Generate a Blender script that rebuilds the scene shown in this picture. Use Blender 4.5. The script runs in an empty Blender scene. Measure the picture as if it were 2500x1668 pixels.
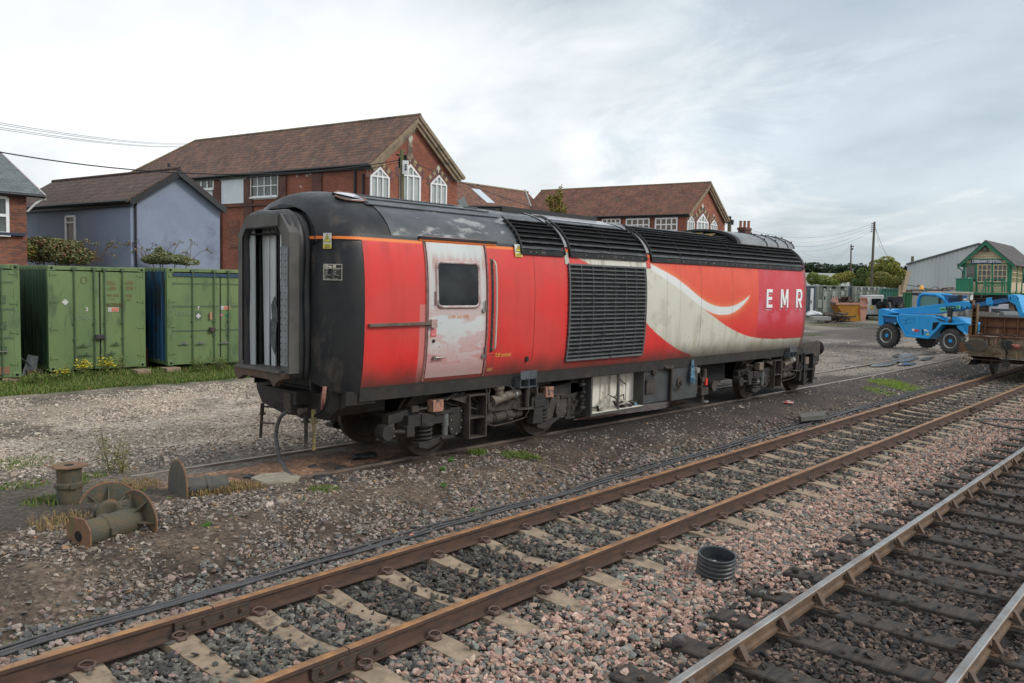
import bpy, math, random
import numpy as np
from mathutils import Vector, Matrix
random.seed(7); RNG = np.random.default_rng(11)
scene = bpy.context.scene
COL = scene.collection
R = math.radians
FPX, CX, CY = 2032.31, 1250.0, 834.0
HC = 2.657
RR = np.array([0.68587, -0.72744, 0.02031]); UU = np.array([0.03587, 0.06167, 0.99745]); WW = np.array([0.72684, 0.68339, -0.06839])
cam = bpy.data.cameras.new('camera'); camo = bpy.data.objects.new('camera', cam); COL.objects.link(camo)
cam.sensor_width = 36; cam.lens = FPX / 2500 * 36; cam.clip_start = 0.05; cam.clip_end = 6000
camo.matrix_world = Matrix(((RR[0], UU[0], -WW[0], 0), (RR[1], UU[1], -WW[1], 0), (RR[2], UU[2], -WW[2], HC), (0, 0, 0, 1)))
scene.camera = camo
C0 = np.array([0, 0, HC])
def ray(px, py): return RR * (px - CX) / FPX - UU * (py - CY) / FPX + WW
def on(px, py, ax, val):
    d = ray(px, py); return C0 + d * ((val - C0[ax]) / d[ax])
def G(px, py, z=-0.03): return on(px, py, 2, z)
def D(px, py, Z): return C0 + ray(px, py) * Z
scene.view_settings.view_transform = 'Standard'; scene.view_settings.look = 'None'
scene.view_settings.exposure = 0.16; scene.view_settings.gamma = 1.0
SUN_EL, SUN_AZ = R(38), R(-62)      # azimuth of the sun measured from +x
sl = bpy.data.lights.new('sun', 'SUN'); so = bpy.data.objects.new('sun', sl); COL.objects.link(so)
sl.energy = 1.5; sl.angle = R(14); sl.color = (1.0, 0.95, 0.88)
sv = Vector((math.cos(SUN_EL) * math.cos(SUN_AZ), math.cos(SUN_EL) * math.sin(SUN_AZ), math.sin(SUN_EL)))
so.rotation_euler = sv.to_track_quat('Z', 'Y').to_euler()
world = bpy.data.worlds.new('World'); scene.world = world; world.use_nodes = True
wt = world.node_tree; wt.nodes.clear()
def wn(t, **k):
    n = wt.nodes.new(t)
    for a, b in k.items(): setattr(n, a, b)
    return n
def wl(a, b): wt.links.new(a, b)
tc = wn('ShaderNodeTexCoord'); sky = wn('ShaderNodeTexSky'); sky.sky_type = 'NISHITA'; sky.sun_disc = False
sky.sun_elevation = SUN_EL; sky.sun_rotation = math.pi / 2 - SUN_AZ; sky.air_density = 1.0; sky.dust_density = 2.0
skm = wn('ShaderNodeVectorMath', operation='SCALE'); wl(sky.outputs[0], skm.inputs[0]); skm.inputs['Scale'].default_value = 0.10
sep = wn('ShaderNodeSeparateXYZ'); wl(tc.outputs['Generated'], sep.inputs[0])
zc = wn('ShaderNodeMath', operation='MAXIMUM'); wl(sep.outputs[2], zc.inputs[0]); zc.inputs[1].default_value = 0.0
za = wn('ShaderNodeMath', operation='ADD'); wl(zc.outputs[0], za.inputs[0]); za.inputs[1].default_value = 0.30
dx = wn('ShaderNodeMath', operation='DIVIDE'); wl(sep.outputs[0], dx.inputs[0]); wl(za.outputs[0], dx.inputs[1])
dy = wn('ShaderNodeMath', operation='DIVIDE'); wl(sep.outputs[1], dy.inputs[0]); wl(za.outputs[0], dy.inputs[1])
cmb = wn('ShaderNodeCombineXYZ'); wl(dx.outputs[0], cmb.inputs[0]); wl(dy.outputs[0], cmb.inputs[1])
def wnoise(scale, off, detail=7, rough=.55, dist=.4):
    mp = wn('ShaderNodeMapping'); wl(cmb.outputs[0], mp.inputs[0]); mp.inputs['Location'].default_value = off
    mp.inputs['Rotation'].default_value = (0, 0, R(-45)); mp.inputs['Scale'].default_value = (1.25, .9, 1)
    n = wn('ShaderNodeTexNoise'); n.inputs['Scale'].default_value = scale; n.inputs['Detail'].default_value = detail
    n.inputs['Roughness'].default_value = rough; n.inputs['Distortion'].default_value = dist
    wl(mp.outputs[0], n.inputs['Vector']); return n
def wramp(src, pts):
    r = wn('ShaderNodeValToRGB'); wl(src, r.inputs[0]); e = r.color_ramp.elements
    while len(e) < len(pts): e.new(0.5)
    for i, (p, c) in enumerate(pts):
        e[i].position = p; e[i].color = (c[0], c[1], c[2], 1) if isinstance(c, tuple) else (c, c, c, 1)
    return r
n1 = wnoise(1.3, (3.3, 7.1, 0), 6, .5, .2); n2 = wnoise(4.2, (1.2, .4, 0), 8, .55, .2)
grad = wramp(zc.outputs[0], [(0.0, (.80, .79, .76)), (.08, (.88, .885, .87)), (.17, (.87, .89, .895)), (.32, (.66, .70, .72)), (.6, (.78, .82, .85))])
m1 = wramp(n1.outputs[0], [(.38, (.76, .79, .81)), (.49, (.95, .955, .96)), (.60, (1.07, 1.065, 1.06))])
m2 = wramp(n2.outputs[0], [(.30, (.92, .93, .94)), (.52, (1.0, 1.0, 1.0)), (.75, (1.03, 1.025, 1.02))])
def wmix(a, b, mode, f):
    m = wn('ShaderNodeMix'); m.data_type = 'RGBA'; m.blend_type = mode
    if isinstance(f, float): m.inputs['Factor'].default_value = f
    else: wl(f, m.inputs['Factor'])
    wl(a, m.inputs[6]); wl(b, m.inputs[7]); return m.outputs[2]
c = wmix(grad.outputs[0], m1.outputs[0], 'MULTIPLY', 1.0); c = wmix(c, m2.outputs[0], 'MULTIPLY', 1.0)
dot = wn('ShaderNodeVectorMath', operation='DOT_PRODUCT'); wl(tc.outputs['Generated'], dot.inputs[0])
hv = Vector((math.cos(R(12)), math.sin(R(12)), .27)).normalized(); dot.inputs[1].default_value = hv
n3 = wnoise(2.2, (9, 2, 0), 8, .6, .6)
ad = wn('ShaderNodeMath', operation='MULTIPLY_ADD'); wl(n3.outputs[0], ad.inputs[0]); ad.inputs[1].default_value = .30; wl(dot.outputs['Value'], ad.inputs[2])
sc_ = wn('ShaderNodeMapRange'); wl(ad.outputs[0], sc_.inputs[0]); sc_.inputs[1].default_value = 1.035; sc_.inputs[2].default_value = 1.125
bk = wn('ShaderNodeMix'); bk.data_type = 'RGBA'; bk.blend_type = 'MULTIPLY'; wl(sc_.outputs[0], bk.inputs['Factor']); wl(c, bk.inputs[6]); bk.inputs[7].default_value = (.60, .665, .72, 1)
fin = wmix(bk.outputs[2], skm.outputs[0], 'MIX', .10)
bg = wn('ShaderNodeBackground'); wl(fin, bg.inputs[0]); bg.inputs[1].default_value = 1.22
wo = wn('ShaderNodeOutputWorld'); wl(bg.outputs[0], wo.inputs[0])
def _hash(ix, iy, s):
    h = (ix.astype(np.int64) * 374761393 + iy.astype(np.int64) * 668265263 + s * 974711) & 0x7fffffff
    h = ((h ^ (h >> 13)) * 1274126177) & 0x7fffffff
    return ((h ^ (h >> 16)) & 0xffff) / 65535.0
def vnoise(x, y, s=0):
    x = np.asarray(x, float); y = np.asarray(y, float)
    ix = np.floor(x); iy = np.floor(y); fx = x - ix; fy = y - iy
    fx = fx * fx * (3 - 2 * fx); fy = fy * fy * (3 - 2 * fy)
    a = _hash(ix, iy, s); b = _hash(ix + 1, iy, s); c_ = _hash(ix, iy + 1, s); d = _hash(ix + 1, iy + 1, s)
    return (a * (1 - fx) + b * fx) * (1 - fy) + (c_ * (1 - fx) + d * fx) * fy
def fbm(x, y, s=0, o=4):
    t = 0; a = .5; n = 0
    for i in range(o):
        t = t + a * vnoise(np.asarray(x) * 2 ** i, np.asarray(y) * 2 ** i, s + i * 17); n += a; a *= .5
    return t / n
def sstep(a, b, x):
    t = np.clip((np.asarray(x, float) - a) / (b - a), 0, 1); return t * t * (3 - 2 * t)
def lerp(a, b, t): return a + (b - a) * t
def mixc(c1, c2, t):
    t = np.asarray(t)[..., None]; return np.asarray(c1) * (1 - t) + np.asarray(c2) * t
MATS = {}
def mat(name, c1, c2=None, c3=None, rough=.6, metal=0.0, scale=3.0, s3=1.5, t3=.55, w3=.12, bump=0.0, bscale=40.0,
        stretch=(1, 1, 1), attr=None, uvtex=None, spec=.5, glass=False, rvar=0.0, mid=.5, w=.18, emit=None):
    if name in MATS: return MATS[name]
    m = bpy.data.materials.new(name); MATS[name] = m; m.use_nodes = True; t = m.node_tree; N = t.nodes; Lk = t.links
    b = N['Principled BSDF']; b.inputs['Roughness'].default_value = rough; b.inputs['Metallic'].default_value = metal
    b.inputs['Specular IOR Level'].default_value = spec
    geo = N.new('ShaderNodeNewGeometry'); mp = N.new('ShaderNodeMapping'); mp.inputs['Scale'].default_value = stretch
    Lk.new(geo.outputs['Position'], mp.inputs[0])
    def noise(sc, det=6, rg=.6, off=0):
        n = N.new('ShaderNodeTexNoise'); n.inputs['Scale'].default_value = sc; n.inputs['Detail'].default_value = det
        n.inputs['Roughness'].default_value = rg; n.inputs['Distortion'].default_value = .25
        Lk.new(mp.outputs[0], n.inputs['Vector']); return n.outputs[0]
    def ramp(src, a, b_):
        r = N.new('ShaderNodeMapRange'); r.interpolation_type = 'SMOOTHSTEP'; Lk.new(src, r.inputs[0]); r.inputs[1].default_value = a; r.inputs[2].default_value = b_; return r.outputs[0]
    def mix(f, a, b_, mode='MIX'):
        x = N.new('ShaderNodeMix'); x.data_type = 'RGBA'; x.blend_type = mode
        if isinstance(f, (int, float)): x.inputs['Factor'].default_value = f
        else: Lk.new(f, x.inputs['Factor'])
        for i, v in ((6, a), (7, b_)):
            if isinstance(v, tuple): x.inputs[i].default_value = (*v[:3], 1)
            else: Lk.new(v, x.inputs[i])
        return x.outputs[2]
    colr = c1; bh = None
    if attr:
        a = N.new('ShaderNodeAttribute'); a.attribute_name = attr; a.attribute_type = 'GEOMETRY'; colr = a.outputs['Color']
        if c2: colr = mix(ramp(noise(scale), mid - w, mid + w), colr, mix(1.0, colr, tuple(c2), 'MULTIPLY'))
    elif uvtex:
        kind, bw, bh_, mort, mc = uvtex
        uv = N.new('ShaderNodeUVMap'); uv.uv_map = 'UVMap'
        br = N.new('ShaderNodeTexBrick'); Lk.new(uv.outputs[0], br.inputs['Vector']); br.inputs['Scale'].default_value = 1
        br.inputs['Brick Width'].default_value = bw; br.inputs['Row Height'].default_value = bh_; br.inputs['Mortar Size'].default_value = mort
        br.inputs['Mortar Smooth'].default_value = .2; br.inputs['Bias'].default_value = 0.0
        br.inputs['Color1'].default_value = (*c1, 1); br.inputs['Color2'].default_value = (*(c2 or c1), 1); br.inputs['Mortar'].default_value = (*mc, 1)
        if kind in ('tile', 'board'): br.offset = 0.0 if kind == 'tile' else .5
        colr = br.outputs[0]
        colr = mix(ramp(noise(scale), .35, .65), colr, mix(1.0, colr, (.68, .68, .70), 'MULTIPLY'))
        bh = br.outputs['Fac']
        if kind == 'tile':
            sp = N.new('ShaderNodeSeparateXYZ'); Lk.new(uv.outputs[0], sp.inputs[0])
            md = N.new('ShaderNodeMath'); md.operation = 'FRACT'; dv = N.new('ShaderNodeMath'); dv.operation = 'DIVIDE'
            Lk.new(sp.outputs[1], dv.inputs[0]); dv.inputs[1].default_value = bh_; Lk.new(dv.outputs[0], md.inputs[0])
            d2 = N.new('ShaderNodeMath'); d2.operation = 'MULTIPLY'; Lk.new(sp.outputs[0], d2.inputs[0]); d2.inputs[1].default_value = 2 * math.pi / bw
            sn = N.new('ShaderNodeMath'); sn.operation = 'SINE'; Lk.new(d2.outputs[0], sn.inputs[0])
            ma = N.new('ShaderNodeMath'); ma.operation = 'MULTIPLY_ADD'; Lk.new(sn.outputs[0], ma.inputs[0]); ma.inputs[1].default_value = -.45; Lk.new(md.outputs[0], ma.inputs[2])
            bh = ma.outputs[0]
            colr = mix(ramp(md.outputs[0], .80, .98), colr, mix(1.0, colr, (.42, .40, .40), 'MULTIPLY'))
    elif c2: colr = mix(ramp(noise(scale), mid - w, mid + w), tuple(c1), tuple(c2))
    if c3:
        colr = mix(ramp(noise(s3, 8, .65), t3, t3 + w3), colr, tuple(c3))
    if isinstance(colr, tuple): b.inputs['Base Color'].default_value = (*colr, 1)
    else: Lk.new(colr, b.inputs['Base Color'])
    if rvar:
        rr_ = N.new('ShaderNodeMapRange'); Lk.new(noise(scale * 1.7), rr_.inputs[0]); rr_.inputs[1].default_value = .3; rr_.inputs[2].default_value = .7
        rr_.inputs[3].default_value = max(.03, rough - rvar); rr_.inputs[4].default_value = min(1, rough + rvar); Lk.new(rr_.outputs[0], b.inputs['Roughness'])
    if bump or bh is not None:
        bp = N.new('ShaderNodeBump'); bp.inputs['Strength'].default_value = 1.0; bp.inputs['Distance'].default_value = bump or .01
        Lk.new(bh if bh is not None else noise(bscale), bp.inputs['Height'])
        if bh is not None and uvtex and uvtex[0] == 'brick': bp.invert = True
        Lk.new(bp.outputs[0], b.inputs['Normal'])
    if glass:
        b.inputs['Transmission Weight'].default_value = 1.0; b.inputs['IOR'].default_value = 1.1
    if emit: b.inputs['Emission Color'].default_value = (*emit, 1); b.inputs['Emission Strength'].default_value = 1
    return m
def arr(p): return np.array(p, float)
class MB:
    def __init__(s): s.v = []; s.f = []; s.m = []; s.n = 0
    def add(s, vs, fs, m=0):
        s.v.extend([tuple(map(float, p)) for p in vs]); s.f.extend([tuple(i + s.n for i in f) for f in fs]); s.m.extend([m] * len(fs)); s.n += len(vs); return s
    def box(s, x0, x1, y0, y1, z0, z1, m=0):
        vs = [(x, y, z) for z in (z0, z1) for y in (y0, y1) for x in (x0, x1)]
        return s.add(vs, [(0, 2, 3, 1), (4, 5, 7, 6), (0, 1, 5, 4), (2, 6, 7, 3), (0, 4, 6, 2), (1, 3, 7, 5)], m)
    def obox(s, c, u, v, w, m=0):           # centre and three half vectors
        c, u, v, w = map(arr, (c, u, v, w))
        vs = [c + a * u + b * v + d * w for d in (-1, 1) for b in (-1, 1) for a in (-1, 1)]
        fs = [(0, 2, 3, 1), (4, 5, 7, 6), (0, 1, 5, 4), (2, 6, 7, 3), (0, 4, 6, 2), (1, 3, 7, 5)]
        if np.dot(np.cross(u, v), w) < 0: fs = [f[::-1] for f in fs]
        return s.add(vs, fs, m)
    def cyl(s, p0, p1, r, r2=None, n=12, m=0, caps=True):
        p0, p1 = arr(p0), arr(p1); r2 = r if r2 is None else r2; d = p1 - p0; d /= (np.linalg.norm(d) + 1e-12)
        a = np.cross(d, [0, 0, 1]) if abs(d[2]) < .9 else np.cross(d, [1, 0, 0]); a /= np.linalg.norm(a); b = np.cross(d, a)
        vs = [p + (a * math.cos(t) + b * math.sin(t)) * q for p, q in ((p0, r), (p1, r2)) for t in [2 * math.pi * i / n for i in range(n)]]
        fs = [(i, (i + 1) % n, n + (i + 1) % n, n + i) for i in range(n)]
        if caps: fs += [tuple(range(n))[::-1], tuple(range(n, 2 * n))]
        return s.add(vs, fs, m)
    def tube(s, pts, r, n=6, m=0, closed=False):
        pts = [arr(p) for p in pts]; k = len(pts); vs = []; prev = None
        for i, p in enumerate(pts):
            a_ = pts[i - 1] if (i > 0 or closed) else p; b_ = pts[(i + 1) % k] if (i < k - 1 or closed) else p
            t = b_ - a_; t /= (np.linalg.norm(t) + 1e-12)
            if prev is None:
                a = np.cross(t, [0, 0, 1]) if abs(t[2]) < .9 else np.cross(t, [1, 0, 0])
            else: a = prev - t * np.dot(prev, t)
            a /= (np.linalg.norm(a) + 1e-12); prev = a; b = np.cross(t, a)
            rr = r[i] if isinstance(r, (list, tuple, np.ndarray)) else r
            vs += [p + (a * math.cos(q) + b * math.sin(q)) * rr for q in [2 * math.pi * j / n for j in range(n)]]
        fs = []
        for i in range(k if closed else k - 1):
            i2 = (i + 1) % k
            fs += [(i * n + j, i * n + (j + 1) % n, i2 * n + (j + 1) % n, i2 * n + j) for j in range(n)]
        if not closed: fs += [tuple(range(n))[::-1], tuple(range((k - 1) * n, k * n))]
        return s.add(vs, fs, m)
    def lathe(s, o, ax, prof, n=24, m=0):   # prof: list of (radius, distance along axis)
        o, ax = arr(o), arr(ax); ax /= np.linalg.norm(ax)
        a = np.cross(ax, [0, 0, 1]) if abs(ax[2]) < .9 else np.cross(ax, [1, 0, 0]); a /= np.linalg.norm(a); b = np.cross(ax, a)
        vs = [o + ax * h + (a * math.cos(t) + b * math.sin(t)) * r for r, h in prof for t in [2 * math.pi * i / n for i in range(n)]]
        fs = [(j * n + i, j * n + (i + 1) % n, (j + 1) * n + (i + 1) % n, (j + 1) * n + i) for j in range(len(prof) - 1) for i in range(n)]
        fs += [tuple(range(n))[::-1], tuple(range((len(prof) - 1) * n, len(prof) * n))]
        return s.add(vs, fs, m)
    def prism(s, poly, o, U, V, d, m=0):    # polygon in (U,V) from origin o, thickness vector d
        o, U, V, d = map(arr, (o, U, V, d)); k = len(poly)
        vs = [o + U * a + V * b for a, b in poly]; vs += [p + d for p in vs]
        area = sum(poly[i][0] * poly[(i + 1) % k][1] - poly[(i + 1) % k][0] * poly[i][1] for i in range(k))
        flip = (area > 0) == (np.dot(np.cross(U, V), d) > 0)
        f0 = tuple(range(k)); f1 = tuple(range(k, 2 * k)); side = [(i, (i + 1) % k, k + (i + 1) % k, k + i) for i in range(k)]
        fs = ([f0[::-1], f1] + side) if flip else ([f0, f1[::-1]] + [q[::-1] for q in side])
        return s.add(vs, fs, m)
    def quad(s, a, b, c_, d, m=0): return s.add([a, b, c_, d], [(0, 1, 2, 3)], m)
    def blob(s, c, r, sq=(1, 1, 1), seed=0, amp=.25, m=0, sub=1):
        v, f = ICO[sub]; rg = np.random.default_rng(seed)
        ph = rg.random(6) * 6.28; k = v * 2.2
        n = 1 + amp * (np.sin(k[:, 0] * 1.7 + ph[0]) + np.sin(k[:, 1] * 1.9 + ph[1]) + np.sin(k[:, 2] * 1.5 + ph[2])) / 3 + (rg.random(len(v)) - .5) * amp * .7
        return s.add(arr(c) + v * n[:, None] * r * np.array(sq), [tuple(q) for q in f], m)
    def build(s, name, mats, parent=None, smooth=False, label=None, cat=None, group=None, kind=None, bevel=0, autosm=False):
        if not isinstance(mats, (list, tuple)): mats = [mats]
        off = PO[parent.name] if parent is not None else np.zeros(3)
        V = np.array(s.v, float).reshape(-1, 3)
        base = None
        if parent is None and kind is None:
            lo, hi = V.min(0), V.max(0); base = np.array([(lo[0] + hi[0]) / 2, (lo[1] + hi[1]) / 2, lo[2]]); V = V - base
        else: V = V - off
        me = bpy.data.meshes.new(name); me.from_pydata(V.tolist(), [], s.f)
        for mm in mats: me.materials.append(mm)
        me.polygons.foreach_set('material_index', s.m)
        if smooth: me.polygons.foreach_set('use_smooth', [True] * len(s.f))
        uvl = me.uv_layers.new(name='UVMap'); W_ = V + (off if parent is not None else (base if base is not None else 0))
        uv = []
        for p in me.polygons:
            n = p.normal
            if abs(n[2]) > .97: ux, uy = (1, 0, 0), (0, 1, 0)
            else:
                l = math.hypot(n[0], n[1]); ux = (-n[1] / l, n[0] / l, 0)
                uy = (n[1] * ux[2] - n[2] * ux[1], n[2] * ux[0] - n[0] * ux[2], n[0] * ux[1] - n[1] * ux[0])
            for vi in p.vertices:
                w = W_[vi]; uv += [w[0] * ux[0] + w[1] * ux[1], w[0] * uy[0] + w[1] * uy[1] + w[2] * uy[2]]
        uvl.data.foreach_set('uv', uv)
        o = bpy.data.objects.new(name, me); COL.objects.link(o)
        if parent is not None: o.parent = parent
        elif base is not None: o.location = base
        if bevel:
            bv = o.modifiers.new('bevel', 'BEVEL'); bv.width = bevel; bv.segments = 2; bv.limit_method = 'ANGLE'; bv.angle_limit = R(40)
        tag(o, label, cat, group, kind)
        PO[o.name] = off if parent is not None else (base if base is not None else np.zeros(3))
        return o
PO = {}
def tag(o, label=None, cat=None, group=None, kind=None):
    if label: o['label'] = label
    if cat: o['category'] = cat
    if group: o['group'] = group
    if kind: o['kind'] = kind
    return o
def thing(name, label, cat, loc, group=None):
    o = bpy.data.objects.new(name, None); COL.objects.link(o); o.location = tuple(map(float, loc)); o.empty_display_size = .2
    tag(o, label, cat, group); PO[o.name] = arr(loc); return o
def copy_tree(o, dloc, parent=None):
    c_ = o.copy(); COL.objects.link(c_)
    if parent is None: c_.location = tuple(np.array(o.location) + arr(dloc))
    else: c_.parent = parent
    for ch in list(o.children): copy_tree(ch, None, c_)
    return c_
def mkico(sub):
    t = (1 + 5 ** .5) / 2
    v = [(-1, t, 0), (1, t, 0), (-1, -t, 0), (1, -t, 0), (0, -1, t), (0, 1, t), (0, -1, -t), (0, 1, -t), (t, 0, -1), (t, 0, 1), (-t, 0, -1), (-t, 0, 1)]
    f = [(0, 11, 5), (0, 5, 1), (0, 1, 7), (0, 7, 10), (0, 10, 11), (1, 5, 9), (5, 11, 4), (11, 10, 2), (10, 7, 6), (7, 1, 8), (3, 9, 4), (3, 4, 2), (3, 2, 6), (3, 6, 8), (3, 8, 9), (4, 9, 5), (2, 4, 11), (6, 2, 10), (8, 6, 7), (9, 8, 1)]
    v = [arr(p) / np.linalg.norm(p) for p in v]
    for _ in range(sub):
        nf = []; cache = {}
        def md(a, b):
            k = (min(a, b), max(a, b))
            if k not in cache: p = v[a] + v[b]; v.append(p / np.linalg.norm(p)); cache[k] = len(v) - 1
            return cache[k]
        for a, b, c_ in f:
            x, y, z = md(a, b), md(b, c_), md(c_, a); nf += [(a, x, z), (b, y, x), (c_, z, y), (x, y, z)]
        f = nf
    return np.array(v), np.array(f)
ICO = {0: mkico(0), 1: mkico(1), 2: mkico(2)}
def big_mesh(name, V, F, mats, cols=None, smooth=False, parent=None, midx=None, **tg):
    """numpy mesh; F is (n,k); cols per vertex"""
    off = PO[parent.name] if parent is not None else np.zeros(3)
    me = bpy.data.meshes.new(name); k = F.shape[1]
    me.vertices.add(len(V)); me.vertices.foreach_set('co', (V - off).astype(np.float32).ravel())
    me.loops.add(F.size); me.loops.foreach_set('vertex_index', F.astype(np.int32).ravel())
    me.polygons.add(len(F)); me.polygons.foreach_set('loop_start', np.arange(0, F.size, k, dtype=np.int32)); me.polygons.foreach_set('loop_total', np.full(len(F), k, np.int32))
    if not isinstance(mats, (list, tuple)): mats = [mats]
    for m in mats: me.materials.append(m)
    if midx is not None: me.polygons.foreach_set('material_index', midx.astype(np.int32))
    me.polygons.foreach_set('use_smooth', np.full(len(F), smooth, bool))
    me.update(calc_edges=True)
    if cols is not None:
        a = me.color_attributes.new('col', 'FLOAT_COLOR', 'POINT'); c4 = np.ones((len(V), 4), np.float32); c4[:, :3] = np.clip(cols, 0, 1); a.data.foreach_set('color', c4.ravel())
    o = bpy.data.objects.new(name, me); COL.objects.link(o)
    if parent is not None: o.parent = parent
    tag(o, tg.get('label'), tg.get('cat'), tg.get('group'), tg.get('kind')); PO[o.name] = off
    return o
def grid_faces(nx, ny):
    i = np.arange((nx - 1) * (ny - 1)); a = (i // (ny - 1)) * ny + i % (ny - 1)
    return np.stack([a, a + ny, a + ny + 1, a + 1], 1)
def text(s, size, o, U, V, name, m, parent, bold=0.0, align='LEFT', sx=1.0, depth=.003, warp=None, spacing=1.0):
    cu = bpy.data.curves.new(name, 'FONT'); cu.body = s; cu.size = size; cu.align_x = align; cu.offset = bold; cu.space_character = spacing; cu.resolution_u = 3
    to = bpy.data.objects.new(name, cu); COL.objects.link(to); dg = bpy.context.evaluated_depsgraph_get()
    me0 = to.evaluated_get(dg).to_mesh(); vs = [tuple(v.co) for v in me0.vertices]; fs = [tuple(p.vertices) for p in me0.polygons]
    to.evaluated_get(dg).to_mesh_clear(); bpy.data.objects.remove(to); bpy.data.curves.remove(cu)
    o, U, V = map(arr, (o, U, V)); N = np.cross(U, V)
    mb = MB(); P = [o + U * (x * sx) + V * y + N * depth for x, y, z in vs]
    if warp: P = [warp(p) for p in P]
    mb.add(P, fs); return mb.build(name, m, parent)
X, Y, Z = np.eye(3)
PHI = .03365; AD = np.array([math.cos(PHI), math.sin(PHI), 0]); AN = np.array([-AD[1], AD[0], 0])
ZA, ZB = -.05, -.09
A1, A2, B1, B2 = 6.28, 4.845, 2.84, 1.405
def T(a, n, z=0.0): return AD * a + AN * n + np.array([0, 0, z])
def an(x, y): return x * AD[0] + y * AD[1], x * AN[0] + y * AN[1]
def far_curve(a):           # running lines bend gently left far away
    return .0006 * np.maximum(0, np.asarray(a, float) - 32) ** 2
YC = 10.447; S0 = 8.3666
def gheight(x, y):
    a, n = an(x, y); n = n - far_curve(a)
    inb = 1 - sstep(6.7, 8.4, n)                         # 1 inside the ballasted lines
    z = -.035 * (1 - inb) + inb * (-.265 - .045 * sstep(4.2, 3.3, n))
    soft = .035 * (fbm(x * .9, y * .9, 3) - .5) + .02 * (fbm(x * 3.1, y * 3.1, 5) - .5)
    away = sstep(0, .7, np.abs(y - YC) - 1.3) if True else 1
    z = z + soft * (.35 + .65 * away)
    z = z + .05 * np.exp(-((x - 4.2) ** 2 / 4 + (y - 9.2) ** 2 / 1.2)) * 1.2
    z = z - .06 * np.exp(-((x - 33.3) ** 2 / 14 + (y - 11.4) ** 2 / 2.0))       # puddle hollow
    m = (np.abs(y - YC) < 1.0) & (x > 5.5); z = np.where(m, np.minimum(z, -.03), z)
    z = z + .045 * (1 - sstep(3.5, 6.2, x + 1.2 * (fbm(x, y * 2, 61) - .5))) * np.exp(-((y - YC) / 1.6) ** 4)
    return z
def axis(lo, d0, n0, g, hi):
    v = [lo]; d = d0
    while v[-1] < hi:
        if v[-1] > n0: d *= g
        v.append(v[-1] + d)
    return np.array(v)
xs = np.concatenate([-np.array([1500, 500, 150, 60, 25, 12, 6, 3, 1.5, .6]), axis(0, .075, 13, 1.03, 1500)])
ys = np.concatenate([-np.array([1500, 400, 120, 40, 15, 6, 3, 1.5]), axis(-.6, .085, 13, 1.03, 1500)])
XX, YY = np.meshgrid(xs, ys, indexing='ij'); x_, y_ = XX.ravel(), YY.ravel()
zg = gheight(x_, y_); far_ = (x_ > 110) | (y_ > 110); zg = np.where(far_, -.035, zg)
def groundcol(x, y):
    a, n = an(x, y); n = n - far_curve(a)
    f1 = fbm(x * .5, y * .5, 21, 5); f2 = fbm(x * 2.3, y * 2.3, 33, 4); f3 = fbm(x * .25 + 3, y * 1.3, 44, 4)
    pale = mixc((.53, .45, .365), (.34, .28, .215), sstep(.42, .66, f1))
    streak = sstep(.52, .72, fbm(x * .22, y * 1.1, 71, 4)) * .75
    pale = mixc(pale, (.085, .07, .058), streak * sstep(.38, .6, f2))
    yard = mixc((.27, .235, .20), (.10, .085, .075), sstep(.40, .62, fbm(x * .16, y * .5, 5, 5)))
    c_ = mixc(pale, yard, sstep(8, 18, x))
    dark_edge = np.exp(-((y - 19.6 - .25 * np.sin(x)) / 1.0) ** 2) * .75; c_ = mixc(c_, (.09, .072, .06), dark_edge)
    d = np.abs(y - YC + .5 * (f1 - .5))
    oil = (1 - sstep(1.3 + 1.2 * sstep(8, 14, x), 2.6 + 1.6 * sstep(8, 14, x), d)) * (1 - sstep(21, 30, x))
    oil = oil * np.where(y < YC, 1, .8)
    oil = np.clip(oil + .6 * sstep(.55, .66, f1) * (x > 8) * (np.abs(y - YC) < 5), 0, 1)
    c_ = mixc(c_, mixc((.045, .040, .037), (.085, .075, .067), f2), oil * .93)
    soil = (1 - sstep(9.3, 10.6, y + .8 * (f1 - .5))) * sstep(6.3, 7.3, n)
    sc = mixc((.062, .043, .031), (.16, .118, .085), sstep(.35, .68, f2 * .6 + f1 * .4))
    sc = mixc(sc, (.036, .032, .030), sstep(9, 13, x) * .75 * sstep(7.4, 8.8, y))
    c_ = mixc(c_, sc, soil)
    lft = (1 - sstep(2.5, 5.5, x)) * (1 - sstep(12.2, 13.6, y + f1)) * sstep(9, 10, y); c_ = mixc(c_, (.085, .068, .05), lft * .85)
    inb = 1 - sstep(6.6, 7.1, n); c_ = mixc(c_, (.075, .06, .05), inb)
    dk = inb * (1 - sstep(3.2, 3.9, n)); c_ = mixc(c_, (.035, .03, .027), dk)
    sp = np.exp(-(((x - 6.6) / 2.4) ** 2 + ((y - 10.35) / .62) ** 2) ** 1.5); c_ = mixc(c_, mixc((.36, .20, .125), (.13, .085, .06), sstep(.46, .62, f2)), np.clip(sstep(.3, .6, sp + .9 * (f2 - .5)), 0, 1) * (x < 9.6))
    gb = sstep(20.3, 20.9, y + .5 * (f2 - .5)) * (1 - sstep(20, 24, x)); c_ = mixc(c_, (.05, .085, .02), gb)
    fr = sstep(60, 110, x) ; c_ = mixc(c_, (.06, .09, .03), np.clip(fr + sstep(45, 60, y), 0, 1))
    return c_
gc = groundcol(x_, y_)
gm = mat('ground_soil', (1, 1, 1), c2=(.62, .60, .58), attr='col', rough=.95, scale=14, bump=.025, bscale=38, w=.12)
t_ = gm.node_tree; bN = t_.nodes['Principled BSDF']
vor = t_.nodes.new('ShaderNodeTexVoronoi'); vor.inputs['Scale'].default_value = 30; ge = t_.nodes.new('ShaderNodeNewGeometry'); t_.links.new(ge.outputs['Position'], vor.inputs['Vector'])
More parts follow.
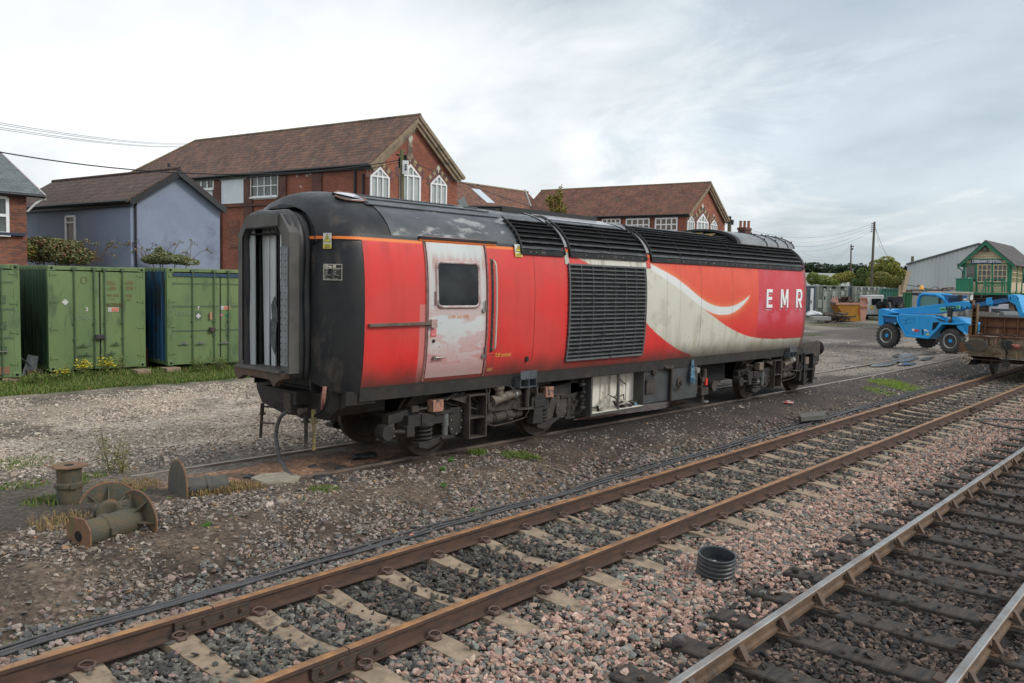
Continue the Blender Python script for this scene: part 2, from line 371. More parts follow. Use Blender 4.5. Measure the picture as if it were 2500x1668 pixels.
hs = t_.nodes.new('ShaderNodeSeparateXYZ'); t_.links.new(vor.outputs['Color'], hs.inputs[0])
mr = t_.nodes.new('ShaderNodeMapRange'); t_.links.new(hs.outputs[0], mr.inputs[0]); mr.inputs[1].default_value = 0; mr.inputs[2].default_value = 1; mr.inputs[3].default_value = .55; mr.inputs[4].default_value = 1.5
mm = t_.nodes.new('ShaderNodeVectorMath'); mm.operation = 'SCALE'; src = bN.inputs['Base Color'].links[0].from_socket
t_.links.new(src, mm.inputs[0]); t_.links.new(mr.outputs[0], mm.inputs['Scale']); t_.links.new(mm.outputs[0], bN.inputs['Base Color'])
big_mesh('ground', np.stack([x_, y_, zg], 1), grid_faces(len(xs), len(ys)), gm, gc, smooth=True, kind='structure')
def stones(P, size, col, name, label, cat, flat=.7, seed=1, sub=0, m=None):
    rg = np.random.default_rng(seed); iv, jf = ICO[sub]; n = len(P); K = len(iv)
    protos = []
    for k in range(14):
        q = iv * (1 + (rg.random(len(iv)) - .5)[:, None] * .85) * (1 + (rg.random(3) - .5) * 1.1)
        protos.append(q)
    protos = np.array(protos); q = protos[rg.integers(0, 14, n)]
    a, b, c_ = rg.random(n) * 6.28, (rg.random(n) - .5) * 1.1, (rg.random(n) - .5) * 1.1
    ca, sa, cb, sb, cc, sc = np.cos(a), np.sin(a), np.cos(b), np.sin(b), np.cos(c_), np.sin(c_)
    z0 = np.zeros(n); o1 = np.ones(n)
    Rz = np.stack([np.stack([ca, -sa, z0], 1), np.stack([sa, ca, z0], 1), np.stack([z0, z0, o1], 1)], 1)
    Ry = np.stack([np.stack([cb, z0, sb], 1), np.stack([z0, o1, z0], 1), np.stack([-sb, z0, cb], 1)], 1)
    Rx = np.stack([np.stack([o1, z0, z0], 1), np.stack([z0, cc, -sc], 1), np.stack([z0, sc, cc], 1)], 1)
    M_ = Ry @ Rx @ Rz; q = q * np.array([1, 1, flat]); V = np.einsum('nij,nkj->nki', M_, q) * size[:, None, None] + P[:, None, :]
    F = (jf[None] + (np.arange(n) * K)[:, None, None]).reshape(-1, 3)
    cols = np.repeat(col, K, 0)
    return big_mesh(name, V.reshape(-1, 3), F, m or mat('stone', (1, 1, 1), c2=(.72, .70, .68), attr='col', rough=.88, scale=60, w=.1), cols, kind='stuff', label=label, cat=cat)
def visible(P, mx=180, my=150):
    d = P - C0; z = d @ WW; u = CX + FPX * (d @ RR) / z; v = CY - FPX * (d @ UU) / z
    return (z > .3) & (u > -mx) & (u < 2500 + mx) & (v < 1668 + my)
def pal(n, rg, pcs):
    cs = np.array([p[:3] for p in pcs]); w = np.array([p[3] for p in pcs], float); w /= w.sum()
    k = rg.choice(len(pcs), n, p=w); return cs[k] * (.75 + .5 * rg.random((n, 1))) * (1 + (rg.random((n, 3)) - .5) * .08)
PINK = [(.46, .29, .23, 5), (.36, .23, .185, 3), (.24, .225, .195, 3), (.17, .18, .165, 2), (.52, .38, .31, 2), (.11, .11, .105, 1)]
GREY = [(.15, .145, .125, 4), (.085, .08, .073, 4), (.22, .205, .175, 2), (.30, .20, .16, 1.5), (.05, .05, .05, 2)]
DARK = [(.075, .058, .048, 4), (.036, .032, .031, 4), (.13, .09, .07, 2), (.20, .14, .11, 1)]
SHOUL = [(.26, .19, .165, 3), (.16, .16, .148, 3), (.11, .115, .112, 2), (.32, .26, .23, 1.5)]
rg = np.random.default_rng(5); Ps = []; 
for (a0, a1, dens) in ((1.0, 12, 1150), (12, 20, 760), (20, 32, 420), (32, 60, 170)):
    n = int((a1 - a0) * 8.5 * dens); a = rg.uniform(a0, a1, n); nn = rg.uniform(-.8, 7.7, n)
    keep = (nn < 6.9) | (rg.random(n) < .35 * (1 - (nn - 6.9) / .8))
    P = AD[None] * a[:, None] + AN[None] * (nn + far_curve(a))[:, None]; keep &= visible(P); Ps.append((P[keep], a[keep], nn[keep]))
P = np.concatenate([p[0] for p in Ps]); a = np.concatenate([p[1] for p in Ps]); nn = np.concatenate([p[2] for p in Ps])
sz = .013 + .024 * rg.random(len(P)) ** 1.4 * (1 + .25 * sstep(20, 40, a))
gz = gheight(P[:, 0], P[:, 1])
lay = rg.random(len(P)) * .035
P[:, 2] = gz + lay - .004
col = pal(len(P), rg, PINK)
zone = np.where((nn > A2 + .02) & (nn < A1), 1, np.where(nn < B1 + .35 * (fbm(a * 1.5, nn, 8)), 2, np.where(nn > A1, 3, 0)))
edge = (nn < A2 + .02) & (nn > A2 - .45) & (rg.random(len(P)) < .65); edge2 = (nn > B1) & (nn < B1 + .9) & (rg.random(len(P)) < (1 - (nn - B1) / .9) * .75)
col[zone == 1] = pal((zone == 1).sum(), rg, GREY); col[zone == 2] = pal((zone == 2).sum(), rg, DARK); col[zone == 3] = pal((zone == 3).sum(), rg, SHOUL)
col[edge] = pal(edge.sum(), rg, GREY); col[edge2] = pal(edge2.sum(), rg, DARK)
drk = (zone == 1) * sstep(.5, .62, fbm(a * .35, nn * .5, 91)); col *= (1 - .45 * drk)[:, None]
SLA = [2.416 + .7085 * k for k in range(-4, 88)]; SLB = [5.96 + .785 * k for k in range(-6, 60)]
SLA = [v for v in SLA if v < 62]; SLB = [v for v in SLB if v < 45]
def near_sl(a, sl, hw):
    sl = np.array(sl); i = np.clip(np.searchsorted(sl, a), 1, len(sl) - 1)
    return np.minimum(np.abs(a - sl[i]), np.abs(a - sl[i - 1])) < hw
onA = near_sl(a, SLA, .125) & (nn > A2 - .53) & (nn < A1 + .53); onB = near_sl(a, SLB, .125) & (nn > B2 - .5) & (nn < B1 + .56)
rail = np.zeros(len(P), bool)
for r_ in (A1, A2, B1, B2): rail |= np.abs(nn - r_) < .085
drop = (onA & (rg.random(len(P)) > .02 + .08 * np.exp(-((nn - 5.56) / .4) ** 2))) | (onB & (rg.random(len(P)) > .05)) | rail
lift = (onA | onB) & ~drop; P[lift, 2] = np.where(onA[lift], -.212 - .04 * np.exp(-((nn[lift] - 5.56) / .3) ** 2), -.232) + .008
k = ~drop; stones(P[k], sz[k], col[k], 'ballast', 'pink and grey crushed stone ballast between and around the running rails', 'ballast', seed=3)
Pl = []
def scatter(n, x0, x1, y0, y1, f, smin, smax, pals, seed):
    rg = np.random.default_rng(seed); x = rg.uniform(x0, x1, n); y = rg.uniform(y0, y1, n); keep = rg.random(n) < f(x, y)
    x, y = x[keep], y[keep]; P = np.stack([x, y, gheight(x, y)], 1); v = visible(P, 60, 60); P = P[v]
    s = rg.uniform(smin, smax, len(P)) * (1 + .8 * (rg.random(len(P)) > .96)); P[:, 2] += s * .25
    Pl.append((P, s, pal(len(P), rg, pals)))
SOILP = [(.30, .245, .205, 3), (.20, .17, .145, 3), (.38, .33, .28, 1.6), (.12, .11, .10, 2), (.36, .22, .12, .3)]
YARDP = [(.58, .50, .41, 4), (.46, .39, .315, 3), (.28, .225, .17, 1.5), (.68, .62, .53, 1)]
def fsoil(x, y):
    a, n = an(x, y); return sstep(6.85, 7.0, n) * (1 - sstep(8.2, 10.4, y)) * (.15 + .95 * sstep(.45, .64, fbm(x * 1.3, y * 1.3, 14))) * (1 - .75 * sstep(8.5, 12, x) * sstep(7.6, 8.8, y))
scatter(52000, .8, 16, 6.8, 10.8, fsoil, .007, .021, SOILP, 31)
scatter(16000, 16, 34, 7, 10, lambda x, y: fsoil(x, y) * .8, .009, .02, SOILP, 32)
scatter(62000, 1, 12, 11.0, 20.0, lambda x, y: sstep(11.2, 12.4, y) * (.2 + .8 * sstep(.40, .55, fbm(x * .8, y * .8, 3))) * (1 - .3 * sstep(15, 20, y)), .008, .020, YARDP, 33)
scatter(14000, .8, 9, 8.5, 13, lambda x, y: .7 * (1 - sstep(5, 9, x)), .008, .024, SOILP, 34)
scatter(14000, 16, 44, 9, 24, lambda x, y: .55 + 0 * x, .011, .026, YARDP[1:3] + SOILP[1:2], 35)
P = np.concatenate([p[0] for p in Pl]); s = np.concatenate([p[1] for p in Pl]); c_ = np.concatenate([p[2] for p in Pl])
gk = ~((np.abs(P[:, 1] - YC) < 1.0) & (P[:, 0] > 2) & (P[:, 0] < 24)); stones(P[gk], s[gk], c_[gk], 'gravel', 'pale loose gravel scattered over the dirt of the yard', 'gravel', flat=.6, seed=9)
RUST = mat('rail_rust', (.095, .050, .033), (.055, .034, .026), c3=(.035, .028, .027), rough=.75, scale=5, s3=1.3, t3=.56, stretch=(1, 1, 3), bump=.002, bscale=60, rvar=.1)
RTOP = mat('rail_rust_head', (.36, .175, .06), (.17, .09, .05), rough=.5, scale=6, stretch=(1, 1, 1), rvar=.1, bump=.001, bscale=90)
RPOL = mat('rail_polished_head', (.40, .39, .375), (.28, .24, .21), rough=.30, metal=.8, scale=3, rvar=.08)
RB = mat('rail_brown_web', (.17, .105, .060), (.10, .065, .042), c3=(.05, .036, .03), rough=.7, scale=6, bump=.002, bscale=60)
PROF = [(-.070, -.159), (.070, -.159), (.070, -.148), (.012, -.130), (.009, -.045), (.035, -.036), (.035, -.006), (.027, 0), (-.027, 0), (-.035, -.006), (-.035, -.036), (-.009, -.045), (-.012, -.130), (-.070, -.148)]
PBUL = [(-.035, -.145), (.035, -.145), (.035, -.112), (.010, -.100), (.010, -.045), (.035, -.036), (.035, -.008), (.027, 0), (-.027, 0), (-.035, -.008), (-.035, -.036), (-.010, -.045), (-.010, -.100), (-.035, -.112)]
def sweep_rail(name, path, nrm, z, prof, mats, label, parent=None):
    mb = MB(); k = len(prof); path = [arr(p) for p in path]
    vs = [];
    for i, p in enumerate(path):
        t = path[min(i + 1, len(path) - 1)] - path[max(i - 1, 0)]; t = t / np.linalg.norm(t); nv = np.array([-t[1], t[0], 0])
        vs += [p + nv * u + Z * (z + v) for u, v in prof]
    fs = []; ms = []
    for i in range(len(path) - 1):
        for j in range(k):
            fs.append((i * k + j, (i + 1) * k + j, (i + 1) * k + (j + 1) % k, i * k + (j + 1) % k)); ms.append(1 if j in (5, 6, 7, 8) else 0)
    fs += [tuple(range(k)), tuple(range((len(path) - 1) * k, len(path) * k))[::-1]]; ms += [0, 0]
    mb.add(vs, fs); mb.m = ms
    return mb.build(name, mats, None, label=label, cat='rail', group='rails of the running lines')
def track_path(n0, a0=-3, a1=110):
    aa = list(np.arange(a0, 30, 3)) + list(np.arange(30, a1, 4)); return [T(q, n0 + float(far_curve(q))) for q in aa]
RA = {}
RA['A1'] = sweep_rail('rail', track_path(A1), None, ZA, PROF, [RUST, RTOP], 'rusty orange rail on concrete sleepers, the one nearer the locomotive')
RA['A2'] = sweep_rail('rail', track_path(A2), None, ZA, PROF, [RUST, RTOP], 'rusty orange rail on concrete sleepers, the one nearer the black pot')
RA['B1'] = sweep_rail('rail', track_path(B1), None, ZB, PBUL, [RB, RPOL], 'shiny topped rail on timber sleepers, nearer the black pot')
RA['B2'] = sweep_rail('rail', track_path(B2), None, ZB, PBUL, [RB, RPOL], 'shiny topped rail in the bottom right corner of the view')
FPD = mat('fishplate_steel', (.05, .038, .032), (.085, .058, .042), rough=.65, scale=12, bump=.002, bscale=70)
def rail_frame(px, py, n0):
    dd = ray(px, py); t = (n0 - C0 @ AN) / (dd @ AN); return (C0 + dd * t) @ AD
def fishplate(rl, a0, n0, L=.66, nb=4):
    mb = MB(); c = T(a0, n0 - .027 + float(far_curve(a0)), ZA - .085); mb.obox(c, AD * L / 2, AN * .013, Z * .042); mb.obox(c - AN * .006 + Z * -.045, AD * L / 2, AN * .03, Z * .010); mb.obox(c - AN * .004 + Z * .038, AD * L / 2, AN * .02, Z * .006)
    o = mb.build('fishplate', FPD, rl)
    for i in range(nb):
        q = c + AD * ((i - (nb - 1) / 2) * L / nb) - AN * .012; b = MB(); b.cyl(q, q - AN * .022, .021, n=6); b.cyl(q - AN * .02, q - AN * .042, .012, n=8); b.build('bolt', RUST, o)
    g = MB(); g.obox(T(a0, n0 + float(far_curve(a0)), ZA - .012), AD * .004, AN * .0362, Z * .0135); g.build('rail_joint', mat('joint_black', (.01, .01, .01), rough=.9), rl)
fishplate(RA['A1'], rail_frame(515, 1505, A1), A1); fishplate(RA['A2'], rail_frame(845, 1630, A2), A2)
fishplate(RA['A1'], rail_frame(2200, 985, A1), A1, .42); fishplate(RA['A2'], rail_frame(2372, 998, A2), A2, .42)
CONC = mat('sleeper_concrete', (.34, .26, .18), (.22, .165, .115), c3=(.11, .085, .065), rough=.92, scale=5, s3=2.6, t3=.52, bump=.004, bscale=120)
TIMB = mat('sleeper_timber', (.034, .029, .026), (.068, .053, .041), c3=(.022, .02, .019), rough=.82, scale=6, s3=3, t3=.5, stretch=(.9, 6, 6), bump=.006, bscale=16)
CLIP = mat('clip_steel', (.13, .075, .055), (.07, .05, .045), rough=.6, scale=30)
CHR = mat('chair_iron', (.075, .058, .048), (.13, .075, .045), c3=(.20, .09, .04), rough=.7, scale=14, s3=9, t3=.62)
def conc_sleeper(a0):
    c = A1 / 2 + A2 / 2; t = thing('concrete_sleeper', 'weathered concrete sleeper with two spring clips, one of the row under the rusty rails', 'sleeper', T(a0, c, -.33), 'concrete sleepers under the rusty rails')
    ns = [-1.27, -1.262, -.95, -.62, -.35, 0, .35, .62, .95, 1.262, 1.27]; zt = [-.268, -.246, -.222, -.210, -.238, -.256, -.238, -.210, -.222, -.246, -.268]; hw = [.118, .125, .13, .13, .115, .10, .115, .13, .13, .125, .118]
    mb = MB(); vs = []
    for i, q in enumerate(ns):
        for s_, dz, e in ((-1, -.22, .015), (-1, 0, 0), (1, 0, 0), (1, -.22, .015)):
            hh = hw[i] + e - (.012 if dz == 0 else 0); vs.append(T(a0 + s_ * hh, c + q, zt[i] + dz))
    fs = [];
    for i in range(len(ns) - 1):
        for j in range(3): fs.append((i * 4 + j, i * 4 + j + 1, (i + 1) * 4 + j + 1, (i + 1) * 4 + j))
    fs += [(0, 3, 2, 1), tuple(len(vs) - 4 + k for k in range(4))]
    mb.add(vs, fs); mb.build('sleeper_block', CONC, t)
    for n0 in (A1, A2):
        b = MB(); q = lambda u, v, w: T(a0 + u, n0 - v, ZA - .159 + w)
        pts = [q(-.055, .085, .012), q(-.02, .115, .016), q(.035, .118, .022), q(.06, .095, .03), (q(.045, .062, .042)), q(.0, .052, .052), q(-.045, .060, .046), q(-.062, .085, .040), q(-.045, .108, .03), q(-.01, .10, .02)]
        b.tube(pts, .0095, 8); b.obox(q(0, .105, .005), AD * .035, AN * .03, Z * .012); b.obox(q(0, .06, .006), AD * .05, AN * .018, Z * .006); b.build('rail_clip', CLIP, t, smooth=True)
    return t
def timber_sleeper(a0, chairs=True):
    c = (B1 + B2) / 2; t = thing('timber_sleeper', 'dark cracked timber sleeper, one of the row under the shiny rails', 'sleeper', T(a0, c, -.38), 'timber sleepers under the shiny rails')
    mb = MB(); top = -.242; L = 1.29; vs = []
    for i, q in enumerate(np.linspace(-L, L, 9)):
        j = .006 * math.sin(i * 2.3)
        for s_, dz in ((-1, -.14), (-1, -.012), (-.9, 0), (.9, 0), (1, -.012), (1, -.14)): vs.append(T(a0 + s_ * .125 + j, c + q, top + dz + .004 * math.sin(i * 1.7 + s_)))
    fs = [(i * 6 + j, i * 6 + j + 1, (i + 1) * 6 + j + 1, (i + 1) * 6 + j) for i in range(8) for j in range(5)] + [(0, 5, 4, 3, 2, 1), tuple(48 + k for k in range(6))]
    mb.add(vs, fs); mb.build('timber', TIMB, t)
    for n0 in (B1, B2):
        b = MB(); q = lambda u, v, w: T(a0 + u, n0 - v, top + w)
        b.prism([(-.19, -.07), (-.14, -.105), (.14, -.105), (.20, -.06), (.20, .06), (.14, .105), (-.14, .105), (-.19, .07)], T(a0, n0, top - .002), -AN, AD, Z * .022)
        b.obox(q(0, 0, .022), AD * .07, AN * .06, Z * .012)
        for sg in (-1, 1): b.prism([(.035 * sg, .02), (.115 * sg, .02), (.085 * sg, .07), (.052 * sg, .125), (.036 * sg, .13)], T(a0 - .035, n0, top), -AN, Z, AD * .07)
        ch = b.build('rail_chair', CHR, t)
        for u, v in ((-.05, .15), (.055, .15)):
            k_ = MB(); k_.cyl(q(u, v, .02), q(u, v, .035), .026, n=10); k_.cyl(q(u, v, .03), q(u, v, .062), .015, n=6); k_.build('bolt', CLIP, ch)
    return t
pa = conc_sleeper(SLA[0]); pb = timber_sleeper(SLB[0])
for q in SLA[1:]:
    if 26 < q < 1e9 or True:
        copy_tree(pa, T(q, float(far_curve(q))) - T(SLA[0], 0))
for q in SLB[1:]: copy_tree(pb, T(q, float(far_curve(q))) - T(SLB[0], 0))
LRU = mat('yard_rail', (.11, .085, .07), (.20, .15, .115), c3=(.06, .045, .04), rough=.5, metal=.2, scale=5, s3=.8, t3=.5)
def lpath(off):
    pts = []
    for x in list(np.arange(-6, 20, 2.0)) + list(np.arange(20, 90, 3.0)):
        y = YC + off + .0028 * max(0, min(x, 38) - 24) ** 2 + .078 * max(0, x - 38)
        pts.append((x, y, 0))
    return pts
for off, lb in ((-.7525, 'worn rail half sunk in the yard, on the near side of the locomotive'), (.7525, 'worn rail half sunk in the yard, on the far side of the locomotive')):
    o = sweep_rail('rail', lpath(off), None, 0.0, PROF, [LRU, mat('yard_rail_head', (.34, .29, .25), (.22, .17, .14), rough=.35, metal=.5, scale=4, rvar=.08)], lb)
    o['group'] = 'rails of the yard road'
CAB = mat('cable_black', (.035, .037, .042), (.07, .07, .075), rough=.55, scale=9)
def cable(ofs, amp, seed, r, lb):
    rg = np.random.default_rng(seed); pts = []
    for a_ in np.arange(-1, 34, .22):
        n_ = 6.88 + ofs + amp * (fbm(a_ * .45, seed, 2, 3) - .5) * 2 - .16 * sstep(-1, 1.5, 2 - a_); p = T(a_, float(n_)); pts.append((p[0], p[1], float(gheight(p[0], p[1])) + .03 + r + .02 * float(fbm(a_, 4, seed))))
    mb = MB(); mb.tube(pts, r, 6); mb.build('cable', CAB, None, smooth=True, label=lb, cat='cable', group='cables along the rusty track')
cable(0, .05, 3, .017, 'thick black cable lying along the rusty track, nearest the rail'); cable(.07, .06, 9, .013, 'black cable running beside the rusty track, in the middle of three'); cable(.13, .09, 17, .012, 'thin black cable beside the rusty track, farthest from the rail')
def LP(s, yo, z): return np.array([S0 + s, YC + yo, z])
ZP = np.array([1.12, 1.17, 1.35, 1.7, 2.1, 2.5, 2.85, 3.1, 3.30]); WP = np.array([1.255, 1.265, 1.31, 1.355, 1.372, 1.368, 1.35, 1.315, 1.262])
_wp = np.polyfit(ZP, WP, 4)
WP = np.polyval(_wp, ZP)
def wz(z): return np.polyval(_wp, z)
RP = [(3.30, float(WP[-1])), (3.38, 1.225), (3.46, 1.17), (3.55, 1.09), (3.64, .98), (3.72, .85), (3.80, .69), (3.87, .50), (3.92, .29), (3.945, .10), (3.95, 0)]
def side(px, py):
    y = YC - 1.36
    for _ in range(3):
        p = on(px, py, 1, y); y = YC - float(wz(p[2]))
    return p[0] - S0, p[2]
def z7(x, y): return side(1200 + x / 2.7647, 500 + y / 2.7647)
def z6(x, y): return side(560 + x / 2.2729, 440 + y / 2.2729)
loco = thing('locomotive', 'red, white and black diesel locomotive body without its cab, on the yard road', 'locomotive', LP(6, 0, 0))
SE = -2.03; S1 = 12.15
def curve(pts):
    q = np.array([z7(*p) for p in pts]); q = q[np.argsort(q[:, 0])]; return lambda s: np.interp(s, q[:, 0], q[:, 1], left=q[0, 1], right=q[-1, 1]), q[0, 0], q[-1, 0]
c_wl, wl0, wl1 = curve([(1035, 780), (1060, 815), (1095, 850), (1130, 882), (1170, 915), (1210, 945), (1250, 972), (1300, 997), (1345, 1012)])
c_top, tp0, tp1 = curve([(1037, 385), (1060, 392), (1100, 412), (1150, 440), (1200, 467), (1250, 497), (1290, 527), (1330, 560), (1365, 591), (1400, 620), (1435, 646), (1470, 666), (1510, 682), (1550, 690), (1590, 690), (1620, 685), (1650, 676), (1680, 660), (1710, 640), (1745, 610)])
c_bb, bb0, bb1 = curve([(1415, 688), (1440, 706), (1470, 722), (1500, 735), (1535, 743), (1570, 744), (1605, 739), (1640, 724), (1670, 704), (1700, 676), (1725, 645), (1745, 610)])
c_cr, cr0, cr1 = curve([(1415, 688), (1450, 718), (1500, 756), (1540, 786), (1580, 815), (1620, 839), (1660, 860), (1700, 877), (1740, 890), (1780, 898), (1820, 903), (1900, 907), (2000, 903), (2115, 895)])
c_bl, bl0, bl1 = curve([(1040, 418), (1100, 455), (1150, 487), (1200, 520), (1280, 578), (1350, 634), (1415, 688)])
sG0, _ = z7(522, 600); sG1, _ = z7(1037, 600); zG0 = z7(700, 1035)[1]; zG1 = z7(700, 412)[1]
wA = z7(573, 355); wB = z7(670, 405)
sPl = z7(1803, 650)[0]; sDL, sDR = z6(1103, 700)[0], z6(1425, 700)[0]
zD0 = z6(1250, 1085)[1]; zD1 = z6(1250, 352)[1]
RED = np.array((.70, .036, .032)); ORG = np.array((.74, .08, .03)); CRM = np.array((.60, .60, .51)); WHT = np.array((.70, .72, .71)); PLM = np.array((.57, .024, .042)); BLK = np.array((.016, .019, .023))
def livery(s, z):
    f1 = fbm(s * 1.3, z * 1.3, 3, 5); f2 = fbm(s * 5, z * 5, 8, 4); vs = fbm(s * 9, z * .8, 12, 4)
    c = mixc(RED, RED * np.array((.90, 1.5, 1.45)), sstep(.35, .7, f1)); c = mixc(c, c * .78, .22 * sstep(.55, .75, vs) + .35 * sstep(.6, .75, fbm(s * 2.5, z * .6, 31)))
    c = mixc(c, ORG, sstep(sG1, sG1 + 1.0, s) * sstep(1.6, 2.6, z) * .85)
    d = z - c_top(s); g = np.where((s > sG1) & (s < tp1 + .25) & (d > 0), np.exp(-d / .06), 0) * .42 * (1 - sstep(tp1 - .5, tp1 + .1, s))
    c = mixc(c, (.80, .42, .16), g)
    d2 = c_bb(s) - z; g2 = np.where((s > bb0) & (s < bb1) & (d2 > 0) & (z > c_cr(s)), np.exp(-d2 / .06), 0) * .5; c = mixc(c, (.80, .42, .16), g2)
    cream = ((s > sG1 - .02) & (s < bb0 + .02) & (z < c_top(s)) & (z > np.where(s < wl1, c_wl(s), 0))) | ((s >= bb0) & (z < c_cr(s)) & (z > np.where(s < wl1, c_wl(s), 0)))
    cdirt = sstep(.5, .62, vs) * .35 * sstep(2.3, 1.3, z) + .25 * sstep(.55, .7, fbm(s * 3, z * 3, 90))
    crm = mixc(CRM, (.30, .25, .15), cdirt); c = np.where(cream[..., None], crm, c)
    lo = np.where(s < bb0, c_bl(s), c_bb(s)); fade = sstep(.3, 1.0, s - sG1 + .4)
    band = (s > sG1) & (s < bb1) & (z < c_top(s)) & (z > lo); c = np.where(band[..., None], mixc(c, WHT, np.where(band, .45 + .55 * fade, 0)), c)
    zt = wA[1] + (s - wA[0]) * (wB[1] - wA[1]) / (wB[0] - wA[0]); wd = (s > wA[0]) & (s <= sG1 + .01) & (z > zt) ; c = np.where(wd[..., None], mixc(CRM, (.3, .28, .2), .5 * sstep(.5, .6, vs)), c)
    pl = (s > sPl) & (z > c_cr(s)); ghost = sstep(.5, .62, fbm(s * 2.2, z * 4, 55, 5)) * np.exp(-((z - 2.15) / .28) ** 2)
    pc = mixc(PLM, (.60, .10, .14), np.clip(ghost * .8 + .25 * sstep(.45, .7, fbm(s * 1.5, z * 1.5, 77)), 0, 1)); pc = mixc(pc, (.50, .028, .035), sstep(1.95, 1.62, z))
    c = np.where(pl[..., None], pc, c)
    fd = (s > sDL - .16) & (s < sDL) & (z < 2.35); c = np.where(fd[..., None], mixc(c, (.55, .22, .20), .75), c)
    c = np.where((s < -1.60)[..., None], mixc(BLK, (.055, .045, .036), sstep(.45, .62, vs) * .9), c)
    for sj, w_, d_ in ((z7(292, 500)[0], .008, .85), (z7(1185, 500)[0], .004, .5), (z7(1275, 500)[0], .004, .45), (z7(1417, 500)[0], .007, .8), (z7(1628, 500)[0], .006, .6), (z7(1460, 500)[0], .003, .3)):
        j = (np.abs(s - sj) < w_) & (z > 1.4); c = np.where(j[..., None], c * (1 - d_ * .8), c)
    c = np.where(((s > 12.02))[..., None], mixc(c, (.20, .06, .05), .75), c)
    low = sstep(1.62, 1.18, z + .10 * (f2 - .5) + .12 * (vs - .5)); c = mixc(c, (.055, .043, .035), low * .85)
    c = mixc(c, c * .45, (.35 * sstep(.55, .72, vs) * sstep(2.9, 3.2, z)))
    c = mixc(c, (.045, .038, .034), sstep(1.235, 1.20, z))
    c = mixc(c, (.05, .03, .025), .85 * (fbm(s * 60, z * 60, 5, 2) > .90) * (z < 2.0))
    ol = (z > 3.245) & (s < z7(188, 300)[0] + .02); c = np.where(ol[..., None], BLK, c); oo = (z > 3.212) & (z <= 3.25) & (s < z7(188, 300)[0] + .02); c = np.where(oo[..., None], np.array((.80, .20, .03)), c)
    return c
LIV = mat('loco_paint', (1, 1, 1), c2=(.94, .93, .93), attr='col', rough=.42, scale=2.2, rvar=.10, spec=.45, bump=.0012, bscale=3)
BLKP = mat('loco_black', (.011, .013, .017), (.024, .024, .025), c3=(.060, .052, .045), spec=.35, rough=.5, scale=2.5, s3=1.8, t3=.54, stretch=(1, 1, .5), bump=.002, bscale=12, rvar=.12)
SOOT = mat('underframe_grime', (.017, .015, .014), (.032, .028, .025), c3=(.06, .047, .037), rough=.75, scale=5, s3=3, t3=.60, bump=.004, bscale=40)
SOOT2 = mat('underframe_brown', (.034, .028, .024), (.066, .053, .042), c3=(.02, .018, .017), rough=.78, scale=6, s3=4, t3=.55, bump=.004, bscale=40)
INK = mat('deep_black', (.006, .006, .007), rough=.9)
def body_side(sg, s0, s1, ds, dz, nm):
    ss = np.arange(s0, s1 + ds * .5, ds); ss = np.minimum(ss, s1); zz = np.linspace(1.17, 3.30, int(2.13 / dz)); A, B_ = np.meshgrid(ss, zz, indexing='ij')
    w = wz(B_); V = np.stack([S0 + A, YC - sg * w, B_], -1).reshape(-1, 3); cols = livery(A, B_).reshape(-1, 3)
    F = grid_faces(len(ss), len(zz)); F = F if sg > 0 else F[:, ::-1]
    return big_mesh(nm, V, F, LIV, cols, smooth=True, parent=loco)
bs = body_side(1, -1.6, S1, .014, .014, 'body_side'); bs['label'] = 'red side panel with a white swoosh and a plum end'
body_side(-1, -1.6, S1, .1, .05, 'body_side')
ROOFM = mat('loco_roof', (.042, .050, .058), (.075, .085, .096), c3=(.27, .275, .275), rough=.44, scale=2.5, s3=2.0, t3=.565, w3=.08, stretch=(.7, 1.6, 1.6), bump=.002, bscale=14, rvar=.14)
def roofpt(k): return RP[k]
NR = len(RP)
full = [(z, -w) for z, w in RP] + [(z, w) for z, w in RP[::-1][1:]]
ssr = [-1.08, -.9, 2, 5, 8, 12.15]
mb = MB(); vs = [LP(s, w, z) for s in ssr for z, w in full]; k = len(full)
mb.add(vs, [(i * k + j, (i + 1) * k + j, (i + 1) * k + j + 1, i * k + j + 1) for i in range(len(ssr) - 1) for j in range(k - 1)])
roof = mb.build('roof', ROOFM, loco, smooth=True)
for yo in (-.80, -.55, -.28, 0.0, .28, .55, .80):         # pressed ribs along the first roof section
    z = np.interp(abs(yo), [w for z_, w in RP[::-1]], [z_ for z_, w in RP[::-1]]); rb = MB(); rb.obox(LP(.15, yo, z + .004), X * 1.35, Y * .035, Z * .010); rb.build('roof_rib', ROOFM, roof, bevel=.006)
sec = [(z, -w) for z, w in zip(ZP, WP)] + full[1:] + [(z, w) for z, w in zip(ZP[::-1], WP[::-1])][1:]
sec = np.array(sec); nrm = np.zeros_like(sec)
for i in range(len(sec)):
    a_, b_ = sec[max(i - 1, 0)], sec[min(i + 1, len(sec) - 1)]; t_ = b_ - a_; n_ = np.array([-t_[1], t_[0]]) * -1; n_ /= np.linalg.norm(n_); nrm[i] = n_ if np.dot(n_, np.array([2.3, 0]) - sec[i]) > 0 else -n_
Rr = .58 - .34 * sstep(3.15, 3.85, sec[:, 0]); rings = []; 
Le = .44 + .30 * sstep(3.25, 3.85, sec[:, 0])
for e in np.linspace(0, 1, 9):
    u = 1 - e; ins = Rr * (1 - np.sqrt(max(0, 1 - u * u))); q = sec + nrm * ins[:, None]; s_ = SE + e * Le * 1.0
    rings.append(np.stack([S0 + s_, YC + q[:, 1], q[:, 0]], 1))
mb = MB(); kk = len(sec); vv = np.concatenate(rings + [np.stack([np.full(kk, S0 - 1.55), YC + sec[:, 1], sec[:, 0]], 1)]) ; nr = len(rings) + 1
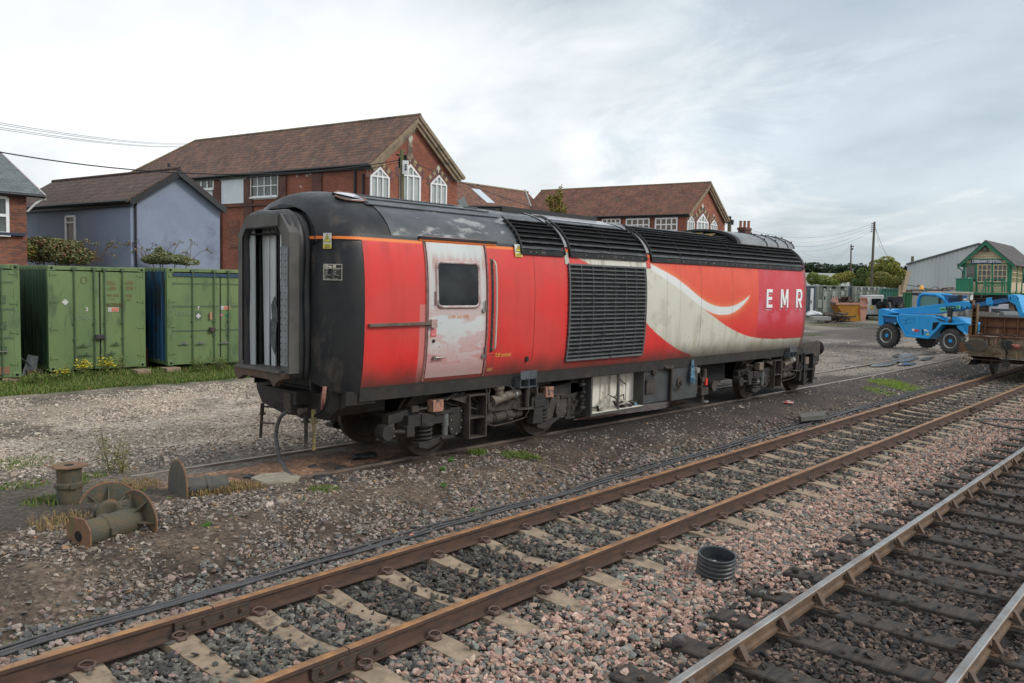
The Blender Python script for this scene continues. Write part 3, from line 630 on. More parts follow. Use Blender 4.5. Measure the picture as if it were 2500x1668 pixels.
vv[-kk:, 0] = S0 - 1.02; ctr = np.array([0, YC, 2.3]); d_ = vv[-kk:] - ctr; d_[:, 0] = 0; vv[-kk:] -= d_ / np.linalg.norm(d_, axis=1)[:, None] * .012; vv[-2 * kk:-kk] -= 0
mb.add(vv, [(i * kk + j, i * kk + j + 1, (i + 1) * kk + j + 1, (i + 1) * kk + j) for i in range(nr - 1) for j in range(kk - 1)])
dome = mb.build('end_dome', BLKP, loco, smooth=True, label='black rounded end of the body around the gangway')
outer = rings[0]; hw, ztop, rc = .75, float(on(690, 508, 0, S0 + SE)[2]), .40
def arch(hw, zb, zt, rc, n):
    per = [];
    for i in range(9): per.append((-hw, lerp(zb, zt - rc, i / 9)))
    for i in range(9): a = math.pi - i / 8 * math.pi / 2; per.append((-hw + rc + rc * math.cos(a), zt - rc + rc * math.sin(a)))
    for i in range(1, 6): per.append((lerp(-hw + rc, hw - rc, i / 6), zt))
    for i in range(9): a = math.pi / 2 - i / 8 * math.pi / 2; per.append((hw - rc + rc * math.cos(a), zt - rc + rc * math.sin(a)))
    for i in range(9): per.append((hw, lerp(zt - rc, zb, (i + 1) / 9)))
    per = np.array(per); L = np.concatenate([[0], np.cumsum(np.linalg.norm(np.diff(per, axis=0), axis=1))]); t = np.linspace(0, L[-1], n)
    return np.stack([np.interp(t, L, per[:, 0]), np.interp(t, L, per[:, 1])], 1)
ia = arch(hw, 1.12, ztop, rc, kk); mb = MB()
iv = np.stack([np.full(kk, S0 + SE), YC + ia[:, 0], ia[:, 1]], 1); ib = iv + X * .22
Lo = np.concatenate([[0], np.cumsum(np.linalg.norm(np.diff(outer, axis=0), axis=1))]); tt = np.linspace(0, Lo[-1], kk); ou = np.stack([np.interp(tt, Lo, outer[:, i]) for i in range(3)], 1)
mb.add(np.concatenate([ou, iv, ib]), [(i * kk + j, i * kk + j + 1, (i + 1) * kk + j + 1, (i + 1) * kk + j) for i in range(2) for j in range(kk - 1)])
mb.add([LP(SE + .22, -hw, 1.1), LP(SE + .22, hw, 1.1), LP(SE + .22, hw, 3.5), LP(SE + .22, -hw, 3.5)], [(0, 1, 2, 3)])
mb.build('end_wall', BLKP, loco)
def dome_pt(z, e):
    u = 1 - e; i = np.interp(z, ZP, np.arange(len(ZP))); w = float(np.interp(z, ZP, WP)); R_ = .58 - .34 * float(sstep(3.15, 3.85, z)); return LP(SE + e * (.44 + .30 * float(sstep(3.25, 3.85, z))), -(w - R_ * (1 - math.sqrt(max(0, 1 - u * u)))), z)
mb = MB(); es = np.linspace(0, 1, 9); pv = []
for e in es: pv.append(dome_pt(3.212, e) + np.array([-.004, -.005, 0])); pv.append(dome_pt(3.25, e) + np.array([-.004, -.005, 0]))
p0 = dome_pt(3.212, 0); pass
pv = [p + np.array([-.012, -.012, 0]) for p in pv]; mb.add(pv, [(2 * i, 2 * i + 2, 2 * i + 3, 2 * i + 1) for i in range(len(pv) // 2 - 1)]); mb.build('orange_line', mat('orange_line', (.80, .20, .03), rough=.5), loco)
SF = SE - .305
def fz(py): return on(640, py, 0, S0 + SF)[2]
ZT, ZO, ZBt = fz(524), fz(557), fz(903)
RUB = mat('bellows_rubber', (.020, .021, .023), (.035, .034, .034), rough=.48, scale=4, bump=.004, bscale=9)
gw = MB()
for i, (s_, h_) in enumerate(((SE + .15, .62), (SE + .02, .61), (SE - .10, .60), (SE - .20, .59))):
    ar = arch(h_, 1.30, ZT - .02, .32, 40); gw.tube([LP(s_, a_ + .012 * math.sin(j * .7 + i), b_ + (.012 * math.sin(a_ * 9 + i * 2) if b_ > 3.2 else 0)) for j, (a_, b_) in enumerate(ar)], .092, 8)
gang = gw.build('gangway_bellows', RUB, loco, smooth=True)
GP = mat('gangway_steel', (.075, .072, .068), (.11, .105, .10), c3=(.13, .065, .035), rough=.6, metal=.2, scale=3, s3=2.4, t3=.6, bump=.002, bscale=30)
GP2 = mat('gangway_grey', (.20, .215, .225), (.15, .16, .165), c3=(.07, .06, .05), rough=.55, scale=5, s3=3, t3=.6)
SF = SE - .305
fo = [(-.70, 1.40), (-.70, ZT - .26), (-.46, ZT), (.42, ZT), (.65, ZT - .26), (.65, 1.40)]
fi = [(-.50, ZBt), (-.50, ZO - .12), (-.40, ZO), (.42, ZO), (.52, ZO - .12), (.52, ZBt)]
mb = MB()
for d0, d1 in ((0, .15),):
    vs = [LP(SF + d, y, z) for d in (d0, d1) for ring in (fo, fi) for y, z in ring]
    n6 = 6
    for j in range(5):
        a_, b_ = j, j + 1
        mb.add([vs[a_], vs[b_], vs[6 + b_], vs[6 + a_]], [(0, 1, 2, 3)]); mb.add([vs[12 + a_], vs[12 + b_], vs[18 + b_], vs[18 + a_]], [(3, 2, 1, 0)])
        mb.add([vs[a_], vs[b_], vs[12 + b_], vs[12 + a_]], [(0, 3, 2, 1)]); mb.add([vs[6 + a_], vs[6 + b_], vs[18 + b_], vs[18 + a_]], [(0, 1, 2, 3)])
fp = mb.build('gangway_faceplate', GP, loco)
for sg in (-1,):
    b = MB(); b.obox(LP(SF - .012, sg * .595, 2.30), X * .012, Y * .075, Z * .80, 0); b.build('wear_strip', GP2, fp)
    b = MB()
    for z in np.arange(1.55, 3.12, .085):
        for yo in (.54, .65): b.cyl(LP(SF - .024, sg * (yo + .012 * math.sin(z * 40)), z), LP(SF - .030, sg * (yo + .012 * math.sin(z * 40)), z), .009, n=6)
    b.build('rivets', INK, fp)
b = MB(); b.obox(LP(SF - .012, -.2, (ZT + ZO) / 2), X * .012, Y * .24, Z * .075); b.build('top_plate', GP, fp)
b = MB(); b.tube([LP(SF - .02, y, z) for y, z in [(-.48, 1.5), (-.48, ZO - .12), (-.39, ZO), (.39, ZO), (.48, ZO - .12), (.48, 1.5)]], .012, 8); b.build('door_seal', INK, fp, smooth=True)
b = MB(); b.box(S0 + SF + .07, S0 + SE + .2, YC - .62, YC - .60, 1.42, 3.3); b.box(S0 + SF + .07, S0 + SE + .2, YC + .60, YC + .62, 1.42, 3.3); b.box(S0 + SE + .19, S0 + SE + .21, YC - .62, YC + .62, 1.42, 3.3); b.box(S0 + SF + .07, S0 + SE + .2, YC - .62, YC + .62, 3.28, 3.3); b.build('vestibule', INK, loco)
PALE = mat('pale_door_paint', (.62, .66, .66), (.42, .45, .45), c3=(.30, .28, .24), rough=.45, scale=2, s3=4, t3=.66, stretch=(1, 1, .4))
for k, (xa, xb, xc, sp_) in enumerate(((596, 621, 622, SF + .10), (640, 657, 656, SF + .22), (657, 673, 672, SF + .24), (682, 688, 692, SF + .12))):
    q0, q1, q2, q3 = (on(x, y, 0, S0 + sp_) for x, y in ((xa, 556), (xb, 556), (xc, 905), (xa + 6, 905))); b = MB(); b.add([q0, q1, q2, q3] + [p + X * .02 for p in (q0, q1, q2, q3)], [(0, 1, 2, 3), (4, 7, 6, 5), (0, 4, 5, 1), (1, 5, 6, 2), (2, 6, 7, 3), (3, 7, 4, 0)]); b.build('folded_door', PALE, loco)
b = MB(); b.prism([(.10, 2.0), (-.04, 2.06), (-.03, 2.25), (.05, 2.42), (.13, 2.3)], LP(SF + .22, 0, 0), Y, Z, X * .01); b.prism([(.12, 1.75), (.0, 1.6), (-.05, 2.05), (.1, 2.1)], LP(SF + .20, 0, 0), Y, Z, X * .006); b.build('plastic_sheet', mat('dull_plastic', (.05, .055, .06), (.11, .12, .125), rough=.25, scale=9), loco)
b = MB(); b.box(S0 + SF - .10, S0 + SE + .2, YC - .56, YC + .56, 1.40, 1.435); b.build('gangway_floor', GP, loco, bevel=.004)
b = MB(); b.prism([(-.66, 1.40), (-.64, 1.33), (-.50, 1.28), (-.40, 1.20), (-.30, 1.29), (.40, 1.30), (.55, 1.22), (.68, 1.32), (.68, 1.40)], LP(SF - .06, 0, 0), Y, Z, X * .10); b.build('buffing_plate', mat('plate_rust', (.05, .04, .035), (.13, .065, .035), rough=.7, scale=5), loco, bevel=.006)
b = MB(); b.prism([(-1.10, 1.16), (-1.10, .92), (-.86, .74), (.25, .70), (.86, .80), (1.02, 1.0), (1.02, 1.16)], LP(-1.84, 0, 0), Y, Z, X * .10)
b.box(S0 - 1.75, S0 - .8, YC - .80, YC + .80, .78, 1.12); b.box(S0 + SE - .05, S0 - 1.8, YC - .46, YC + .46, .92, 1.12); b.build('drag_box', SOOT, loco, bevel=.01)
b = MB(); b.prism([(-1.25, 1.17), (-1.23, .98), (-.95, .80), (-.95, 1.17)], LP(-1.80, 0, 0), Y, Z, X * .5); b.build('end_valance', SOOT, loco)
for sg in (-1, 1):
    b = MB(); b.prism([(1.275, 1.215), (1.262, 1.02), (1.18, 1.00), (1.18, 1.215)], LP(-1.6, 0, 0), Y * sg, Z, X * 13.9); b.build('solebar', SOOT, loco)
b = MB(); b.box(S0 - 1.5, S0 + 12.6, YC - 1.16, YC + 1.16, 1.04, 1.14); b.build('underframe', INK, loco)
b = MB(); b.prism([(y, z) for z, y in zip(ZP, -WP)] + [(y, z) for z, y in full] + [(y, z) for z, y in zip(ZP[::-1], WP[::-1])], LP(12.12, 0, 0), Y, Z, X * .05); b.build('end_bulkhead', mat('bulkhead', (.11, .05, .035), (.05, .045, .04), rough=.7, scale=3), loco)
b = MB()
for i in range(len(full) - 1):
    (z0, y0), (z1, y1) = full[i], full[i + 1]; b.add([LP(11.98, y0 * 1.012, z0 + .012), LP(12.19, y0 * 1.012, z0 + .012), LP(12.19, y1 * 1.012, z1 + .012), LP(11.98, y1 * 1.012, z1 + .012)], [(0, 1, 2, 3)])
b.build('end_rim', BLKP, loco, smooth=True)
b = MB(); b.prism([(12.15, 1.17), (12.15, 1.29), (13.75, 1.30), (13.75, .93), (13.5, .88), (12.9, 1.02), (12.15, 1.04)], LP(0, -1.12, 0), X, Z, Y * 2.24); b.build('cab_deck', SOOT2, loco, bevel=.01)
rgd = np.random.default_rng(4); b = MB()
for i in range(9): b.obox(LP(12.5 + rgd.random() * 1.0, -.9 + rgd.random() * 1.5, 1.33), (.2 * rgd.random() + .05, .1, .01), (-.03, .06, .0), (0, 0, .02))
b.tube([LP(12.4, -.9, 1.33), LP(12.8, -.85, 1.42), LP(13.3, -.7, 1.34)], .02); b.build('cab_remnants', mat('remnants', (.11, .07, .05), (.05, .06, .075), rough=.7, scale=8), loco)
b = MB(); b.obox(LP(12.08, -1.22, 1.42), X * .05, Y * .05, Z * .26); b.build('cab_pillar_stub', INK, loco)
for yo in (-.87, .87):
    b = MB(); b.lathe(LP(13.75, yo, 1.08), X, [(.12, 0), (.12, .12), (.07, .13), (.07, .30), (.21, .33), (.21, .36), (.15, .38)], 20); b.build('buffer', SOOT2, loco, smooth=False)
LOU = mat('louvre_black', (.085, .092, .10), (.13, .14, .15), c3=(.22, .225, .23), rough=.32, scale=5, s3=9, t3=.66, bump=.001, bscale=20, rvar=.12)
prof_pts = [(3.16, 1.30)] + [(z, w) for z, w in RP]
PL = np.array(prof_pts); LL = np.concatenate([[0], np.cumsum(np.linalg.norm(np.diff(PL, axis=0), axis=1))])
def lp_(t, out=0.0):
    z = np.interp(t, LL, PL[:, 0]); w = np.interp(t, LL, PL[:, 1]); e = .01; z2 = np.interp(t + e, LL, PL[:, 0]); w2 = np.interp(t + e, LL, PL[:, 1]); dz, dw = z2 - z, w2 - w; l = math.hypot(dz, dw) or 1
    return w + (dz / l) * out, z - (dw / l) * out, (dw / l, dz / l), (dz / l, -dw / l)
def louvre(s0, s1, divs, n, tmax, sg=-1):
    b = MB(); zb = 0.02
    for i in range(n):                                     # slats, each tilted outward at its lower edge
        t = lerp(.05, tmax, (i + .5) / n); y, z, tg, nm = lp_(t); h = (tmax - .05) / n * .62
        cy = sg * (y + nm[0] * .035); cz = z + nm[1] * .035
        dn = (tg[0] * -1, tg[1] * -1)                       # towards the lower edge
        v = np.array([0, sg * (dn[0] * h * .5 + nm[0] * .030), dn[1] * h * .5 + nm[1] * .030])
        w_ = np.array([0, sg * nm[0], nm[1]]) * .006
        k = 10; pz = [LP(lerp(s0, s1, j / k), cy, cz) + Z * (.003 * math.sin(j * 1.9 + i)) for j in range(k + 1)]
        for j in range(k): c_ = (pz[j] + pz[j + 1]) / 2; b.obox(c_, (pz[j + 1] - pz[j]) / 2, v, w_)
    o = b.build('louvre_panel', LOU, loco)
    f = MB()
    for s_ in [s0, s1] + list(divs):
        pp = [lp_(t) for t in np.linspace(0, tmax + .02, 10)]; hw_ = .022 if s_ in (s0, s1) else .008
        f.tube([LP(s_, sg * (y + nm[0] * .05), z + nm[1] * .05) for y, z, tg, nm in pp], hw_ * .8, 5)
    y, z, tg, nm = lp_(.02); f.obox(LP((s0 + s1) / 2, sg * (y + .03), z + .01), X * (s1 - s0) / 2, Y * .012, Z * .045); f.build('louvre_frame', BLKP, o)
    d = MB(); pp = [lp_(t) for t in np.linspace(0, tmax, 8)]
    for j in range(7): a_, c_ = pp[j], pp[j + 1]; d.add([LP(s0, sg * (a_[0] + .008), a_[1] + .008), LP(s1, sg * (a_[0] + .008), a_[1] + .008), LP(s1, sg * (c_[0] + .008), c_[1] + .008), LP(s0, sg * (c_[0] + .008), c_[1] + .008)], [(0, 1, 2, 3)])
    d.build('louvre_backing', INK, o)
    g = MB(); rgx = np.random.default_rng(int(s0 * 10) + 5)
    for _ in range(int((s1 - s0) * 4)):
        s_ = rgx.uniform(s0 + .1, s1 - .1); y, z, tg, nm = lp_(.02); g.cyl(LP(s_, sg * (y + .042), z + .012), LP(s_, sg * (y + .05), z + .012), .008, n=6)
    g.build('bolt_heads', mat('bolt_bright', (.5, .5, .5), rough=.4, metal=.6), o)
TM = LL[-1]
l1a = z7(193, 330)[0]; l1b = z7(482, 335)[0]; l2a = z7(522, 350)[0]; l2b = z7(1035, 370)[0]; l3a = z7(1072, 378)[0]; l3b = 11.97
louvre(l1a, l1b, [], 7, .72); louvre(l2a, l2b, [(l2a + l2b) / 2 + .02], 7, .78)
louvre(l3a, l3b, [z7(x, 390)[0] for x in (1270, 1455, 1628, 1850, 2003)], 9, .98)
BAND = mat('ring_band', (.30, .31, .32), (.20, .21, .215), c3=(.06, .06, .06), rough=.5, scale=8, s3=6, t3=.58)
for sa, sb, lowc in ((l1b + .02, l2a - .02, (.50, .50, .42)), (l2b + .02, l3a - .02, (.60, .06, .045))):
    b = MB(); fu = [(3.30, -1.262)] + full[1:]
    fu2 = [(z, y) for z, y in full]
    for i in range(len(fu2) - 1):
        (z0, y0), (z1, y1) = fu2[i], fu2[i + 1]; o_ = 1.018
        b.add([LP(sa, y0 * o_, z0 + .014), LP(sb, y0 * o_, z0 + .014), LP(sb, y1 * o_, z1 + .014), LP(sa, y1 * o_, z1 + .014)], [(0, 1, 2, 3)])
    b.build('roof_band', BAND, roof, smooth=True)
    b = MB(); b.obox(LP((sa + sb) / 2, -1.292, 3.25), X * (sb - sa) / 2, Y * .006, Z * .022); b.build('orange_dash', MATS['orange_line'], roof)
    b = MB(); b.add([LP(sa, -wz(3.0) - .006, 3.02), LP(sb, -wz(3.0) - .006, 3.02), LP(sb, -1.296, 3.228), LP(sa, -1.296, 3.228)], [(0, 1, 2, 3)]); b.build('painted_strip', mat('strip' + str(lowc[0]), lowc, tuple(v * .7 for v in lowc), rough=.5, scale=6), roof)
b = MB(); zt = 3.955
b.add([LP(l1b + .28, -.62, 3.835), LP(l2b - .05, -.62, 3.835), LP(l2b - .05, -.25, 3.945), LP(l1b + .28, -.25, 3.945)], [(0, 1, 2, 3)]); b.build('roof_sheet', mat('pale_sheet', (.42, .42, .45), (.30, .30, .33), rough=.3, scale=5), roof)
b = MB(); n_ = 46
for i in range(n_): s_ = lerp(l1b - .45, l2b - .22, i / n_); b.cyl(LP(s_, -.26, 4.0), LP(s_, .75, 4.06), .022, n=6)
b.box(S0 + l1b - .45, S0 + l2b - .2, YC - .27, YC - .24, 3.93, 4.01); b.build('roof_mesh_grille', mat('mesh_black', (.015, .016, .018), rough=.45), roof)
b = MB(); b.prism([(-.25, 0), (.8, 0), (.8, .09), (-.25, .05)], LP(l1b - .6, 0, 3.92), Y, Z, X * .12); b.build('grille_end', BLKP, roof)
b = MB(); b.add([LP(l1b + .1, -.72, 3.80), LP(l1b + .38, -.62, 3.85), LP(l1b + .32, -.50, 3.90), LP(l1b + .05, -.55, 3.88)], [(0, 1, 2, 3)]); b.build('roof_patch', INK, roof)
sa = 8.45; sb = 10.9
b = MB(); NN = 22
def fanarc(h, w, base=3.80): return [(base + h * math.sin(math.pi * i / NN), -w * math.cos(math.pi * i / NN)) for i in range(NN + 1)]
A_ = fanarc(.36, 1.02, 3.70)
b = MB(); vs = [LP(s_, y, z) for s_ in (9.15, 9.32) for z, y in A_]; b.add(vs, [(j, j + 1, NN + 2 + j, NN + 1 + j) for j in range(NN)]); vs = [LP(s_, y * .93, z - .05) for s_ in (9.15, 9.32) for z, y in A_]; b.add(vs, [(j, NN + 1 + j, NN + 2 + j, j + 1) for j in range(NN)])
vs = [LP(9.15, y, z) for z, y in A_] + [LP(9.15, y * .93, z - .05) for z, y in A_]; b.add(vs, [(j, NN + 1 + j, NN + 2 + j, j + 1) for j in range(NN)]); b.build('fan_arch', BLKP, roof, smooth=True)
b = MB(); vs = [LP(s_, y, z) for s_ in (9.32, 10.55, 10.75, 12.12) for z, y in A_]; K = NN + 1
b.add(vs, [(i * K + j, i * K + j + 1, (i + 1) * K + j + 1, (i + 1) * K + j) for i in range(3) for j in range(NN)])
fc = b.build('fan_cover', mat('cover_grey', (.16, .17, .175), (.24, .25, .255), c3=(.07, .07, .07), rough=.35, metal=.3, scale=2.5, s3=3, t3=.6, rvar=.1), roof, smooth=True)
b = MB()
for s_ in (10.62, 11.2, 11.75, 12.1):
    b.tube([LP(s_, y * 1.005, z + .006) for z, y in A_], .012, 5)
    for j in (3, 6, 9, 12, 15): z, y = A_[j]; b.cyl(LP(s_, y, z), LP(s_, y * 1.02, z + .045), .016, n=8)
b.build('cover_ribs', BLKP, fc)
b = MB(); b.prism([(y * .93, z - .05) for z, y in A_], LP(9.31, 0, 0), Y, Z, X * .02); b.build('fan_opening', INK, fc)
b = MB()
for i in range(4): b.prism([(0, 0), (.26, 0), (.16, .05), (-.10, .05)], LP(8.35 + .05 * i, -.80 + i * .34, 3.835 + .03 * i), Y, Z, X * .02)
b.build('hazard_stripe', mat('hazard_yellow', (.55, .40, .13), (.3, .22, .09), rough=.6, scale=8), fc)
def roofp(px, py):
    c_ = [(abs(on(px, py, 1, YC + q)[2] - rz(q)), q) for q in np.linspace(-1.2, .2, 300)]; q = min(c_)[1]; P = on(px, py, 1, YC + q); P[2] = rz(q) + .02; return P
def rz(yo): return float(np.interp(abs(yo), [w for z_, w in RP[::-1]], [z_ for z_, w in RP[::-1]]))
pp = [roofp(580 + x / 4.6125, 460 + y / 4.6125) for x, y in ((1070, 62), (1120, 56), (1180, 62), (1240, 62), (1300, 76), (1350, 92), (1400, 118), (1440, 145), (1430, 163), (1360, 162), (1290, 156), (1220, 146), (1160, 130), (1110, 105), (1080, 82))]
b = MB(); b.add(pp, [tuple(range(len(pp)))]); b.build('roof_patch_cover', mat('tape_silver', (.60, .60, .64), (.45, .45, .49), c3=(.25, .12, .09), rough=.65, scale=6, s3=6, t3=.66), roof)
b = MB(); b.tube([p + Z * .004 for p in pp], [.016 if i % 2 else .010 for i in range(len(pp))], 5, closed=True); b.build('patch_edge', mat('patch_rust', (.22, .12, .09), rough=.8), roof)
b = MB(); b.obox(LP(1.5, .05, 4.02), (.07, .0, .05), (.02, .03, .0), (-.05, 0, .08)); b.box(S0 + 1.35, S0 + 1.75, YC - .05, YC + .1, 3.94, 3.97); b.build('roof_bracket', GP2, roof)
b = MB(); n = 23
gx0, gx1 = sG0, sG1
for i in range(n + 1):
    z = lerp(zG0, zG1, i / n); w = float(wz(z)); b.obox(LP((gx0 + gx1) / 2, -(w + .012), z), X * (gx1 - gx0) / 2, np.array([0, .030, .014]), np.array([0, -.002, .0045]))
gr = b.build('side_grille', mat('grille_grey', (.10, .11, .118), (.14, .147, .152), c3=(.045, .045, .045), rough=.42, scale=7, s3=9, t3=.55, rvar=.1), loco, label='tall black slatted grille in the side')
b = MB(); 
for i in range(8):
    s_ = lerp(gx0, gx1, i / 7); b.tube([LP(s_, -(float(wz(z)) + .030), z) for z in np.linspace(zG0, zG1, 8)], .0065 if 0 < i < 7 else .016, 5)
for z in (zG0, zG1): b.obox(LP((gx0 + gx1) / 2, -(float(wz(z)) + .018), z), X * (gx1 - gx0) / 2, Y * .016, Z * .018)
b.build('grille_bars', MATS['grille_grey'], gr)
b = MB(); zz = np.linspace(zG0, zG1, 9)
for i in range(8): b.add([LP(gx0, -(wz(zz[i]) + .003), zz[i]), LP(gx1, -(wz(zz[i]) + .003), zz[i]), LP(gx1, -(wz(zz[i + 1]) + .003), zz[i + 1]), LP(gx0, -(wz(zz[i + 1]) + .003), zz[i + 1])], [(0, 1, 2, 3)])
b.build('grille_backing', INK, gr)
b = MB(); rgg = np.random.default_rng(8)
for i in range(n):
    for j in range(14):
        z = lerp(zG0, zG1, (i + .45) / n); s_ = lerp(gx0, gx1, (j + .5) / 14); w = float(wz(z)); b.obox(LP(s_ + .02 * rgg.random(), -(w + .006), z), X * .12, np.array([0, .003, .010]), np.array([0, -.002, 0]))
b.build('inner_slats', mat('inner_slat', (.012, .013, .014), rough=.7), gr)
def doorcol(s, z):
    n1_ = fbm(s * 2.2, z * 1.3, 4, 5); n2_ = fbm(s * 3, z * 9, 9, 4); n3_ = fbm(s * 16, z * 1.4, 19, 4)
    c = mixc((.60, .645, .64), (.50, .54, .54), n1_)
    pk = np.clip(sstep(2.05, 1.30, z + .5 * (n2_ - .5) + .3 * (n1_ - .5)) * .85 + .55 * sstep(.53, .66, n2_) * sstep(2.5, 2.1, z), 0, 1)
    c = mixc(c, (.50, .25, .24), pk); c = mixc(c, (.33, .25, .23), sstep(1.55, 1.3, z) * .6)
    c = mixc(c, (.42, .30, .26), sstep(.5, .63, n3_) * np.exp(-((z - 2.95) / .12) ** 2) * .8)
    c = mixc(c, (.50, .20, .18), .5 * np.exp(-((s - sDR) / .05) ** 2) + .4 * np.exp(-((s - sDL) / .05) ** 2))
    wx0, wx1 = WX; fr = np.maximum(np.maximum(wx0 - s, s - wx1) , np.maximum(WZ[0] - z, z - WZ[1])); c = mixc(c, (.47, .27, .26), np.exp(-np.maximum(fr - .06, 0) / .03) * .7 * (fr > .03))
    return mixc(c, (.04, .03, .03), .8 * (fbm(s * 55, z * 55, 7, 2) > .89))
WX = (z6(1160, 600)[0], z6(1375, 600)[0]); WZ = (z6(1260, 692)[1], z6(1260, 470)[1])
ss = np.arange(sDL, sDR, .012); zz = np.arange(zD0, zD1, .012); A, B_ = np.meshgrid(ss, zz, indexing='ij'); V = np.stack([S0 + A, YC - wz(B_) - .006, B_], -1).reshape(-1, 3)
door = big_mesh('crew_door', V, grid_faces(len(ss), len(zz)), mat('door_paint', (1, 1, 1), attr='col', rough=.5), doorcol(A, B_).reshape(-1, 3), smooth=True, parent=loco); door['label'] = 'faded grey and pink door'
def surf(s, z, out=.0): return LP(s, -(float(wz(z)) + out), z)
DFR = mat('door_frame', (.36, .16, .14), (.20, .11, .09), c3=(.12, .09, .08), rough=.6, scale=12, s3=9, t3=.55)
b = MB()
for s_ in (sDL - .03, sDR + .03): b.tube([surf(s_, z, .006) for z in np.linspace(zD0 - .04, zD1 + .05, 12)], .017, 6)
b.tube([surf(s_, zD1 + .055, .006) for s_ in (sDL - .03, sDR + .03)], .028, 6); b.build('door_frame', DFR, door)
b = MB()
for s_ in (sDL, sDR): b.tube([surf(s_, z, .005) for z in np.linspace(zD0, zD1, 12)], .006, 5)
b.build('door_gap', INK, door)
def rrect(x0, x1, z0, z1, r, n=5):
    p = []
    for cx, cz, a0 in ((x1 - r, z1 - r, 0), (x0 + r, z1 - r, 90), (x0 + r, z0 + r, 180), (x1 - r, z0 + r, 270)):
        for i in range(n + 1): a = R(a0 + 90 * i / n); p.append((cx + r * math.cos(a), cz + r * math.sin(a)))
    return p
b = MB(); b.tube([surf(x, z, .012) for x, z in rrect(WX[0] - .03, WX[1] + .03, WZ[0] - .03, WZ[1] + .03, .08)], .024, 6, closed=True); wf = b.build('window_frame', mat('window_frame_pink', (.42, .27, .26), (.5, .48, .47), rough=.5, scale=9), door, smooth=True)
b = MB(); zz = np.linspace(WZ[0] - .02, WZ[1] + .02, 12); b.add([surf(x, z, .011) for z in zz for x in (WX[0] - .02, WX[1] + .02)], [(2 * i, 2 * i + 1, 2 * i + 3, 2 * i + 2) for i in range(11)]); b.build('window_pane', mat('dark_glass', (.012, .015, .018), (.03, .035, .038), rough=.15, scale=2.5, spec=.22), wf)
b = MB()
for x, z in rrect(WX[0] - .03, WX[1] + .03, WZ[0] - .03, WZ[1] + .03, .08, 4): b.cyl(surf(x, z, .03), surf(x, z, .04), .008, n=6)
b.build('screws', RUST, wf)
STEEL = mat('bare_steel', (.35, .34, .32), (.22, .20, .18), rough=.35, metal=.7, scale=12)
sh, zh = z6(1130, 985); b = MB(); b.cyl(surf(sh, zh, .01), surf(sh, zh, .05), .03, n=12); b.tube([surf(sh, zh, .045), surf(sh + .18, zh + .0, .05)], .016, 8); b.build('door_handle', STEEL, door)
for px, py in ((1408, 722), (1405, 975)):
    sh, zh = z6(px, py); b = MB(); b.cyl(surf(sh, zh, .0), surf(sh, zh, .03), .038, n=12); b.tube([surf(sh + .03, zh - .02, .03), surf(sh + .02, zh + .15, .035)], .013, 8); b.build('door_lock', STEEL, door)
sh, zh = z6(1130, 893); b = MB(); b.cyl(surf(sh, zh, .0), surf(sh, zh, .02), .026, n=12); b.build('keyhole', BLKP, door)
sh, zh = z6(1146, 655); b = MB(); b.tube([surf(sh - .02, zh + .1, .02), surf(sh - .02, zh - .1, .02)], .01, 6); b.build('door_catch', DFR, door)
s_a, z_a = z6(768, 806); s_b, z_b = z6(1115, 794); b = MB(); b.obox((surf(s_a, z_a, .03) + surf(s_b, z_b, .03)) / 2, (surf(s_b, z_b, .03) - surf(s_a, z_a, .03)) / 2, Y * .02, Z * .022); br = b.build('locking_bar', mat('bar_brown', (.14, .115, .09), (.09, .07, .055), rough=.6, scale=15), loco, bevel=.004)
sh, zh = z6(1125, 795); b = MB(); b.obox(surf(sh, zh, .03), X * .055, Y * .03, Z * .06); b.build('bar_bracket', mat('bracket_pink', (.46, .34, .30), (.3, .2, .17), rough=.6, scale=20), br, bevel=.005)
sr, z0_ = z6(1456, 945); sr2, z1_ = z6(1458, 445); b = MB(); b.tube([surf(sr, z0_, .01), surf(sr, z0_ + .04, .06)] + [surf(sr, z, .065) for z in np.linspace(z0_ + .08, z1_ - .08, 8)] + [surf(sr, z1_ - .03, .05), surf(sr, z1_, .01)], .016, 8); hr = b.build('handrail', mat('rail_cream', (.50, .46, .38), rough=.5), loco, smooth=True)
b = MB(); zz = np.linspace(z0_ - .02, z1_ + .02, 8)
for i in range(7): b.add([surf(sr - .055, zz[i], .004), surf(sr + .005, zz[i], .004), surf(sr + .005, zz[i + 1], .004), surf(sr - .055, zz[i + 1], .004)], [(0, 1, 2, 3)])
b.build('rail_recess', mat('recess_scuffed', (.02, .02, .02), (.10, .095, .09), rough=.7, scale=30), hr)
s_a = z6(1045, 300)[0]; s_b = z6(1472, 340)[0]; b = MB(); b.obox(LP((s_a + s_b) / 2, -1.275, 3.30), X * (s_b - s_a) / 2, Y * .03, Z * .018); b.obox(LP((s_a + s_b) / 2, -1.268, 3.268), X * (s_b - s_a) / 2, Y * .02, Z * .012, 1); b.build('rain_strip', [BLKP, MATS['orange_line']], loco)
sh, zh = z6(1648, 992); b = MB(); b.obox(surf(sh, zh, .012), X * .03, Y * .012, Z * .04); b.build('side_socket', BLKP, loco)
sh, zh = z6(1440, 1010); b = MB(); b.tube([surf(x, z, .004) for x, z in rrect(sh - .065, sh + .075, zh - .13, zh + .13, .03)], .005, 4, closed=True); b.build('side_hatch', DFR, loco)
YEL = mat('sign_yellow', (.72, .62, .08), (.6, .52, .1), rough=.5, scale=20); WSG = mat('sign_white', (.66, .67, .62), (.55, .56, .5), rough=.5, scale=20)
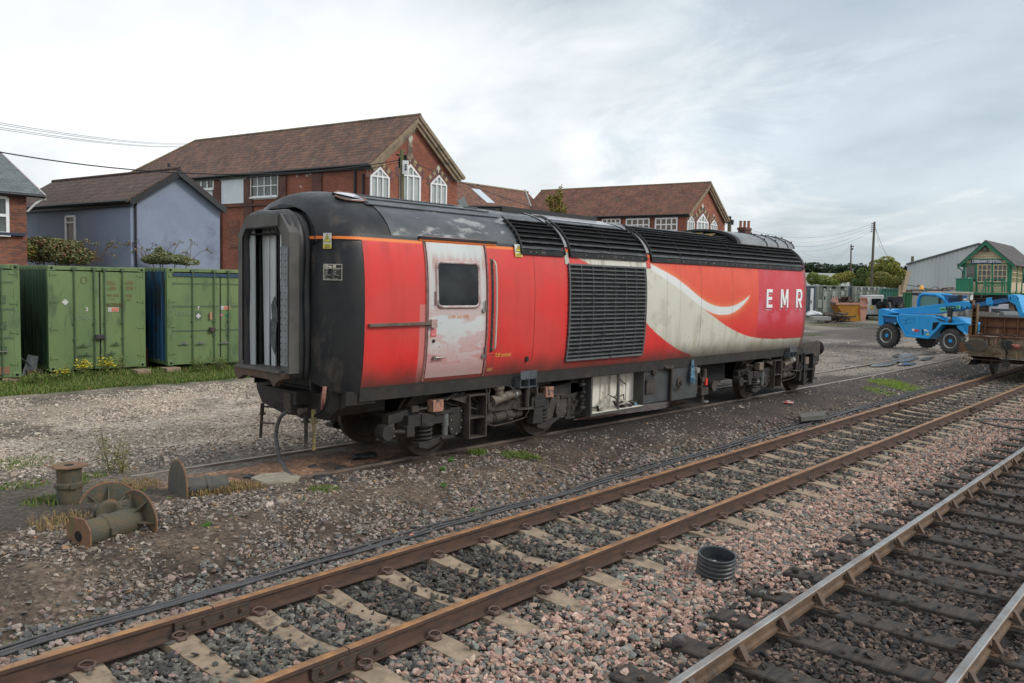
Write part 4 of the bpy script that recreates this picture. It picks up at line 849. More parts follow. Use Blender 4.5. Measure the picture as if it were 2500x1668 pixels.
OLET = mat('letter_orange', (.70, .26, .09), rough=.6); CLET = mat('letter_cream', (.60, .58, .46), rough=.6); BLET = mat('letter_black', (.012, .012, .012), rough=.6); GLET = mat('letter_yellow', (.65, .45, .08), rough=.6); WLET = mat('letter_white', (.80, .82, .82), rough=.4)
def warn(O, U, V, w, h, name='warning_sign'):
    N = np.cross(U, V); b = MB(); b.prism([(0, 0), (w, 0), (w, h), (0, h)], O, U, V, N * .003); o = b.build(name, WSG, loco)
    b = MB(); b.prism([(0, 0), (w, 0), (w, h * .30), (0, h * .30)], O + N * .002, U, V, N * .003); b.prism([(w * .10, h * .42), (w * .90, h * .42), (w * .5, h * .92)], O + N * .002, U, V, N * .003); b.build('sign_field', YEL, o)
    b = MB(); b.tube([O + U * a_ * w + V * c_ * h + N * .006 for a_, c_ in ((.10, .42), (.90, .42), (.5, .92))], w * .035, 4, closed=True)
    b.prism([(w * .52, h * .78), (w * .42, h * .62), (w * .50, h * .62), (w * .44, h * .47), (w * .60, h * .66), (w * .52, h * .66)], O + N * .004, U, V, N * .003)
    for k in range(3): b.prism([(w * .15, h * (.05 + k * .08)), (w * .85, h * (.05 + k * .08)), (w * .85, h * (.085 + k * .08)), (w * .15, h * (.085 + k * .08))], O + N * .004, U, V, N * .002)
    b.build('sign_marks', BLET, o)
sw, zw = z6(1583, 425); sw2, zw2 = z6(1611, 357); warn(surf(sw, zw, .012), X, np.array([0, .13, .99]), sw2 - sw, zw2 - zw)
def chamf(px, py):
    best = None
    for e in np.linspace(.02, 1, 50):
        z = 2.5
        for _ in range(3): P = dome_pt(z, e); z = P[2] + (proj_(P)[1] - py) * np.linalg.norm(P - C0) / FPX
        P = dome_pt(z, e); d = abs(proj_(P)[0] - px)
        if best is None or d < best[0]: best = (d, P)
    return best[1]
def proj_(P): d = arr(P) - C0; z = d @ WW; return CX + FPX * (d @ RR) / z, CY - FPX * (d @ UU) / z
def endframe(x0, y0, x1, y1):
    P0_, P1_, P2_ = chamf(560 + x0 / 2.2729, 440 + y1 / 2.2729), chamf(560 + x1 / 2.2729, 440 + y1 / 2.2729), chamf(560 + x0 / 2.2729, 440 + y0 / 2.2729); U = P1_ - P0_; U[2] = 0; w_ = np.linalg.norm(U); U /= w_; N_ = np.cross(U, Z); return P0_ + N_ * .03, U, w_, P2_[2] - P0_[2]
O_, Ue, w_, h_ = endframe(524, 294, 571, 380); Ve = Z; warn(O_, Ue, Ve, w_, h_)
pa_, Ue, w_, h_ = endframe(524, 467, 628, 553)
b = MB(); Nn = np.cross(Ue, Ve)
for q0, q1 in (((0, 0), (w_, 0)), ((w_, 0), (w_, h_)), ((w_, h_), (0, h_)), ((0, h_), (0, 0)), ((0, h_ * .74), (w_, h_ * .74)), ((w_ * .47, 0), (w_ * .47, h_ * .74))):
    b.tube([pa_ + Ue * q0[0] + Ve * q0[1], pa_ + Ue * q1[0] + Ve * q1[1]], .0035 if q0[0] != w_ * .47 else .001, 4)
pn = b.build('data_panel', CLET, loco)
text('Class 43', h_ * .24, pa_ + Ue * w_ * .05 + Ve * h_ * .79, Ue, Ve, 'panel_text', CLET, pn, bold=.004)
for i, (a_, c_) in enumerate((('Weight', '70 Tonnes'), ('Length', '17.8m'), ('Width', '2.74m'), ('Brake Force', '35 Tonnes'), ('RA', '5'), ('Max Speed', '125 mph'))):
    for tx, ox in ((a_, .05), (c_, .53)): text(tx, h_ * .115, pa_ + Ue * w_ * ox + Ve * h_ * (.63 - i * .115), Ue, Ve, 'panel_text', CLET, pn, sx=.8)
def wside(out):
    def f(p): return np.array([p[0], YC - float(wz(p[2])) - out, p[2]])
    return f
def stext(s, px, py, h, m, sx=1, bold=0, nm='side_lettering', f=z6, out=.010):
    s_, z_ = f(px, py); return text(s, h, surf(s_, z_, 0), X, Z, nm, m, loco, sx=sx, bold=bold, warp=wside(out))
stext('crew use only', 1212, 768, .095, OLET, sx=.80); stext('0.8 tonnes', 1472, 982, .10, GLET, sx=.85); stext('75T', 1425, 1062, .075, GLET)
s_, z_ = z6(1114, 868); s2_, z2_ = z6(1146, 822); b = MB(); b.prism([(0, 0), (s2_ - s_, 0), (s2_ - s_, z2_ - z_), (0, z2_ - z_)], surf(s_, z_, .012), X, Z, -Y * .002); o = b.build('red_notice', mat('notice_red', (.60, .02, .04), rough=.5), loco)
b = MB()
for k in range(4): b.prism([(.01, .02 + k * .028), (s2_ - s_ - .01, .02 + k * .028), (s2_ - s_ - .01, .026 + k * .028), (.01, .026 + k * .028)], surf(s_, z_, .015), X, Z, -Y * .002)
b.build('notice_text', WLET, o)
def z9(x, y): return side(1780 + x / 6.2714, 600 + y / 6.2714)
def letter(polys, px0, px1, py0, py1, nm, m, out, dx=0, dz=0):
    s0_, zb_ = z9(px0, py1); s1_, zt_ = z9(px1, py0); b = MB(); w_, h_ = s1_ - s0_, zt_ - zb_
    for P_ in polys:
        cut = P_; b.add([surf(s0_ + a_ * w_ + dx, zb_ + c_ * h_ + dz, out) for a_, c_ in cut], [tuple(range(len(cut)))])
    return b.build(nm, m, loco)
Et = [[(0, 0), (.30, 0), (.30, 1), (0, 1)], [(.30, 0), (1, 0), (1, .17), (.30, .17)], [(.30, .42), (.92, .42), (.92, .59), (.30, .59)], [(.30, .83), (1, .83), (1, 1), (.30, 1)]]
Mt = [[(0, 0), (.20, 0), (.20, 1), (0, 1)], [(.80, 0), (1, 0), (1, 1), (.80, 1)], [(.20, 1), (.20, .62), (.42, .14), (.5, .14), (.5, .40), (.28, 1)], [(.80, 1), (.72, 1), (.5, .40), (.5, .14), (.58, .14), (.80, .62)]]
Rt = [[(0, 0), (.28, 0), (.28, 1), (0, 1)], [(.28, .85), (.62, .85), (.84, .97), (.70, 1), (.28, 1)], [(.62, .85), (.72, .78), (.95, .86), (.84, .97)], [(.72, .78), (.72, .58), (.97, .52), (.98, .80), (.95, .86)], [(.72, .58), (.62, .50), (.86, .41), (.97, .52)], [(.28, .36), (.86, .36), (.86, .41), (.62, .50), (.28, .50)], [(.42, .37), (.70, 0), (1, 0), (.72, .37)]]
DSH = mat('letter_shadow', (.50, .42, .42), rough=.5); PSH = mat('letter_gap', (.40, .02, .05), rough=.45)
for P_, a_, c_, nm in ((Et, 566, 662, 'letter_e'), (Mt, 783, 905, 'letter_m'), (Rt, 1018, 1117, 'letter_r')):
    letter(P_, a_, c_, 668, 950, 'letter_shadow', DSH, .004, -.036, -.058); letter(P_, a_, c_, 668, 950, 'letter_shadow', PSH, .007, -.024, -.038); letter(P_, a_, c_, 668, 950, nm, WLET, .011)
COPPER = mat('copper_box', (.40, .20, .14), (.26, .13, .09), c3=(.05, .042, .038), rough=.6, scale=18, s3=12, t3=.50)
DAMP = mat('damper_grey', (.15, .16, .155), (.10, .105, .10), c3=(.05, .045, .04), rough=.5, scale=8)
PIPE = mat('pipe_tan', (.17, .135, .105), (.10, .08, .065), c3=(.05, .045, .04), rough=.6, scale=9, s3=6, t3=.55)
WHL = mat('wheel_steel', (.045, .036, .030), (.075, .058, .045), rough=.6, metal=.2, scale=8)
def helix(c, r, h, turns, n=14):
    return [arr(c) + np.array([r * math.cos(t), r * math.sin(t), h * t / (2 * math.pi * turns)]) for t in np.linspace(0, 2 * math.pi * turns, int(turns * n))]
def bogie(s_ax, rev):
    """s of the first axle; parts laid out as seen on the near side"""
    bg_ = thing('bogie', None, None, LP(s_ax + 1.3, 0, .5)); bg_.parent = loco; bg_.location = tuple(LP(s_ax + 1.3, 0, .5) - PO[loco.name])
    sg = -1
    for k, sa in enumerate((0, 2.6)):
        b = MB(); o = LP(s_ax + sa, 0, .51); b.cyl(o - Y * .95, o + Y * .95, .085, n=16); ax_ = b.build('axle', SOOT, bg_)
        for q in (-1, 1):
            b = MB(); b.lathe(o + Y * q * .82, -Y * q, [(.30, .0), (.44, .02), (.445, -.0), (.51, 0), (.512, .10), (.535, .108), (.535, .135), (.44, .14), (.42, .12), (.15, .09), (.12, .15)], 40); b.build('wheel', WHL, bg_, smooth=False)
    for q in (-1, 1):
        yo = q * 1.0
        b = MB()     # side frame: dropped centre, raised over the wheels
        fr = [(-.95, .60), (-.95, .74), (-.55, .80), (.35, .86), (.75, .80), (1.85, .80), (2.25, .86), (3.2, .93), (3.55, .90), (3.55, .74), (2.9, .70), (2.35, .68), (1.95, .56), (.75, .56), (.35, .68), (-.4, .66)]
        b.prism(fr, LP(s_ax, yo - .07, 0), X, Z, Y * .15); b.build('bogie_frame', SOOT, bg_, bevel=.012)
        for sp in (-.3, 2.32):
            b = MB(); b.tube(helix(LP(s_ax + sp, yo + q * .09, .31), .115, .24, 4), .021, 7); b.build('coil_spring', SOOT, bg_, smooth=True)
            b = MB(); b.cyl(LP(s_ax + sp, yo + q * .09, .30), LP(s_ax + sp, yo + q * .09, .57), .06, n=12); b.cyl(LP(s_ax + sp, yo + q * .09, .54), LP(s_ax + sp, yo + q * .09, .60), .155, n=16); b.prism([(-.17, .31), (-.17, .24), (0, .19), (.17, .24), (.40, .33), (.40, .37), (.17, .33)], LP(s_ax + sp, yo + q * .09 - .10, 0), X, Z, Y * .2)
            b.box(S0 + s_ax + sp - .12, S0 + s_ax + sp + .12, YC + yo + q * .09 - .1, YC + yo + q * .09 + .1, .58, .72); b.build('spring_seat', SOOT, bg_, bevel=.008)
    y0 = -1.12
    for sd in (.08, 3.0):   # vertical dampers
        b = MB(); b.cyl(LP(s_ax + sd, y0 - .02, .52), LP(s_ax + sd, y0 - .02, .70), .056, n=14); b.cyl(LP(s_ax + sd, y0 - .02, .34), LP(s_ax + sd, y0 - .02, .52), .048, n=14); b.cyl(LP(s_ax + sd, y0 - .02, .50), LP(s_ax + sd, y0 - .02, .52), .060, n=14); b.build('damper', DAMP if sd < 1 else SOOT2, bg_, smooth=False)
        b = MB(); b.box(S0 + s_ax + sd - .13, S0 + s_ax + sd + .12, YC + y0 - .10, YC + y0 + .05, .31, .345); b.box(S0 + s_ax + sd - .25, S0 + s_ax + sd + .15, YC + y0 - .08, YC + y0 + .05, .69, .74); b.build('damper_bracket', SOOT, bg_, bevel=.004)
    for sd in (.28, 2.80):   # long oval gear case covers with bolts
        b = MB(); pp = [(-.14, .73), (-.14, .50)] + [(.14 * -math.cos(R(a)), .47 - .14 * math.sin(R(a))) for a in range(0, 181, 20)] + [(.14, .50), (.14, .73), (.10, .76), (-.10, .76)]; b.prism(pp, LP(s_ax + sd, y0 - .05, 0), X, Z, Y * .08); gc_ = b.build('end_cover', SOOT2 if sd > 1 else SOOT, bg_, bevel=.006)
        b = MB()
        for a_, c_ in ((-.10, .71), (.10, .70), (-.11, .58), (.11, .55), (-.10, .44), (.10, .44), (0, .36)): b.cyl(LP(s_ax + sd + a_, y0 - .055, c_), LP(s_ax + sd + a_, y0 - .068, c_), .011, n=6)
        b.build('cover_bolt', mat('bolt_grey', (.32, .31, .29), rough=.5, metal=.4), gc_)
    for sd in (-.14, 2.4):   # copper coloured blocks
        b = MB(); b.box(S0 + s_ax + sd - .105, S0 + s_ax + sd + .105, YC + y0 - .12, YC + y0 + .02, .74, .92); b.build('sand_trap', COPPER if s_ax < 5 else mat('copper_dull', (.20, .15, .12), (.13, .10, .08), rough=.65, scale=12), bg_, bevel=.008)
    for sd, w_ in ((.64, .36),):   # ladder step box
        for half, (z0, z1) in enumerate(((.60, .92), (.28, .57))):
            pass
        b = MB(); x0, x1 = S0 + s_ax + sd - w_ / 2, S0 + s_ax + sd + w_ / 2; ya, yb = YC + y0 - .16, YC + y0 + .12
        for z in (.27, .58, .93): b.box(x0, x1, ya, yb, z - .012, z + .012)
        b.box(x0 - .012, x0 + .012, ya - .01, yb, .26, .94); b.box(x1 - .012, x1 + .012, ya - .01, yb, .26, .94); b.box(x0, x1, yb - .02, yb, .27, .93)
        b.prism([(-.30, .90), (0, .93), (0, .80), (-.12, .84)], LP(s_ax + sd - w_ / 2, y0 - .12, 0), X, Z, Y * .2); b.build('step_box', SOOT2, bg_, bevel=.003)
    b = MB(); b.cyl(LP(s_ax + 1.08, y0 - .02, .50), LP(s_ax + 1.75, y0 - .02, .54), .075, n=16); b.cyl(LP(s_ax + .92, y0 + .02, .50), LP(s_ax + 1.1, y0 + .02, .50), .10, n=16)
    for q in (1.12, 1.38, 1.60): b.cyl(LP(s_ax + q, y0 - .02, .505 + (q - 1.1) * .05), LP(s_ax + q + .03, y0 - .02, .507 + (q - 1.1) * .05), .088, n=16)
    b.tube([LP(s_ax + .9, y0 - .05, .45), LP(s_ax + 1.1, y0 - .06, .38), LP(s_ax + 1.5, y0 - .06, .40), LP(s_ax + 1.85, y0 - .05, .44), LP(s_ax + 1.95, y0 - .05, .56)], .010, 5); b.build('brake_cylinder', SOOT2, bg_, smooth=False)
    b = MB(); b.cyl(LP(s_ax + 1.06, y0 - .10, .80), LP(s_ax + 1.62, y0 - .10, .90), .072, n=16); b.cyl(LP(s_ax + 1.18, y0 - .10, .82), LP(s_ax + 1.16, y0 - .10, 1.0), .07, n=14); b.cyl(LP(s_ax + 1.155, y0 - .10, .98), LP(s_ax + 1.15, y0 - .10, 1.02), .095, n=14)
    b.cyl(LP(s_ax + 1.0, y0 - .10, .79), LP(s_ax + 1.06, y0 - .10, .80), .09, n=14); b.cyl(LP(s_ax + 1.30, y0 - .10, .843), LP(s_ax + 1.33, y0 - .10, .848), .080, n=14); pj = b.build('air_pipe', PIPE, bg_, smooth=False)
    b = MB(); b.cyl(LP(s_ax + 1.50, y0 - .10, .878), LP(s_ax + 1.535, y0 - .10, .884), .082, n=16); b.tube([LP(s_ax + 1.52, y0 - .10, .96), LP(s_ax + 1.40, y0 - .08, 1.02), LP(s_ax + 1.28, y0 - .05, 1.08)], .015, 5); b.build('pipe_clamp', mat('clamp_bright', (.40, .41, .42), rough=.4, metal=.6), pj)
    b = MB(); b.box(S0 + s_ax + .80, S0 + s_ax + 1.9, YC + y0, YC + y0 + .15, .60, .80); b.box(S0 + s_ax + .9, S0 + s_ax + 1.06, YC + y0 - .13, YC + y0, .66, .78); b.prism([(1.55, .62), (1.95, .62), (1.9, .585), (1.6, .60)], LP(s_ax, y0 - .16, 0), X, Z, Y * .25); b.build('bolster', SOOT2, bg_, bevel=.006)
    b = MB(); b.cyl(LP(s_ax + 1.87, y0 - .06, .80), LP(s_ax + 1.87, y0 - .06, 1.02), .058, n=14); b.cyl(LP(s_ax + 1.87, y0 - .06, .63), LP(s_ax + 1.87, y0 - .06, .80), .048, n=14); b.build('body_damper', SOOT2, bg_)
    b = MB(); b.prism([(0, .32), (.26, .32), (.24, .55), (.33, .58), (.33, .74), (.22, .83), (.06, .84), (-.04, .74), (-.04, .58), (.03, .55)], LP(s_ax + 2.0, y0 - .10, 0), X, Z, Y * .16); b.box(S0 + s_ax + 2.02, S0 + s_ax + 2.28, YC + y0 - .12, YC + y0 - .1, .60, .72); b.build('axlebox_link', SOOT, bg_, bevel=.01)
    b = MB(); b.prism([(2.3, .36), (2.42, .30), (2.58, .36), (2.62, .50), (2.75, .72), (2.55, .72), (2.44, .54), (2.3, .50)], LP(s_ax, y0 - .04, 0), X, Z, Y * .12); b.build('trailing_arm', SOOT2, bg_, bevel=.01)
    for sd in (.90, 2.05):
        b = MB(); b.tube([LP(s_ax + sd, y0 - .10, 1.08), LP(s_ax + sd - .035, y0 - .11, 1.0), LP(s_ax + sd - .02, y0 - .12, .94), LP(s_ax + sd + .03, y0 - .12, .94), LP(s_ax + sd + .04, y0 - .11, 1.0), LP(s_ax + sd, y0 - .10, 1.08)], .012, 6); b.cyl(LP(s_ax + sd, y0 - .12, .93), LP(s_ax + sd, y0 - .12, .80), .028, n=10); b.build('lifting_shackle', SOOT2, bg_)
    rgb = np.random.default_rng(int(s_ax * 7) + 3); b = MB()
    for i in range(34):
        s_ = s_ax + rgb.uniform(-.9, 3.4); z = rgb.uniform(.55, .98); p = LP(s_, y0 + .02, z); b.tube([p, p + np.array([rgb.uniform(.05, .2), -.05, rgb.uniform(-.08, .08)]), p + np.array([rgb.uniform(.2, .45), -.01, rgb.uniform(-.2, .1)])], rgb.uniform(.008, .018), 5)
        if i % 3 == 0: b.obox(p + Z * .02, X * rgb.uniform(.03, .07), Y * .03, Z * rgb.uniform(.02, .05))
    b.build('brake_pipes', SOOT2, bg_)
    b = MB()       # swing arm and brake rigging ahead of the spring
    b.tube([LP(s_ax - 1.02, y0, .52), LP(s_ax - .78, y0 - .04, .50), LP(s_ax - .55, y0 - .04, .46)], .035, 8); b.cyl(LP(s_ax - 1.05, y0 - .09, .52), LP(s_ax - 1.05, y0 + .1, .52), .11, n=16); b.box(S0 + s_ax - .72, S0 + s_ax - .58, YC + y0 - .1, YC + y0 + .05, .42, .58); b.box(S0 + s_ax - .66, S0 + s_ax + .02, YC + y0 - .05, YC + y0 + .12, .55, .72); b.build('brake_rigging', SOOT, bg_, bevel=.006)
    b = MB(); b.lathe(LP(s_ax + 1.3, 0, .80), Z, [(.5, 0), (.5, .1), (.35, .2), (.35, .30)], 24)
    b.box(S0 + s_ax + .2, S0 + s_ax + 2.4, YC - .75, YC + .75, .45, .80); b.build('traction_motor', INK, bg_)
    b = MB()
    for q in (-1, 1): b.tube(helix(LP(s_ax + 1.05, q * .95, .86), .13, .22, 3), .028, 7); 
    b.tube(helix(LP(s_ax + 1.4, -.95, .86), .13, .22, 3), .028, 7); b.build('bolster_spring', SOOT, bg_, smooth=True)
    return bg_
bogie(0.0, False); bogie(10.29, False)
def bracket(px, py, f):
    s_, z_ = f(px, py); b = MB(); x0, x1 = S0 + s_, S0 + s_ + .40; y0, y1 = YC - 1.40, YC - 1.24
    b.box(x0, x1, y0, y0 + .012, 1.12, 1.26); 
    for x in (x0, (x0 + x1) / 2, x1 - .015): b.box(x, x + .015, y0, y1, 1.0, 1.14)
    b.box(x0, x1, y0, y1, .985, 1.0); b.build('step_bracket', mat('bracket_slate', (.085, .10, .115), (.05, .055, .06), c3=(.09, .11, .04), rough=.55, scale=10, s3=8, t3=.6), loco)
bracket(1220, 255, lambda x, y: side(1000 + x / 4.7, 850 + y / 4.7)); bracket(1880, 150, lambda x, y: side(1400 + x / 3.615, 800 + y / 3.615))
BOXD = mat('box_dark', (.045, .046, .046), (.07, .068, .064), c3=(.03, .03, .03), rough=.6, scale=5, bump=.002)
LIN = mat('box_lining', (.70, .68, .61), (.58, .54, .46), c3=(.18, .14, .10), rough=.7, scale=4, s3=3, t3=.56, stretch=(1, 1, .5))
x0, x1 = S0 + 3.62, S0 + 5.27; ya, yb, zb_, zt_ = YC - 1.22, YC - .97, .33, 1.10
b = MB(); b.box(x0 - .05, x1, ya, yb, zb_ - .05, zb_); b.box(x0 - .05, x0, ya, yb, zb_, zt_); b.box(x1 - .03, x1, ya, yb, zb_, zt_); b.box(x0, x1, yb, yb + .02, zb_, zt_); b.box(x0, x1, ya, ya + .03, zt_ - .03, zt_); b.box(x0 + .78, x0 + .83, ya, ya + .03, zb_, zt_)
eb = b.build('equipment_box', BOXD, loco, bevel=.004, label='open battery box with pale inside')
b = MB(); b.box(x0 + .004, x1 - .034, yb - .012, yb - .002, zb_ + .01, zt_ - .03); b.box(x0 + .003, x0 + .010, ya + .03, yb, zb_, zt_ - .03); b.box(x0 + .79, x0 + .81, yb - .06, yb - .01, zb_, zt_ - .03); b.box(x0, x1 - .03, ya + .0, yb, zb_ + .002, zb_ + .012)
for q in (.25, .52, 1.05, 1.35): b.box(x0 + q, x0 + q + .02, yb - .03, yb - .012, zb_ + .01, zt_ - .03)
b.build('box_lining', LIN, eb)
rgl = np.random.default_rng(12); b = MB(); c2 = MB(); c3_ = MB()
for i in range(10):
    p = arr([x0 + .1 + rgl.random() * 1.35, ya + .03 + rgl.random() * .12, zb_ + .03 + rgl.random() * .08]); d = arr([rgl.uniform(-.3, .3), rgl.uniform(-.05, .05), rgl.uniform(-.04, .12)]); (b if i % 2 else c2).obox(p, d * .5, Y * .03, Z * .006)
b.obox((x0 + 1.05, ya + .08, zb_ + .15), (.28, .0, -.10), (0, .012, 0), (.006, 0, .015)); b.obox((x0 + .5, ya + .12, zb_ + .16), (.16, 0, .10), (0, .01, 0), (-.02, 0, .03))
b.build('scrap_strips', mat('scrap_pale', (.45, .43, .38), (.30, .28, .24), rough=.5, scale=12), eb)
for i in range(14): c2.blob((x0 + .95 + rgl.random() * .6, ya + .05 + rgl.random() * .1, zb_ + .03 + rgl.random() * .09), .05, seed=i, sq=(1.2, .8, .7))
c2.tube([(x0 + .75, ya + .3, zb_ + .3), (x0 + .85, ya + .1, zb_ + .2), (x0 + 1.1, ya + .1, zb_ + .26), (x0 + 1.2, ya + .15, zb_ + .1)], .012, 5); c2.tube([(x0 + 1.12, yb - .03, .88), (x0 + 1.2, yb - .06, .80), (x0 + 1.3, yb - .06, .76)], .012, 5); c2.build('dark_debris', SOOT, eb)
for i in range(4): c3_.blob((x0 + 1.25 + rgl.random() * .3, ya + .09, zb_ + .03 + rgl.random() * .03), .035, seed=40 + i, sq=(1.4, .8, .7))
c3_.build('blue_rag', mat('rag_blue', (.08, .22, .34), (.2, .3, .36), rough=.6, scale=20), eb)
b = MB()
for i in range(9): b.cyl((x0 - .12 + .0 * i, ya + .1 + .02 * (i % 2), .45 + .07 * i), (x0 - .30 + .05 * (i % 3), ya + .05, .46 + .07 * i), .035 - .01 * (i % 2), n=8)
b.box(x0 - .45, x0 - .05, ya + .15, yb, .35, 1.08); b.build('cable_glands', SOOT, loco)
TANK = mat('tank_grey', (.050, .053, .056), (.070, .074, .078), c3=(.032, .032, .033), rough=.42, scale=2.5, s3=3, t3=.6, bump=.001, bscale=6, rvar=.08)
b = MB(); b.box(S0 + 5.28, S0 + 6.17, YC - 1.20, YC + .9, .36, 1.13); b.build('control_cabinet', TANK, loco, bevel=.006)
b = MB(); b.box(S0 + 6.20, S0 + 7.2, YC - 1.24, YC + 1.2, .34, 1.14); tk = b.build('fuel_tank', TANK, loco, bevel=.01)
b = MB(); b.box(S0 + 5.32, S0 + 5.62, YC - 1.24, YC - 1.2, .56, .80); b.box(S0 + 5.31, S0 + 5.63, YC - 1.25, YC - 1.2, .80, .83)
for k in range(4): b.box(S0 + 5.32, S0 + 5.62, YC - 1.215, YC - 1.2, .84 + .025 * k, .85 + .025 * k)
b.cyl((S0 + 5.58, YC - 1.2, .98), (S0 + 5.58, YC - 1.26, .98), .07, n=18); b.cyl((S0 + 5.58, YC - 1.25, .98), (S0 + 5.58, YC - 1.28, .98), .03, n=12); b.tube([(S0 + 5.58, YC - 1.27, .98), (S0 + 5.72, YC - 1.27, .97)], .010, 5)
b.build('cabinet_fittings', SOOT2, loco, bevel=.003)
b = MB(); b.tube([(S0 + 5.86, YC - 1.22, 1.12), (S0 + 5.92, YC - 1.27, 1.05), (S0 + 6.08, YC - 1.27, 1.03), (S0 + 6.2, YC - 1.27, 1.05)], .035, 8); b.cyl((S0 + 6.17, YC - 1.26, .36), (S0 + 6.17, YC - 1.26, 1.1), .028, n=10); b.cyl((S0 + 6.06, YC - 1.27, 1.03), (S0 + 6.14, YC - 1.27, 1.03), .05, n=10); b.build('filler_pipe', SOOT2, loco)
b = MB(); b.lathe((S0 + 6.5, YC - 1.24, .71), -Y, [(.10, 0), (.10, .03), (.08, .035), (.045, .04), (.045, .07), (.0, .075)], 20); b.tube([(S0 + 6.48, YC - 1.28, .62), (S0 + 6.42, YC - 1.29, .56), (S0 + 6.35, YC - 1.29, .58), (S0 + 6.34, YC - 1.29, .66)], .014, 6); b.build('filler_cap', SOOT2, tk)
b = MB(); b.lathe((S0 + 7.08, YC - 1.24, .93), -Y, [(.05, 0), (.05, .05), (.062, .055), (.062, .10), (.0, .105)], 18); b.build('gauge_dial', mat('dial_pale', (.36, .37, .33), (.12, .11, .1), rough=.5, scale=30), tk)
b = MB(); b.blob((S0 + 6.90, YC - 1.30, 1.02), .07, (.7, .5, 1.5), seed=3, amp=.5, sub=2); b.blob((S0 + 6.90, YC - 1.31, .84), .09, (.8, .5, 1.7), seed=9, amp=.5, sub=2); b.build('blue_bag', mat('bag_blue', (.03, .10, .16), (.12, .24, .32), c3=(.45, .55, .6), rough=.25, scale=14, s3=18, t3=.66), tk, smooth=False)
b = MB(); b.box(S0 + 7.24, S0 + 7.30, YC - 1.2, YC - 1.15, .4, 1.1); b.tube([(S0 + 7.36, YC - 1.2, 1.12), (S0 + 7.38, YC - 1.2, .8), (S0 + 7.45, YC - 1.2, .6)], .02, 6); b.cyl((S0 + 7.55, YC - 1.2, .72), (S0 + 7.55, YC - 1.2, .92), .06, n=14); b.cyl((S0 + 7.42, YC - 1.22, .70), (S0 + 7.42, YC - 1.27, .70), .06, n=12)
b.box(S0 + 7.40, S0 + 7.68, YC - 1.25, YC - 1.0, .36, .52); b.tube([(S0 + 7.42, YC - 1.2, .52), (S0 + 7.5, YC - 1.22, .58), (S0 + 7.6, YC - 1.2, .5)], .02, 6); b.cyl((S0 + 7.58, YC - 1.15, .18), (S0 + 7.58, YC - 1.15, .36), .05, n=10); vg = b.build('drain_valves', SOOT2, loco)
b = MB(); b.box(S0 + 7.53, S0 + 7.60, YC - 1.27, YC - 1.23, .57, .72); b.build('red_tag', mat('tag_red', (.70, .05, .03), rough=.5), vg)
b = MB(); b.box(S0 + 7.9, S0 + 9.0, YC - .9, YC + .9, .55, 1.05); b.box(S0 + 3.3, S0 + 7.2, YC - .7, YC + 1.1, .42, 1.08); b.build('centre_equipment', INK, loco)
b = MB(); b.tube([LP(8.0, -1.10, .52), LP(8.4, -1.12, .50)], .045, 8); b.cyl(LP(8.0, -1.22, .52), LP(8.0, -1.0, .52), .12, n=16); b.build('brake_unit', SOOT2, loco)
b = MB(); x0, x1 = S0 + 12.45, S0 + 12.98; ya, yb = YC - 1.28, YC - .95
for z in (.22, .60, 1.02): b.box(x0, x1, ya, yb, z - .015, z + .015)
for x in (x0, x1): b.box(x - .02, x + .02, ya, yb, .20, 1.03)
b.box(x0, x1, yb - .02, yb, .22, 1.02); b.build('cab_step', SOOT, loco, bevel=.004)
b = MB(); b.cyl((S0 + 13.25, YC - 1.1, .45), (S0 + 13.25, YC - 1.1, .85), .07, n=12); b.cyl((S0 + 13.25, YC - 1.1, .85), (S0 + 13.25, YC - 1.1, .95), .04, n=10); b.tube([(S0 + 13.0, YC - 1.1, .24), (S0 + 13.2, YC - 1.1, .22), (S0 + 13.4, YC - 1.1, .34)], .04, 6); b.build('horn_pipe', SOOT2, loco)
def at_end(px, py, s=-2.0): return on(px, py, 0, S0 + s)
def hang(pt, pb, r, m, nm, cock=True):
    a_, c_ = at_end(*pt), at_end(*pb); b = MB(); b.cyl(a_, a_ * .5 + c_ * .5 + (a_ - c_) * .2, r * 1.35, n=10); b.cyl(a_ * .5 + c_ * .5 + (a_ - c_) * .25, c_, r, n=10); b.cyl(a_ - Z * .30 * (a_ - c_)[2] + Z * .01, a_ - Z * .30 * (a_ - c_)[2] - Z * .012, r * 2.2, n=8); o = b.build(nm, m, loco)
    if cock: b = MB(); b.tube([a_ - Z * .04, a_ - Z * .03 - Y * .18, a_ - Z * .02 - Y * .34], r * .7, 6); b.build('pipe_cock', SOOT, o)
hang((641, 985), (636, 1068), .022, SOOT, 'hanging_pipe'); hang((747, 1002), (747, 1096), .028, SOOT2, 'hanging_pipe', False); hang((766, 1000), (766, 1100), .026, mat('pipe_yellow', (.22, .17, .05), (.10, .08, .05), rough=.7, scale=10), 'hanging_pipe', False)
b = MB(); b.tube([at_end(636, 1030), at_end(655, 1034), at_end(668, 1034)], .016, 6); b.build('pipe_cock', mat('cock_rust', (.10, .05, .04), rough=.7), loco)
HOS = mat('hose_grey', (.10, .105, .11), (.06, .06, .062), rough=.6, scale=20)
pts = [at_end(*p) for p in ((722, 1000), (700, 1006), (684, 1020), (676, 1045), (674, 1070), (679, 1100), (684, 1125))] + [G(690, 1148) + Z * .10, G(704, 1160) + Z * .02, G(716, 1166) + Z * .02]
def smooth_path(P, k=6):
    P = [arr(p) for p in P]; out = []
    for i in range(len(P) - 1):
        p0, p1, p2, p3 = P[max(i - 1, 0)], P[i], P[i + 1], P[min(i + 2, len(P) - 1)]
        for j in range(k):
            t = j / k; out.append(.5 * ((2 * p1) + (-p0 + p2) * t + (2 * p0 - 5 * p1 + 4 * p2 - p3) * t * t + (-p0 + 3 * p1 - 3 * p2 + p3) * t ** 3))
    return out + [P[-1]]
